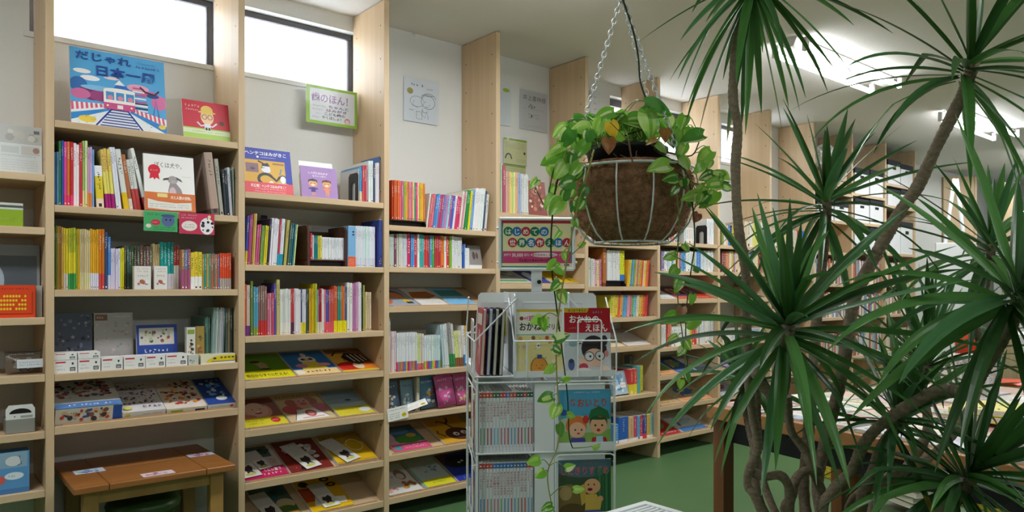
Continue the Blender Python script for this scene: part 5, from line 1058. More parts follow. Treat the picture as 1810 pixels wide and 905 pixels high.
# ---------------------------------------------------------------- white spinner rack
RK_YAW = YAW - PI / 2 + math.radians(7.5)
_c = Vector((SA * .085 + CA * 2.658, -CA * .085 + SA * 2.658, 0))
RM = Matrix.Translation(_c) @ Matrix.Rotation(RK_YAW, 4, 'Z')
rack = thing('spinner_rack', 'white four sided spinner rack of story books standing in the aisle', 'spinner rack', _c, (0, 0, RK_YAW))
WR = .0026
b = MB(); b.lathe([(.0001, .035), (.2, .03), (.21, .02), (.21, 0), (.0001, 0)], 40); b.build('base', 'white_metal', rack)
b = MB(); b.tube([(0, 0, .03), (0, 0, 1.1)], .019, 16); b.build('column', 'white_metal', rack)
TZ = [.106, .34, .574]
TH = .234
for s in range(4):
    T = Matrix.Rotation(-s * PI / 2, 4, 'Z')
    for z in TZ:
        b = MB(T); b.box(-.23, -.23, z - .004, -.022, -.024, z); b.box(-.23, -.026, z, -.04, -.024, z + TH - .012); b.build('tray', 'white_metal', rack)
        b = MB(T); b.box(-.04, -.2275, z - .004, .2, -.2258, z + TH - .0045); b.build('panel', 'white_metal', rack)
        b = MB(T); b.box(.03, -.245, z + .001, .226, -.243, z + .03); b.box(.03, -.243, z + .001, .226, -.2282, z + .0022); b.build('pocket_lip', 'white_metal', rack)
        b = MB(T); x0, x1, y, za, zb, r = .028, .228, -.2475, z + .004, z + TH - .01, .014
        b.tube([(x0, y, za), (x0, y, zb - r), (x0 + r * .3, y, zb - r * .3), (x0 + r, y, zb), (x1 - r, y, zb), (x1 - r * .3, y, zb - r * .3), (x1, y, zb - r), (x1, y, za)], WR, 8)
        b.tube([(x0, y, zb - .03), (x0, -.228, zb - .03)], WR * .8, 6); b.tube([(x1, y, zb - .03), (x1, -.228, zb - .03)], WR * .8, 6)
        b.build('wire_frame', 'white_metal', rack)
    b = MB(T)
    b.tube([(-.232, -.232, .08), (-.232, -.232, .83)], .0042, 8)
    for z in TZ + [TZ[-1] + TH]:
        b.tube([(-.236, -.234, z - .002), (.236, -.234, z - .002)], .0034, 8)
    b.build('corner_post', 'white_metal', rack)
    # top tier pocket
    zt = .822
    b = MB(T); b.box(-.092, -.238, zt, .236, -.108, zt + .003); b.build('tray', 'white_metal', rack)
    b = MB(T); b.box(-.11, -.24, zt, .236, -.238, zt + .021); b.build('pocket_lip', 'white_metal', rack)
    b = MB(T); b.extrude([(-.112, zt), (-.112, 1.098), (-.1, 1.104), (.19, 1.1), (.2, 1.09), (.22, zt)], 'y', -.1035, -.1005); b.build('panel', 'white_metal', rack)
    b = MB(T); y = -.2405
    b.tube([(-.11, y, zt + .12), (.236, y, zt + .12)], WR, 8)
    for xa, xb, zz in ((-.068, .012, .12), (.105, .185, .19)):
        if zz > .15: b.tube([(xa, y, zt), (xa, y, zt + zz - .01), (xa + .003, y, zt + zz - .003), (xa + .01, y, zt + zz), (xb - .01, y, zt + zz), (xb - .003, y, zt + zz - .003), (xb, y, zt + zz - .01), (xb, y, zt)], WR, 8)
        else: b.tube([(xa, y, zt), (xa, y, zt + zz)], WR, 8)
    for x in (-.111, .236):
        b.tube([(x, y, zt), (x, y, zt + .12), (x, -.1, zt + .262)], WR, 8); b.tube([(x, y, zt + .004), (x, -.1, zt + .004)], WR, 8)
    b.tube([(-.111, -.19, zt + .172), (-.111, -.1, zt + .2)], WR, 8)
    b.tube([(-.06, -.102, zt + .2), (-.06, -.104, zt + .245), (.02, -.104, zt + .245), (.15, -.104, zt + .245), (.16, -.104, zt + .2)], WR, 8)
    b.build('wire_pocket', 'white_metal', rack)

def on_rack(x, y, z): return RM @ Vector((x, y, z))
def art_drill(A):
    A.rect(0, 0, 1, 1, 'd8d090'); A.rect(0, .62, 1, 1, 'eeeae0'); A.rect(0, .96, 1, 1, 'd8c040'); A.rect(0, .6, 1, .62, '8ac0c0')
    A.disc(.11, .86, .045, '8a4030', 10); A.ell(.44, .86, .28, .045, 'd86a98'); A.text('はじめての', .19, .835, .07, 'f6eef2', fit=.5); A.text('おかね', .05, .68, .14, '24282c', fit=.48); A.text('ドリル', .64, .69, .1, '24282c', fit=.32)
    for u, v, c in ((.28, .52, 'c8c4bc'), (.36, .56, '8a5840'), (.66, .56, 'c05038'), (.72, .5, 'c88850'), (.47, .44, 'e8e4dc'), (.15, .42, 'd8b8a0'), (.85, .46, 'b0b4b0'), (.13, .2, 'd8c8c8'), (.8, .2, 'e0d4d0'), (.08, .55, 'd89868'), (.9, .3, 'd89868')): A.disc(u, v, .045 if c != 'e8e4dc' else .06, c, 12)
    A.blobs(.04, .06, .96, .58, 14, ['6a6050', '8a7a50', 'c86848'], (.006, .014)); A.ell(.48, .1, .19, .17, '6a4a28'); A.ell(.48, .1, .175, .16, 'd09038'); A.rect(.44, .24, .54, .3, '3a5088'); A.disc(.42, .14, .012, '241c14', 6); A.disc(.54, .14, .012, '241c14', 6); A.curve(.48, .11, .03, .02, 3.4, 6.0, .01, '241c14', 6); A.disc(.47, .44, .02, '2c2c2c', 6)
cover_book('picture_book', 'yellow drill book with a round brown face, in the front pocket of the spinner rack', 'book', .156, .218, .008, art_drill, on_rack(-.0185, -.214, .829), math.radians(5), RK_YAW)
def art_money(A):
    A.rect(0, 0, 1, 1, 'c4ccd0'); A.rect(0, .62, 1, 1, 'b01c28'); A.poly([(0, .93), (.5, .93), (.54, 1), (0, 1)], 'd8b830'); A.text('はじめてまなぶ', .08, .945, .045, '2c2014', fit=.4); A.scrawl(.62, .9, .98, .97, '8a98c0', 1)
    A.text('おかねの', .1, .78, .13, 'f4f2f0', fit=.66); A.text('えほん', .44, .645, .13, 'f4f2f0', fit=.5); A.scrawl(.1, .67, .26, .72, 'd89090', 1)
    A.ell(.62, .38, .26, .2, '30282c'); A.ell(.86, .5, .07, .08, '30282c'); A.poly([(.4, .3), (.38, .42), (.9, .42), (.92, .3)], '30282c'); A.ell(.64, .24, .23, .14, 'e8c0a8'); A.ell(.9, .3, .05, .05, 'd88888'); A.disc(.53, .26, .1, 'dfe4e6', 16); A.disc(.76, .27, .1, 'dfe4e6', 16)
    A.curve(.53, .26, .1, .07, 0, 6.28, .016, '3a3436', 18); A.curve(.76, .27, .1, .07, 0, 6.28, .016, '3a3436', 18); A.disc(.55, .26, .025, '28343c', 8); A.disc(.75, .26, .025, '28343c', 8); A.ell(.4, .1, .1, .06, 'c04858'); A.ell(.84, .06, .12, .06, 'e8c8b0'); A.ell(.36, .2, .06, .05, 'e8c0a8'); A.ell(.14, .14, .07, .09, '4a5a88'); A.ell(.14, .19, .06, .03, '30405c'); A.ell(.18, .46, .09, .05, '8aa8b0'); A.line([(.28, .46), (.36, .46)], .02, '30302c'); A.rect(0, 0, .3, .05, '5a6a90'); A.ell(.4, .04, .18, .05, 'dcd8d4')
cover_book('picture_book', 'red and white picture book of a child in round glasses, on the spinner rack', 'book', .16, .222, .008, art_money, on_rack(.146, -.214, .829), math.radians(5), RK_YAW)
def art_birdtale(A):
    A.rect(0, 0, 1, 1, '4a9cc0'); A.rect(0, 0, 1, .4, '8ab058'); A.ell(.5, .42, .6, .14, 'a8c0a0'); A.scrawl(.3, .93, .8, .98, 'd0e0ec', 1); A.text('あおいとり', .2, .72, .16, 'b84830', fit=.74)
    A.ell(.1, .62, .09, .05, '2c5aa0'); A.ell(.06, .67, .04, .03, '2c5aa0')
    A.ell(.34, .4, .2, .17, 'd87838'); A.ell(.52, .5, .06, .07, 'c83a30'); A.ell(.36, .33, .16, .13, 'e8b898'); A.poly([(.2, .4), (.34, .5), (.5, .4), (.46, .46), (.3, .5)], 'd87838'); A.disc(.32, .33, .018, '2a2420', 8); A.disc(.44, .33, .018, '2a2420', 8); A.ell(.38, .27, .03, .015, 'b04038'); A.poly([(.2, .02), (.24, .2), (.5, .2), (.54, .02)], '4a4898')
    A.ell(.76, .45, .17, .18, '5a3a24'); A.ell(.76, .4, .16, .15, 'e4b088'); A.poly([(.56, .52), (.62, .66), (.78, .72), (.94, .64), (.98, .5), (.8, .56)], '2a6a3c'); A.poly([(.54, .5), (.7, .56), (.98, .5), (.8, .49)], '1f5430'); A.disc(.7, .4, .02, '2a2018', 8); A.disc(.83, .4, .02, '2a2018', 8); A.ell(.76, .32, .035, .025, 'a83830'); A.poly([(.6, .02), (.64, .2), (.9, .2), (.97, .02)], 'b02c30'); A.poly([(.7, .02), (.72, .22), (.84, .22), (.86, .02)], 'a8d0e4')
def art_sparrow(A):
    A.rect(0, 0, 1, 1, '3c5238'); A.ell(.5, .9, .6, .2, '4a6a78')
    for i in range(5): A.rect(.7 + .065 * i, 0, .74 + .065 * i, .86, ['2c6a40', '388050'][i % 2])
    A.ell(.2, .3, .28, .3, '7a6838'); A.ell(.14, .45, .12, .12, 'a89060'); A.text('したきりすずめ', .03, .76, .15, 'c06868', fit=.94); A.scrawl(.45, .92, .8, .97, '9a7048', 1)
    A.ell(.64, .55, .16, .13, 'dca878'); A.ell(.6, .5, .05, .025, '6a2420'); A.disc(.57, .58, .016, '241c18', 8); A.disc(.68, .58, .016, '241c18', 8); A.poly([(.44, .24), (.4, .56), (.5, .6), (.54, .3)], 'c8a848'); A.poly([(.5, .1), (.52, .42), (.72, .42), (.82, .28), (.78, .1)], 'd0b050'); A.poly([(.44, .02), (.48, .16), (.8, .16), (.84, .02)], '4a5a98'); A.ell(.8, .34, .05, .05, 'dca878'); A.ell(.26, .16, .24, .12, '5a4828')
cover_book('picture_book', 'sky blue tale of a capped boy and red haired girl, in the rack below', 'book', .18, .2, .006, art_birdtale, on_rack(.128, -.2398, .5785), math.radians(1), RK_YAW)
cover_book('picture_book', 'dark green tale of an old man among bamboo, lower in the rack', 'book', .18, .2, .006, art_sparrow, on_rack(.128, -.2398, .3445), math.radians(1), RK_YAW)
rn = random.Random(9)
for z, c, lb in ((.578, '8a3a40', 'upper'), (.344, '3a5a98', 'lower')):
    p = on_rack(-.2398, -.128, z + .0005); cover_book('picture_book', 'story book facing the rear bookcase on the %s left side of the spinner rack' % lb, 'book', .18, .2, .006, simple(c, [('b', .1, .1, .9, .8, 10, ['d8b890', 'c86848', '6a8a50'], (.06, .14)), ('r', .1, .8, .9, .94, 'e0d8d0')]), p, math.radians(1), RK_YAW - PI / 2)
# dark-edged magazines in the left pocket
for i, (c, e, lb) in enumerate((('b04048', 'd8d4d0', 'outermost'), ('3a4a80', 'e0dcd8', 'second'), ('24242a', 'b8b4b8', 'third, dark edged'), ('1f1f24', 'c0bcc4', 'innermost, dark edged'))):
    p = on_rack(-.222 + .021 * i, -.118, .827)
    cover_book('magazine', '%s magazine seen edge on in the left pocket of the spinner rack' % lb, 'magazine', .2, .222, .0125, simple(c, [('r', .1, .75, .9, .92, e), ('b', .1, .1, .9, .7, 8, ['d8a090', 'e0d8d0', 'a84858'], (.06, .12))]), p, math.radians(3), RK_YAW - PI / 2, spine=c, face=c, group='magazines in the left rack pocket')
cover_book('leaflet', 'white and yellow leaflet standing in the top of the spinner rack', 'leaflet', .09, .15, .002, simple('dcdcd8', [('r', .3, .2, 1, .75, 'd8cc30'), ('s', .4, .3, .9, .68, '6a6420', 4)]), on_rack(-.15, .015, .915), math.radians(4), RK_YAW)
T1 = ['ねずみのよめいり'] * 2 + ['こぶとりじいさん'] * 2 + ['しらゆきひめ'] * 2 + ['いっすんぼうし'] * 2 + ['ゆきの女王'] + ['かもとりごんべえ'] * 2 + ['かえるの王さま'] * 2 + ['さるかにがっせん'] + ['こびとのくつや'] * 2
C1 = ['c84838'] * 4 + ['2a6a50'] * 2 + ['b83848'] * 2 + ['4a7ac0'] + ['c85038'] * 2 + ['2c5a48'] * 2 + ['c03838'] + ['2a6448'] * 2
S1 = ['6a9a78', '6a9a78', 'a04858', 'a04858', '6aa8c8', '6aa8c8', 'b86878', 'b86878', 'c04848', '5a98c8', '5a98c8', 'b04858', 'b04858', '6a9a78', 'b04850', 'b04850']
T2 = ['', ''] + ['へっこきよめ'] * 2 + ['ふしぎの国のアリス'] * 2 + ['みにくいあひるの子'] * 2 + ['オズのまほうつかい'] * 2 + ['まるまるパン'] * 2 + ['フランダースの犬'] * 2 + ['', '']
C2 = ['c04038'] * 4 + ['2a70b8'] * 6 + ['4a6a98'] * 2 + ['2a68b0'] * 2 + ['c84030'] * 2
S2 = ['5a88c8', '5a88c8', 'c86858', '7a9a80', 'b87880', 'b87880', '6aa878', '5a90b8', '5a98c8', 'c05860', '5a98c8', '6a9a78', 'b04858', 'c04848', '6aa0c8', '6aa0c8']
for TT, CC, SS, z, rowp in ((T1, C1, S1, .574, 'upper'), (T2, C2, S2, .34, 'lower')):
    n = len(TT); st = .1815 / n
    for i in range(n):
        wv = st * .95; h = .2
        rn = random.Random(i + int(z * 100))
        bm_ = book_mesh(wv, h, .165, 'd8dce0', (), 'a83040', rn, title=TT[i] or None)
        A = Art(bm_, wv, h, 0); A.rect(.04, .9, .96, .985, CC[i]); A.disc(.5, .94, .26, 'e0d8c8', 8); A.rect(.32, .12, .68, .4, SS[i]); A.scrawl(.2, .02, .8, .05, '6a7a9a', 1); A.rect(.0, .085, 1, .09, 'b0b4c0')
        o = bm_.build('storybook', 'print', loc=on_rack(-.2245 + st * (i + .5), -.222, z + .0006)); o.rotation_euler = (0, 0, RK_YAW)
        tag(o, 'white storybook with a %s top, %s from the left, %s rack row' % (cname(CC[i]), ordinal(i + 1), rowp), 'book', 'thin white storybooks in the spinner rack')

# ---------------------------------------------------------------- the sign on the rack
sg = thing('sign_board', 'framed campaign sign with round coloured letters on a white post above the rack', 'sign', on_rack(0, -.03, 1.1045), (0, 0, RK_YAW - math.radians(4)))
b = MB(); b.box(-.019, -.004, 0, .019, .004, .2); b.build('post', 'white_metal', sg, bevel=.001)
b = MB(); b.tube([(.008, -.004, .035), (.008, -.014, .035)], .0075, 12); b.build('knob', 'black', sg)
SW, SHH, SZ = .258, .172, .085
def art_sign(A):
    A.rect(0, 0, 1, 1, 'f0e8b8'); A.rect(0, .93, 1, 1, 'b03038'); A.rect(0, .86, .03, .93, '2a5a98'); A.rect(0, .1, 1, .35, 'd0487c'); A.rect(0, 0, 1, .1, 'f0e8b8'); A.rect(0, .0, .8, .04, '2a8a80'); A.rect(.0, .1, .025, .9, '3a9a90'); A.rect(.975, .1, 1, .86, '3a9a90')
    G, B_, R_ = '1f7a58', '2a78b8', 'c03040'
    for ch, u, c in zip('はじめての', (.1, .22, .345, .47, .6), (G, B_, R_, G, B_)): A.disc(u, .76, .066, c, 20); A.text(ch, u - .045, .705, .135, 'f4f2ea')
    for ch, u, c in zip('世界名作えほん', (.16, .29, .42, .54, .68, .8, .92), (R_, G, B_, R_, G, B_, R_)): A.disc(u, .53, .066, c, 20); A.text(ch, u - .045, .475, .135, 'f4f2ea')
    A.text('抽選で', .04, .25, .06, 'f4e4ec', fit=.1); A.text('30,000', .15, .235, .1, 'f8f0f4', fit=.16); A.text('名様に', .32, .25, .06, 'f4e4ec', fit=.08); A.ell(.6, .275, .19, .05, 'f2eaec'); A.text('特大おはなしえほん', .43, .25, .06, 'a02858', fit=.34); A.text('プレゼント', .8, .25, .05, 'f4e4ec', fit=.15); A.text('プレゼントキャンペーン実施中！', .24, .13, .075, '34203c', fit=.56); A.scrawl(.5, .05, .86, .08, '6a6aa0', 1); A.rect(.88, .045, .95, .085, '2a70b8')
b = MB(); b.box(-SW / 2, -.0095, SZ, SW / 2, -.005, SZ + SHH, 'f0e8b8'); art_sign(Art(b, SW, SHH, -.0095, z0=SZ)); b.build('printed_panel', 'print', sg)
b = MB(); r = .006
for a_, c_ in (((-SW / 2 - .004, SZ - .004), (SW / 2 + .004, SZ - .004)), ((SW / 2 + .004, SZ - .004), (SW / 2 + .004, SZ + SHH + .004)), ((SW / 2 + .004, SZ + SHH + .004), (-SW / 2 - .004, SZ + SHH + .004)), ((-SW / 2 - .004, SZ + SHH + .004), (-SW / 2 - .004, SZ - .004))):
    b.tube([(a_[0], -.0095, a_[1]), (c_[0], -.0095, c_[1])], r, 10)
b.build('frame', 'white_metal', sg)
for sx in (-1, 1):
    for zz in (SZ + .02, SZ + SHH - .03):
        b = MB(); b.tube([(sx * (SW / 2 + .008), -.0095, zz), (sx * (SW / 2 + .016), -.0095, zz)], .004, 8); b.build('clip', 'white_metal', sg)

# ---------------------------------------------------------------- white ribbed cabinet at the bottom edge
P = at(1140, 885, 1.75)
t = thing('ribbed_cabinet', 'low white cabinet with a finely ribbed top at the bottom edge of the view', 'cabinet', (P.x - .32, P.y - .3, 0))
zt = P.z
b = MB(); b.box(0, 0, 0, .32, .3, zt - .006); b.build('cabinet_body', 'white_metal', t, bevel=.008)
b = MB()
for i in range(19): b.box(.02, .022 + i * .0136, zt - .006, .30, .029 + i * .0136, zt - .001)
b.box(0, 0, zt - .006, .32, .018, zt); b.box(0, .282, zt - .006, .32, .3, zt); b.box(0, .018, zt - .006, .018, .282, zt); b.box(.302, .018, zt - .006, .32, .282, zt)
b.build('grille', 'white_metal', t)

# ---------------------------------------------------------------- tables with flat books
A0 = Vector(on_z(1249, 716, .70) + (0,)); B0 = Vector(on_z(1812, 827, .70) + (0,))
ux = (B0 - A0).normalized(); uy = Vector((-ux.y, ux.x, 0))            # along the near edge, and away from the viewer
if uy.x < 0: uy = -uy
def table(label, org, L, Wd):
    t = thing('display_table', label, 'table', org, (0, 0, math.atan2(ux.y, ux.x)), 'oak display tables')
    sgn = 1 if (Matrix.Rotation(math.atan2(ux.y, ux.x), 3, 'Z') @ Vector((0, 1, 0))).dot(uy) > 0 else -1
    def bx(b, x0, y0, z0, x1, y1, z1): b.box(x0, min(y0 * sgn, y1 * sgn), z0, x1, max(y0 * sgn, y1 * sgn), z1)
    b = MB(); bx(b, 0, 0, .655, L, Wd, .70); b.build('tabletop', 'table', t, bevel=.003)
    for x in (.012, L - .062):
        for y in (.02, Wd - .07):
            b = MB(); bx(b, x, y, 0, x + .05, y + .05, .6545); b.build('leg', 'table_leg', t, bevel=.002)
    b = MB(); bx(b, .0625, .05, .575, L - .0625, .065, .6545); b.build('apron', 'black', t)
    b = MB(); bx(b, .0625, Wd - .065, .575, L - .0625, Wd - .05, .6545); b.build('apron', 'black', t)
    return t
TL, TW = 1.75, .72
table('oak display table with loose flat books, one leg clear on the green floor', A0, TL, TW)
table('second oak display table pushed against the far side of the first', A0 + uy * (TW + .006), TL, TW)
rn = random.Random(21)
tcol = 'e4e2de c8d4de e0d8a8 d8a0a0 eceae6 b8ccb0 dcd0c4 c4b4cc ece4d0 a8b8cc e4c0ac f0eeea'.split()
k = 0
for r_, (dy_, nm) in enumerate(((.03, 'nearest row'), (.26, 'second row'), (.49, 'third row'), (.76, 'fourth row'), (.99, 'fifth row'))):
    x = .03
    while x + .2 < TL - .02:
        wv = rn.uniform(.16, .2); hv = rn.uniform(.19, .218); c = rn.choice(tcol); tv = rn.uniform(.006, .014); k += 1
        cc = rn.sample(tcol, 3); o = A0 + ux * (x + wv / 2) + uy * dy_
        e = cover_book('flat_book', '%s book lying flat, %s from the table end, in the %s' % (cname(c), ordinal(int(x / .205) + 1), nm), 'book', wv, hv, tv,
                       simple(c, [('r', 0, 0, 1, .25, cc[0]), ('e', .5, .6, .3, .22, cc[1]), ('b', .05, .3, .95, .95, 5, cc, (.03, .07)), ('s', .1, .06, .9, .2, '403c38' if lum(cc[0]) > .5 else 'f0ece4', 1)]),
                       (o.x, o.y, .7006 + tv), PI / 2, math.atan2(-uy.x, uy.y) + 0, group='books lying flat on the oak tables')
        x += wv + .012
# yellow flat stack and a block of upright white spines
for i, (dz, c) in enumerate(((0, 'd8cc20'), (.02, 'e0d428'))):
    p = Vector(on_z(1735, 741, .73)); 
    cover_book('flat_book', '%s of two bright yellow books piled on the table' % ('lower' if i == 0 else 'upper'), 'book', .17, .21, .018, simple(c, [('s', .1, .1, .9, .3, '4a4410', 1), ('s', .1, .5, .9, .9, '8a8020', 3)]), (p.x, p.y, .738 + dz), PI / 2, math.atan2(-uy.x, uy.y) + .3 + .1 * i, spine=c)
P1 = A0 + uy * (TW + .5)
sp = [c for c in 'e4e2de dcdcd8 d8ccc8 e8e6e4 c8c4c0 e0e0e0 d0d4d8'.split()]
o0 = at(1692, 700, 2.75); 
for i in range(13):
    wv = rn.uniform(.0095, .0125); c = rn.choice(sp)
    p = o0 + Vector((SA, -CA, 0)) * .0129 * i
    ob = book_mesh(.0125, .16 - (.02 if i % 7 == 3 else 0), .12, c, (), '484440', random.Random(i)).build('paperback', 'print', loc=(p.x, p.y, .7006)); ob.rotation_euler = (0, 0, YAW - PI / 2)
    tag(ob, '%s spine, %s in the block standing on the far oak table' % (cname(c), ordinal(i + 1)), 'book', 'white spines standing on the far table')

# ---------------------------------------------------------------- under and beyond the tables
r0 = on_z(1640, 850, 0)
b = MB(); n = 60; rn = random.Random(4); V = []; F = []
for i in range(n + 1):
    for j in range(n + 1): V.append(((i / n - .5) * 1.1, (j / n - .5) * 1.5, .018 + rn.uniform(0, .022) if 0 < i < n and 0 < j < n else .001))
for i in range(n):
    for j in range(n): F.append((i * (n + 1) + j, (i + 1) * (n + 1) + j, (i + 1) * (n + 1) + j + 1, i * (n + 1) + j + 1))
b.add(V, F, 'ffffff', 0, True); o = b.build('rug', 'shag', loc=(r0[0] + .15, r0[1] - .15, .001)); tag(o, 'olive yellow shaggy rug on the green floor under the oak tables', 'rug')
for i in range(11):
    p = on_z(1648, 905, .02)
    c = ['5a4a3c', '6a5648', '8a8078', '4a3a30'][i % 4]
    b = book_mesh(.03, .26, .2, c, (), None, rn, marks=False)
    o = b.build('flat_magazine', 'print', loc=(p[0] + .05 + rn.uniform(-.01, .01), p[1] - .05, .042 + .015 + .031 * i)); o.rotation_euler = (0, PI / 2, YAW + rn.uniform(-.08, .08) + .3)
    tag(o, '%s bound magazine, %s up in the stack on the rug' % (cname(c), ordinal(i + 1)), 'magazine', 'brown stack under the table')
# archive boxes with black lids
def archive(label, x0, x1, ytop, z, d=.27):
    Y = D + .012; xa = on_y(x0, 508, Y)[0]; xb = on_y(x1, 508, Y)[0]; w_ = xb - xa; h = on_y((x0 + x1) / 2, ytop, Y)[1] - z
    t = thing('archive_box', label, 'box', ((xa + xb) / 2, Y, z + .0006), group='white archive boxes with black lids')
    b = MB(); b.box(-w_ / 2 + .003, .003, 0, w_ / 2 - .003, d - .003, h - .03, 'e4e6e8'); b.build('box_body', 'print', t, bevel=.001)
    b = MB(); b.box(-w_ / 2, 0, h - .05, w_ / 2, d, h, '2c2e34'); b.build('lid', 'matte', t, bevel=.001)
    b = MB(); b.box(-.035, -.0005, h * .62, .035, .003, h * .72, '24262a'); b.build('hand_hole', 'matte', t)
archive('white black lidded box, paired on the upper shelf, nearer the crumpled bag', 1511.5, 1537, 298, 1.968); archive('white black lidded box, the farther of the upper pair', 1538.5, 1562, 302, 1.968)
archive('white black lidded box directly under the upper pair, nearer', 1511.5, 1537, 352, 1.71); archive('white black lidded box directly under the upper pair, farther', 1538.5, 1562, 355, 1.71)
archive('white black lidded box in the third row down, nearer', 1511.5, 1537, 402, 1.45); archive('white black lidded box in the third row down, farther', 1538.5, 1562, 404, 1.45)
archive('tall white black lidded box at the very top by the leaning trunk', 1570, 1592, 284, 2.12); archive('white black lidded box beside the tall top box', 1593, 1614, 292, 2.12)
archive('white black lidded box on the last bookcase, second shelf, nearer', 1570, 1592, 335, 1.91); archive('white black lidded box on the last bookcase, second shelf, farther', 1593, 1614, 337, 1.91)
archive('large white black lidded box on the last bookcase, third shelf, nearer', 1570, 1592, 392, 1.45); archive('large white black lidded box on the last bookcase, third shelf, farther', 1593, 1614, 393, 1.45)
archive('white black lidded box sharing a shelf with the crumpled bag', 1445, 1474, 352, 1.7); archive('second white black lidded box under the crumpled bag', 1476, 1500, 356, 1.7)
Y = D + .03; xa, xb = on_y(1478, 300, Y)[0], on_y(1497, 300, Y)[0]
t = thing('wooden_crate', 'small pale wooden crate on the shelf below the crumpled bag', 'crate', ((xa + xb) / 2, Y, 1.9506)); hw = (xb - xa) / 2
for i in range(4): b = MB(); b.box(-hw, 0, .0 + i * .055, hw, .012, .048 + i * .055); b.build('slat', 'wood_h', t)
for sx in (-1, 1): b = MB(); b.box(sx * hw - (.012 if sx > 0 else 0), .012, 0, sx * hw + (.012 if sx < 0 else 0), .24, .21); b.build('end_board', 'wood_v', t)
bp = on_y(1487, 290, D + .1)
b = MB(); n, m = 16, 9; rn = random.Random(8); V = []; F = []
for i in range(m + 1):
    for q in range(n):
        a_ = 2 * PI * q / n; f = math.sin(PI * (.06 + .88 * i / m)) ** .6
        V.append((.17 * f * math.cos(a_) * rn.uniform(.75, 1.15), .1 * f * math.sin(a_) * rn.uniform(.7, 1.1), .2 * i / m * rn.uniform(.9, 1.08)))
for i in range(m):
    for q in range(n): F.append((i * n + q, i * n + (q + 1) % n, (i + 1) * n + (q + 1) % n, (i + 1) * n + q))
b.add(V, F, 'eef0f2'); o = b.build('plastic_bag', 'gloss', loc=(6.28, D + .13, 2.172)); tag(o, 'crumpled pale plastic bag on top of the wooden crate', 'bag')
# white screen, orange chair, far cupboard
p = at(1690, 640, 6.2)
t = thing('easel_screen', 'white panel on a slanted pale frame near the orange chair', 'screen', (p.x, p.y, 0), (0, 0, YAW - PI / 2))
b = MB(); b.box(-.17, 0, .55, .17, .02, 1.5, 'eef0f0'); b.build('panel', 'print', t, bevel=.003)
b = MB(); b.tube([(-.18, .03, 0), (-.18, .03, .75), (.02, .06, 2.05)], .016, 8); b.build('frame_pole', 'white_metal', t)
b = MB(); b.tube([(.18, .03, 0), (.18, .03, .75), (.04, .06, 2.05)], .016, 8); b.build('frame_pole', 'white_metal', t)
b = MB(); b.tube([(-.17, .03, .53), (.17, .03, .53)], .014, 8); b.build('crossbar', 'white_metal', t)
p = at(1757, 640, 5.3)
t = thing('chair', 'orange moulded chair beyond the tables by the white desk', 'chair', (p.x, p.y, 0), (0, 0, YAW - PI / 2 + .6))
M['orange'] = material('orange_plastic', 'd8431a', .4, .4)
b = MB(); V = []; F = []; n = 10; prof = [(-.2, .43), (-.1, .42), (.05, .41), (.14, .42), (.19, .47), (.21, .56), (.225, .68), (.235, .8)]
for (yy, zz) in prof:
    for q in range(n + 1):
        u = q / n - .5; V.append((u * (.42 if zz < .5 else .42 - .1 * (zz - .5) / .3), yy - (.5 - abs(u)) * 0 - (4 * u * u) * (.05 if zz > .5 else 0), zz + (4 * u * u) * (.03 if zz < .5 else 0)))
for i in range(len(prof) - 1):
    for q in range(n): F.append((i * (n + 1) + q, i * (n + 1) + q + 1, (i + 1) * (n + 1) + q + 1, (i + 1) * (n + 1) + q))
b.add(V, F, 'ffffff', 0, True); o = b.build('seat_shell', 'orange', t); md = o.modifiers.new('thick', 'SOLIDIFY'); md.thickness = .008
for sx in (-.16, .16):
    for sy in (-.16, .16): b = MB(); b.tube([(sx * .9, sy * .9, .405), (sx * 1.15, sy * 1.2, 0)], .01, 8); b.build('leg', 'grey_metal', t)
p = at(1800, 600, 6.3)
t = thing('desk', 'white desk just past the orange chair', 'desk', (p.x + .1, p.y - .1, 0), (0, 0, YAW - PI / 2))
b = MB(); b.box(-.2, -.3, .69, .9, .3, .72, 'eef0f0'); b.build('desk_top', 'print', t, bevel=.003)
for x in (-.18, .86):
    for y in (-.28, .26): b = MB(); b.box(x, y, 0, x + .03, y + .03, .6895, 'd8dadc'); b.build('leg', 'print', t)
for px0, px1, yt, dep_, lb in ((1668, 1722, 312, 8.6, 'tall plain maple partition beyond the last bookcase'), (1774, 1797, 322, 7.6, 'narrow maple partition near the far bright opening')):
    a_ = at(px0, 508, dep_); c_ = at(px1, 508, dep_); h = EYE + (508 - yt) / FPX * dep_; wv = (c_ - a_).length
    t = thing('partition', lb, 'partition', (a_.x, a_.y, 0), (0, 0, YAW - PI / 2))
    b = MB(); b.box(0, 0, .0, wv, .03, h); b.build('board', 'wood_v', t, bevel=.002)
    b = MB(); b.box(wv, -.005, 0, wv + .03, .035, h); b.build('edge_post', 'wood_v', t)
a_ = at(1803, 508, 8.4)
t = thing('partition', 'bright white tall cupboard at the right edge of the view, far off', 'cupboard', (a_.x, a_.y, 0), (0, 0, YAW - PI / 2))
b = MB(); b.box(-.04, 0, .1, .8, .4, 2.0, 'f2f4f4'); b.build('cupboard_body', 'print', t, bevel=.003)
b = MB(); b.box(-.04, .02, 0, .8, .4, .0995, '8a8a8a'); b.build('plinth', 'print', t)
b = MB(); b.box(.37, -.003, .14, .376, .0, 1.96, 'a0a4a4'); b.build('door_gap', 'print', t)
t.name = 'cupboard'

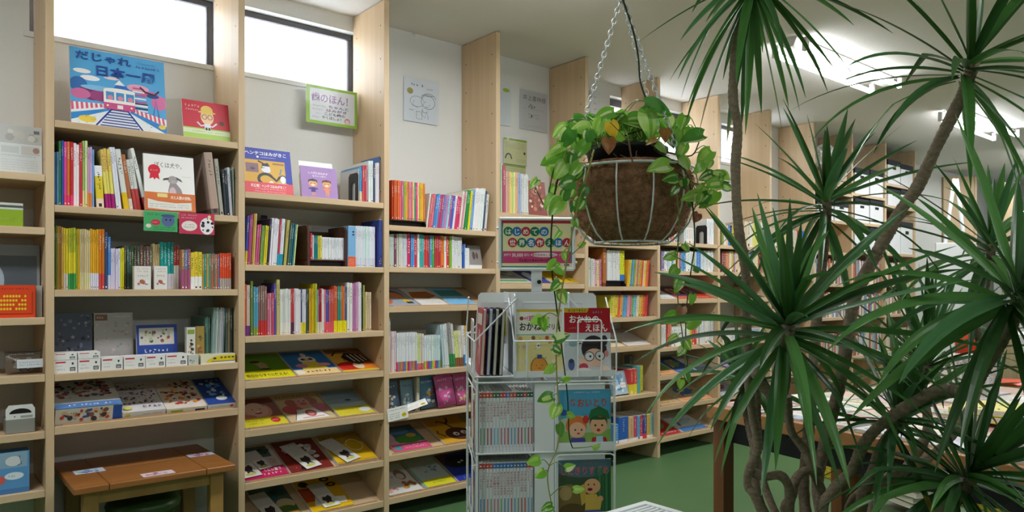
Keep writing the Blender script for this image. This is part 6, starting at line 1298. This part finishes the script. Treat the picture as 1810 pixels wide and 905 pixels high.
# ---------------------------------------------------------------- hanging basket
RIGHT = Vector((SA, -CA, 0)); FWD = Vector((CA, SA, 0)); UP = Vector((0, 0, 1))
BC = at(1115, 340, 2.0); BX, BY = BC.x, BC.y
def bpt(r, a, z): return Vector((BX, BY, z)) + (RIGHT * math.cos(a) + FWD * math.sin(a)) * r
RIMZ = 1.437
hb = thing('hanging_basket', 'coconut lined white wire basket with a black pot, hanging on three chains', 'hanging basket', (BX, BY, RIMZ))
def loc_(p): return p - Vector((BX, BY, RIMZ))
PROF = [(.150, 1.452), (.166, 1.437), (.173, 1.40), (.172, 1.365), (.165, 1.33), (.15, 1.295), (.128, 1.268), (.105, 1.25), (.06, 1.243), (.001, 1.243)]
b = MB(); n = 72; rn = random.Random(2); V = []; F = []
sub = []
for i in range(len(PROF) - 1):
    for q in range(4): sub.append((PROF[i][0] + (PROF[i + 1][0] - PROF[i][0]) * q / 4, PROF[i][1] + (PROF[i + 1][1] - PROF[i][1]) * q / 4))
sub.append(PROF[-1])
for (r, z) in sub:
    for k in range(n):
        a = 2 * PI * k / n; rr = max(.0005, r - .006 + rn.uniform(-.004, .004) - .004 * abs(math.sin(a * 6)) ** 6)
        V.append(loc_(bpt(rr, a, z)))
for i in range(len(sub) - 1):
    for k in range(n): F.append((i * n + k, i * n + (k + 1) % n, (i + 1) * n + (k + 1) % n, (i + 1) * n + k))
b.add(V, F, 'ffffff', 0, True); ln = b.build('coir_liner', 'coir', hb)
b = MB(); cols = ['7a583c', '8e6a4a', '5e4230', 'a07c58']
for i in range(950):                       # loose fibres
    a = rn.uniform(0, 2 * PI); j = rn.uniform(0, len(PROF) - 2.2); i0 = int(j); f = j - i0
    r = PROF[i0][0] + (PROF[i0 + 1][0] - PROF[i0][0]) * f - .005; z = PROF[i0][1] + (PROF[i0 + 1][1] - PROF[i0][1]) * f
    pts = []; da = rn.uniform(-.12, .12); dz = rn.uniform(-.022, .022); bul = rn.uniform(.003, .009)
    for q in range(5):
        u = q / 4
        pts.append(loc_(bpt(max(.01, r + bul * math.sin(PI * u) + rn.uniform(-.001, .001)), a + da * u + .03 * math.sin(u * 5), max(1.24, z + dz * u))))
    b.tube(pts, .0006, 3, rn.choice(cols), cap=False)
fb = b.build('coir_fibres', 'matte', ln); fb['kind'] = 'stuff'
b = MB(); b.tube([loc_(bpt(.172, 2 * PI * k / 48, RIMZ)) for k in range(49)], .0034, 8); b.build('rim', 'white_metal', hb)
b = MB(); b.tube([loc_(bpt(.102, 2 * PI * k / 36, 1.241)) for k in range(37)], .0026, 8); b.build('bottom_ring', 'white_metal', hb)
RIBP = [(.172, RIMZ), (.1795, 1.40), (.1785, 1.365), (.1715, 1.33), (.1565, 1.293), (.1345, 1.263), (.112, 1.245), (.102, 1.241)]
for k in range(12):
    a = 2 * PI * k / 12 + .16
    b = MB(); b.tube([loc_(bpt(r, a, z)) for r, z in RIBP], .0021, 8); b.build('rib', 'white_metal', hb)
PC = bpt(.012, PI, 0); b = MB()
PP = [(.0001, 1.36), (.085, 1.36), (.108, 1.485), (.113, 1.488), (.113, 1.497), (.109, 1.499), (.106, 1.497), (.103, 1.485), (.0001, 1.478)]
b.lathe(PP, 40, c=(PC.x - BX, PC.y - BY, -RIMZ)); b.build('inner_pot', 'black', hb)
b = MB(); b.lathe([(.0001, 1.487), (.05, 1.489), (.103, 1.4855)], 24, c=(PC.x - BX, PC.y - BY, -RIMZ)); b.build('soil', 'soil', hb)
HK = at(1099, -6, 2.0)
def chain(p, q, name='chain', L=.021):
    d = (q - p); n = max(2, int(d.length / (L * .74))); d.normalize(); b = MB()
    s1 = d.orthogonal().normalized(); s2 = d.cross(s1)
    for i in range(n):
        c = p + (q - p) * ((i + .5) / n); s = s1 if i % 2 else s2
        pts = [c + d * (math.cos(t_) * L * .5) + s * (math.sin(t_) * L * .29) for t_ in [2 * PI * k / 12 for k in range(13)]]
        b.tube([loc_(x) for x in pts], .0016, 6, cap=False)
    return b.build(name, 'grey_metal', hb)
for a in (PI * .93, -.9, .75): chain(HK, bpt(.172, a, RIMZ + .004))
chain(Vector((HK.x, HK.y, CEIL - .03)), HK + UP * .012)
b = MB(); b.tube([loc_(HK + RIGHT * .012 * math.cos(t_) + UP * .012 * math.sin(t_)) for t_ in [2 * PI * k / 16 for k in range(17)]], .0022, 8, cap=False); b.build('ring', 'grey_metal', hb)
b = MB(); b.tube([loc_(Vector((HK.x, HK.y, CEIL - .001))), loc_(Vector((HK.x, HK.y, CEIL - .02))), loc_(Vector((HK.x, HK.y, CEIL - .02)) + RIGHT * .008 - UP * .008), loc_(Vector((HK.x, HK.y, CEIL - .036)))], .0025, 8); b.build('ceiling_hook', 'grey_metal', hb)

# ---------------------------------------------------------------- pothos in the basket
def smooth(pts, k=4):
    out = []; P = [Vector(p) for p in pts]
    for i in range(len(P) - 1):
        p0, p1, p2, p3 = P[max(i - 1, 0)], P[i], P[i + 1], P[min(i + 2, len(P) - 1)]
        for q in range(k):
            t = q / k
            out.append(.5 * ((2 * p1) + (p2 - p0) * t + (2 * p0 - 5 * p1 + 4 * p2 - p3) * t * t + (3 * p1 - p0 - 3 * p2 + p3) * t ** 3))
    out.append(P[-1]); return out
PZ = 1.49
po = thing('pothos', 'variegated trailing pothos growing out of the hanging basket', 'plant', (PC.x, PC.y, PZ))
def ploc(p): return p - Vector((PC.x, PC.y, PZ))
CENT = (1098, 262, 1.95)
VINES = [  # (points px, py, depth), radius, colour
    ([(1060, 262, 1.9), (1010, 275, 1.86), (985, 320, 1.85), (975, 400, 1.86), (975, 470, 1.87), (986, 560, 1.88), (996, 640, 1.88), (1003, 700, 1.88), (1006, 768, 1.88), (1012, 792, 1.88)], .0026, '2e3a22'),
    ([(1050, 265, 1.88), (1040, 300, 1.82), (1022, 360, 1.81), (1006, 440, 1.82), (992, 520, 1.83), (983, 600, 1.84), (985, 680, 1.84), (990, 740, 1.84), (985, 790, 1.84), (968, 835, 1.84), (975, 890, 1.84), (990, 930, 1.84)], .0026, '9a9a50'),
    ([(1030, 270, 1.88), (985, 290, 1.84), (972, 330, 1.83), (965, 365, 1.83), (945, 330, 1.82)], .002, '46582a'),
    ([(1150, 262, 1.92), (1190, 285, 1.86), (1215, 310, 1.84), (1225, 370, 1.84), (1228, 430, 1.85), (1222, 475, 1.86), (1214, 540, 1.87), (1212, 600, 1.87), (1216, 650, 1.87)], .0024, '3c4424'),
    ([(1180, 280, 1.88), (1196, 340, 1.83), (1200, 400, 1.83), (1196, 470, 1.84), (1199, 540, 1.85), (1206, 590, 1.85), (1212, 650, 1.85)], .0022, '6a7a38'),
    ([(1150, 260, 1.93), (1190, 272, 1.9), (1222, 275, 1.9), (1234, 255, 1.9), (1236, 245, 1.9)], .0024, '5a4a34'),
    ([(1190, 300, 1.88), (1230, 325, 1.86), (1262, 320, 1.85), (1290, 322, 1.85)], .002, '5a6a30'),
    ([(1101, 0, 1.99), (1118, 50, 1.97), (1128, 100, 1.95), (1132, 145, 1.93), (1148, 190, 1.92), (1158, 215, 1.92), (1140, 262, 1.92)], .003, '34402a'),
    ([(1112, 250, 1.84), (1118, 285, 1.80), (1132, 310, 1.79), (1142, 340, 1.79)], .0026, '6a4a30'),
    ([(1090, 262, 1.95), (1105, 240, 1.93), (1138, 228, 1.92), (1142, 220, 1.92)], .0026, '3a3020'),
    ([(1010, 450, 1.83), (1030, 430, 1.83), (1045, 390, 1.84)], .0014, '7a8a48'),
    ([(1012, 792, 1.88), (1040, 790, 1.88), (1062, 784, 1.88)], .0014, '7a8a48')]
vp = []; vine_objs = []; vine_leaf = [MB() for _ in VINES]
for vi, (pts, r, c) in enumerate(VINES):
    S = smooth([at(*p) for p in pts]); vp.append(S)
    b = MB(); rr = [r * (1 - .45 * i / len(S)) for i in range(len(S))]
    b.tube([ploc(p) for p in S], rr, 7, c); vine_objs.append(b.build('vine', 'matte', po))
GREENS = ['6aa832', '78b83c', '55963a', '86c044', '4c8a34', '94c850']
VAR = ['c8dc8c', 'b4d470', 'd4e0a8', 'a4cc5c']
def pothos_leaf(mb, px, py, size, ang, z, col=None, rn=RN, tiltk=1.0):
    c = at(px, py, z); L = size * z / FPX * 1.12; a = math.radians(ang)
    tip = (RIGHT * math.cos(a) + UP * math.sin(a) + FWD * rn.uniform(-.45, .35) * tiltk).normalized()
    nrm = (-FWD + RIGHT * rn.uniform(-.5, .5) + UP * rn.uniform(-.1, .75)); nrm = (nrm - tip * nrm.dot(tip)).normalized(); side = tip.cross(nrm)
    base = c - tip * L * .5; Wd = L * rn.uniform(.34, .42); m, n = 9, 6; V = []
    fold = rn.uniform(.1, .35); curl = rn.uniform(.05, .3); g = rn.choice(GREENS); var = rn.choice(VAR); stripes = [rn.choice((0, 0, 0, .0, .55, .85)) for _ in range(6)]; side_y = rn.random()
    for i in range(m + 1):
        s = i / m
        wd = Wd * (math.sin(PI * min(1, s * .93 + .07)) ** .62) * (1 - .62 * s) * 1.42
        for j in range(n + 1):
            u = 2 * j / n - 1
            back = -.13 * L * (abs(u) ** 1.5) * (1 - s) ** 2.5
            V.append(base + tip * (s * L + back) + side * (u * wd) + nrm * (abs(u) * wd * fold - curl * L * s * s + .02 * L * math.sin(3 * u + 5 * s)))
    for i in range(m):
        for j in range(n):
            F = [(i * (n + 1) + j, i * (n + 1) + j + 1, (i + 1) * (n + 1) + j + 1, (i + 1) * (n + 1) + j)]
            if col: cc = vary(col, .04, rn)
            else:
                cc = var if stripes[j] > (i - 1) / m and i > 0 else g
            mb.add([ploc(V[k]) for k in F[0]], [(0, 1, 2, 3)], cc, 0, True)
    return base
def nearest(p):
    best = None
    for vi, S in enumerate(vp):
        for q in S:
            d = (q - p).length
            if best is None or d < best[0]: best = (d, vi, q)
    return best
LEAVES = [(1107, 188, 0, 0, 0), (1164, 194, 46, -20, 1.9), (1182, 218, 24, -80, 1.92), (1206, 218, 28, 250, 1.92), (1222, 242, 38, 190, 1.88), (1204, 268, 26, 240, 1.86), (1244, 280, 32, 225, 1.86), (1164, 295, 38, 190, 1.79), (1149, 221, 48, -75, 1.88),
          (1119, 215, 42, 172, 1.94), (1095, 218, 34, 150, 1.96), (1068, 203, 38, 200, 1.95), (1058, 227, 30, 250, 1.9), (1026, 228, 34, 188, 1.9), (1026, 265, 32, 230, 1.82), (1000, 247, 36, 240, 1.86), (988, 233, 28, 215, 1.9), (973, 283, 36, 200, 1.82),
          (991, 301, 32, 240, 1.8), (1015, 301, 28, 230, 1.8), (1000, 324, 28, 190, 1.8), (997, 349, 24, 250, 1.8), (982, 367, 32, 225, 1.8), (970, 358, 28, 240, 1.82), (943, 325, 20, 225, 1.82), (1184, 248, 30, -60, 1.9), (1247, 313, 24, 200, 1.85), (1265, 309, 26, 160, 1.85),
          (1283, 312, 20, -40, 1.85), (1287, 331, 22, -15, 1.85), (1220, 349, 32, 190, 1.82), (1238, 340, 24, 240, 1.84), (1243, 364, 16, 200, 1.84), (1184, 316, 26, 190, 1.8), (1105, 232, 26, 110, 1.95), (1128, 232, 28, 60, 1.95), (1040, 245, 26, 260, 1.85), (1080, 208, 24, 70, 1.97), (1048, 215, 24, 120, 1.95),
          (1140, 205, 26, 100, 1.96), (1092, 244, 22, 200, 1.88), (1170, 262, 24, -30, 1.86), (1212, 290, 24, 300, 1.84), (1235, 297, 22, 220, 1.84), (1010, 285, 24, 260, 1.81), (1030, 340, 22, 235, 1.81),
          (979, 506, 24, 220, 1.86), (996, 527, 26, 300, 1.84), (947, 567, 22, 210, 1.85), (961, 574, 24, 290, 1.85), (994, 595, 26, 20, 1.83), (970, 654, 20, 215, 1.83), (1003, 670, 16, 20, 1.85), (963, 705, 26, 195, 1.83), (980, 729, 26, 250, 1.83), (991, 762, 24, 290, 1.84), (1055, 790, 13, 20, 1.87),
          (942, 816, 22, 190, 1.83), (954, 839, 20, 220, 1.83), (1008, 825, 18, 20, 1.86), (1024, 865, 18, 0, 1.85), (966, 898, 20, 200, 1.83), (1183, 454, 22, 200, 1.83), (1190, 480, 22, 220, 1.83), (1198, 505, 24, 250, 1.83), (1183, 563, 28, 200, 1.84), (1223, 530, 18, 260, 1.86), (1228, 571, 24, 10, 1.86),
          (1203, 622, 18, 230, 1.84), (1213, 439, 16, 300, 1.84), (1203, 680, 16, 260, 1.85), (1216, 668, 16, 290, 1.86), (985, 415, 16, 230, 1.84), (1000, 455, 18, 300, 1.82), (975, 470, 22, 220, 1.85), (1030, 432, 14, 30, 1.83), (1215, 610, 20, 300, 1.86), (1188, 600, 20, 210, 1.84), (1232, 478, 14, 330, 1.86), (1018, 395, 16, 300, 1.81), (986, 620, 18, 330, 1.83), (1010, 735, 16, 340, 1.87), (990, 480, 18, 320, 1.84)]
rl = random.Random(14)
for _ in range(46):                       # the thick of the tuft
    u = rl.uniform(-1, 1); LEAVES.append((1105 + 108 * u + rl.uniform(-8, 8), 250 - 46 * math.sqrt(max(0, 1 - u * u)) * rl.uniform(.1, 1.0), rl.uniform(22, 36), rl.choice((rl.uniform(-80, -10), rl.uniform(190, 260), rl.uniform(40, 140))), rl.uniform(1.94, 2.08)))
for _ in range(14):
    LEAVES.append((rl.uniform(975, 1025), rl.uniform(255, 370), rl.uniform(18, 28), rl.uniform(200, 290), rl.uniform(1.80, 1.9)))
for _ in range(12):
    LEAVES.append((rl.uniform(1190, 1262), rl.uniform(290, 365), rl.uniform(18, 26), rl.uniform(180, 330), rl.uniform(1.80, 1.9)))
for (px, py, sz, ang, z) in LEAVES:
    if sz == 0: continue
    tmp = MB(); base = pothos_leaf(tmp, px, py, sz, ang, z, None, rl)
    d, vi, q = nearest(base); mb = vine_leaf[vi]; o_ = len(mb.v)
    mb.v += tmp.v; mb.f += [[i + o_ for i in f] for f in tmp.f]; mb.c += tmp.c; mb.m += tmp.m; mb.sm += tmp.sm
    if d > .09: q = at(CENT[0] + (px - CENT[0]) * .45, 258, CENT[2])
    mid = (base + q) / 2 + UP * min(.03, (base - q).length * .25)
    mb.tube([ploc(p) for p in smooth([q, mid, base], 4)], .0012, 5, '7a9440')
for (px, py, sz, ang, z, c) in ((1083, 230, 26, -70, 1.84, 'd0b030'), (1076, 258, 28, -90, 1.80, '9a6438'), (1176, 239, 22, -90, 1.88, 'b07c40'), (1231, 385, 18, 240, 1.84, '8a4e2c'), (1205, 553, 20, 260, 1.84, '9a6a44'), (1199, 405, 14, -80, 1.84, '9a4a30'), (1150, 250, 18, 200, 1.85, 'b89050')):
    tmp = MB(); base = pothos_leaf(tmp, px, py, sz, ang, z, c, rl); d, vi, q = nearest(base); mb = vine_leaf[vi]; o_ = len(mb.v)
    mb.v += tmp.v; mb.f += [[i + o_ for i in f] for f in tmp.f]; mb.c += tmp.c; mb.m += tmp.m; mb.sm += tmp.sm
    mb.tube([ploc(q), ploc(base)], .001, 5, '7a6438')
b = vine_leaf[0]
for vi, mb in enumerate(vine_leaf):
    if mb.f: mb.build('leaves', 'leaf', vine_objs[vi])
b = MB(); rn = random.Random(6)
for i in range(70):                       # dry roots over the pot edge
    a = rn.uniform(0, 2 * PI); p = PC + Vector((0, 0, 1.49)) + (RIGHT * math.cos(a) + FWD * math.sin(a)) * rn.uniform(.05, .12); p = Vector((p.x, p.y, 1.497))
    pts = [p]; d = Vector((rn.uniform(-1, 1), rn.uniform(-1, 1), rn.uniform(-.1, .35))).normalized()
    for q in range(4): pts.append(pts[-1] + d * rn.uniform(.008, .018)); d = (d + Vector((rn.uniform(-.4, .4), rn.uniform(-.4, .4), rn.uniform(-.4, .2)))).normalized()
    b.tube([ploc(x) for x in pts], .001, 4, rn.choice(['5a4430', '3c2c20', '7a6248']), cap=False)
o = b.build('roots', 'matte', po); o['kind'] = 'stuff'

# ---------------------------------------------------------------- the tall dracaena
DP = at(1505, 508, 1.52); DP.z = 0
dr = thing('dracaena', 'tall bare stemmed dracaena with spiky leaf crowns, filling the near right side', 'plant', DP)
def dl(p): return p - DP
b = MB(); b.lathe([(.0001, 0), (.12, 0), (.13, .02), (.155, .36), (.166, .365), (.166, .385), (.157, .39), (.15, .38), (.14, .33), (.0001, .33)], 36); b.build('pot', 'black', dr)
b = MB(); b.lathe([(.0001, .345), (.1, .35), (.145, .34)], 24); b.build('soil', 'soil', dr)
def soilp(i): 
    a = i * 2.4; return DP + Vector((math.cos(a) * .085, math.sin(a) * .085, .335))
TR = [([(1332, -40, 1.5), (1325, 0, 1.5), (1305, 60, 1.5), (1297, 120, 1.5), (1296, 180, 1.5), (1304, 225, 1.5), (1300, 300, 1.5), (1305, 400, 1.5), (1318, 480, 1.52), (1318, 560, 1.54), (1325, 640, 1.56), (1335, 690, 1.56), (1338, 760, 1.56), (1350, 905, 1.56)], (.009, .0105)),
      ([(1393, 575, 1.32), (1388, 620, 1.32), (1386, 660, 1.33), (1383, 692, 1.34), (1372, 705, 1.35), (1352, 685, 1.37), (1338, 662, 1.4), (1327, 662, 1.42), (1325, 690, 1.43), (1332, 740, 1.45), (1340, 790, 1.45), (1325, 830, 1.45), (1322, 860, 1.46), (1345, 905, 1.46)], (.0122, .0085)),
      ([(1722, 108, 1.35), (1708, 150, 1.36), (1688, 195, 1.37), (1655, 260, 1.38), (1622, 330, 1.4), (1590, 375, 1.42), (1562, 425, 1.44), (1532, 480, 1.46), (1510, 530, 1.48), (1498, 600, 1.5), (1482, 690, 1.52), (1462, 770, 1.54), (1452, 905, 1.54)], (.0105, .013)),
      ([(1808, 512, 1.15), (1795, 555, 1.16), (1768, 600, 1.18), (1742, 645, 1.2), (1720, 680, 1.22), (1700, 692, 1.23), (1660, 692, 1.26), (1615, 712, 1.29), (1568, 742, 1.32), (1530, 780, 1.36), (1505, 830, 1.4), (1470, 870, 1.42), (1455, 920, 1.44)], (.0125, .0098)),
      ([(1460, 350, 1.62), (1462, 380, 1.62), (1456, 440, 1.62), (1450, 500, 1.62), (1442, 580, 1.62), (1436, 680, 1.6), (1428, 780, 1.58), (1424, 905, 1.56)], (.009, .012)),
      ([(1752, 430, 1.65), (1750, 465, 1.65), (1738, 520, 1.66), (1722, 560, 1.66), (1735, 620, 1.66), (1728, 690, 1.65), (1690, 760, 1.62), (1640, 810, 1.6), (1560, 850, 1.58), (1500, 920, 1.56)], (.0085, .01)),
      ([(1590, 730, 1.42), (1585, 752, 1.43), (1560, 790, 1.44), (1545, 830, 1.46), (1528, 870, 1.48), (1520, 905, 1.5), (1500, 960, 1.5)], (.0115, .0125)),
      ([(1640, 640, 1.66), (1630, 690, 1.66), (1640, 760, 1.65), (1600, 830, 1.63), (1540, 905, 1.64)], (.01, .011)),
      ([(1330, 835, 1.46), (1352, 842, 1.46), (1378, 840, 1.46), (1392, 855, 1.47), (1396, 880, 1.48), (1396, 930, 1.48)], (.009, .0095)),
      ([(1452, 833, 1.5), (1425, 832, 1.5), (1408, 845, 1.5), (1402, 870, 1.5), (1398, 930, 1.5)], (.009, .0095)),
      ([(1392, 700, 1.48), (1398, 760, 1.5), (1425, 800, 1.5), (1438, 835, 1.5), (1452, 870, 1.52), (1460, 930, 1.52)], (.008, .01)),
      ([(1718, 845, 1.3), (1690, 885, 1.32), (1640, 930, 1.36), (1560, 980, 1.42)], (.01, .012)),
      ([(1310, 660, 1.68), (1316, 720, 1.68), (1335, 800, 1.66), (1370, 905, 1.62)], (.007, .009))]
rb = random.Random(31)
for i, (pts, (r0, r1)) in enumerate(TR):
    P = [at(*p) for p in pts]; P.append(soilp(i) if True else P[-1])
    S = smooth(P, 18); n = len(S)
    rr = [(r0 + (r1 - r0) * min(1, k / (n * .8))) * (1 + .06 * math.sin(k / 5.0) + (.045 if k % 3 == 0 else -.02) + rb.uniform(-.02, .02)) for k in range(n)]
    b = MB(); b.tube([dl(p) for p in S], rr, 12); b.build('stem', 'bark', dr)
LG = ['3c662c', '4c823c', '42703c', '5a8e48', '508250', '365c2e']
def crown(px, py, z, axis, n, L, seed, wd=.0098, spread=(8, 125), old=.2):
    rn = random.Random(seed); b = MB(); c = at(px, py, z); ax = Vector(axis).normalized()
    s1 = ax.orthogonal().normalized(); s2 = ax.cross(s1)
    for i in range(n):
        f = (i + .5) / n; th = math.radians(spread[0] + (spread[1] - spread[0]) * f ** .85 + rn.uniform(-9, 9)); ph = i * 2.39996 + rn.uniform(-.25, .25)
        d = (ax * math.cos(th) + (s1 * math.cos(ph) + s2 * math.sin(ph)) * math.sin(th)).normalized()
        ll = L * rn.uniform(.78, 1.08) * (.6 + .4 * min(1, f * 3)); droop = rn.uniform(.15, .55) * (.5 + f) * (1 - .6 * abs(d.z))
        m = 11; base = c - ax * (.05 * f) + d * .006; pos = base.copy(); dd = d.copy(); w0 = wd * rn.uniform(.8, 1.15)
        fold = rn.uniform(.18, .5); col = rn.choice(LG); V = []
        up = ax - d * ax.dot(d)
        up = up.normalized() if up.length > .05 else d.orthogonal().normalized()
        tw = rn.uniform(-.5, .5); side = d.cross(up).normalized()
        kink = rn.random() < .12; kk = rn.randint(5, 8)
        for k in range(m + 1):
            s = k / m
            w_ = w0 * (.62 + .38 * min(1, s * 4)) * max(0.02, (1 - s ** 2.6)) ** .8
            nn = side.cross(dd).normalized(); q = math.cos(tw * s), math.sin(tw * s); sd = side * q[0] + nn * q[1]; nv = nn * q[0] - side * q[1]
            V += [pos - sd * w_ + nv * w_ * fold, pos - sd * w_ * .5 + nv * w_ * fold * .35, pos, pos + sd * w_ * .5 + nv * w_ * fold * .35, pos + sd * w_ + nv * w_ * fold]
            st = droop / m * (1 + (2.5 * s if f > .5 else s))
            dd = (dd + Vector((0, 0, -1)) * st + (Vector((0, 0, -.5)) if kink and k == kk else Vector())).normalized()
            side = (side - dd * side.dot(dd)).normalized(); pos = pos + dd * (ll / m)
        F = []; yellow = f > .9 and rn.random() < .25; o_ = len(b.v)
        for k in range(m):
            for j in range(4):
                cc = col if not (yellow and k > 6) else '8a7a34'
                if j in (0, 3) and not yellow: cc = vary(col, .0, rn)
                b.add([dl(V[k * 5 + j]), dl(V[k * 5 + j + 1]), dl(V[(k + 1) * 5 + j + 1]), dl(V[(k + 1) * 5 + j])], [(0, 1, 2, 3)], cc, 0, True)
    return b.build('leaf_crown', 'leaf', dr)
Rr, Ff = RIGHT, FWD
crown(1393, 565, 1.32, UP * 1 - Ff * .55 - Rr * .05, 60, .30, 1, wd=.0108)
crown(1460, 345, 1.62, UP * 1 + Rr * .05 - Ff * .3, 44, .29, 2)
crown(1722, 98, 1.35, UP * .9 + Rr * .35 - Ff * .35, 42, .30, 3)
crown(1812, 505, 1.12, UP * .7 + Rr * .2 - Ff * .6, 50, .30, 4, wd=.0112, spread=(10, 130))
crown(1335, -58, 1.5, UP * .9 + Rr * .1 - Ff * .1, 44, .29, 5, spread=(60, 168))
crown(1752, 425, 1.65, UP * 1 + Rr * .1 - Ff * .1, 44, .31, 6)
crown(1592, 725, 1.42, UP * .9 - Ff * .3 + Rr * .15, 40, .27, 7, spread=(8, 100))
crown(1722, 830, 1.3, UP * .6 + Rr * .4 - Ff * .3, 64, .28, 8)
crown(1640, 630, 1.66, UP * 1 + Rr * .1, 46, .32, 9, spread=(8, 95))
crown(1310, 655, 1.68, UP * .7 - Rr * .3, 30, .17, 10)
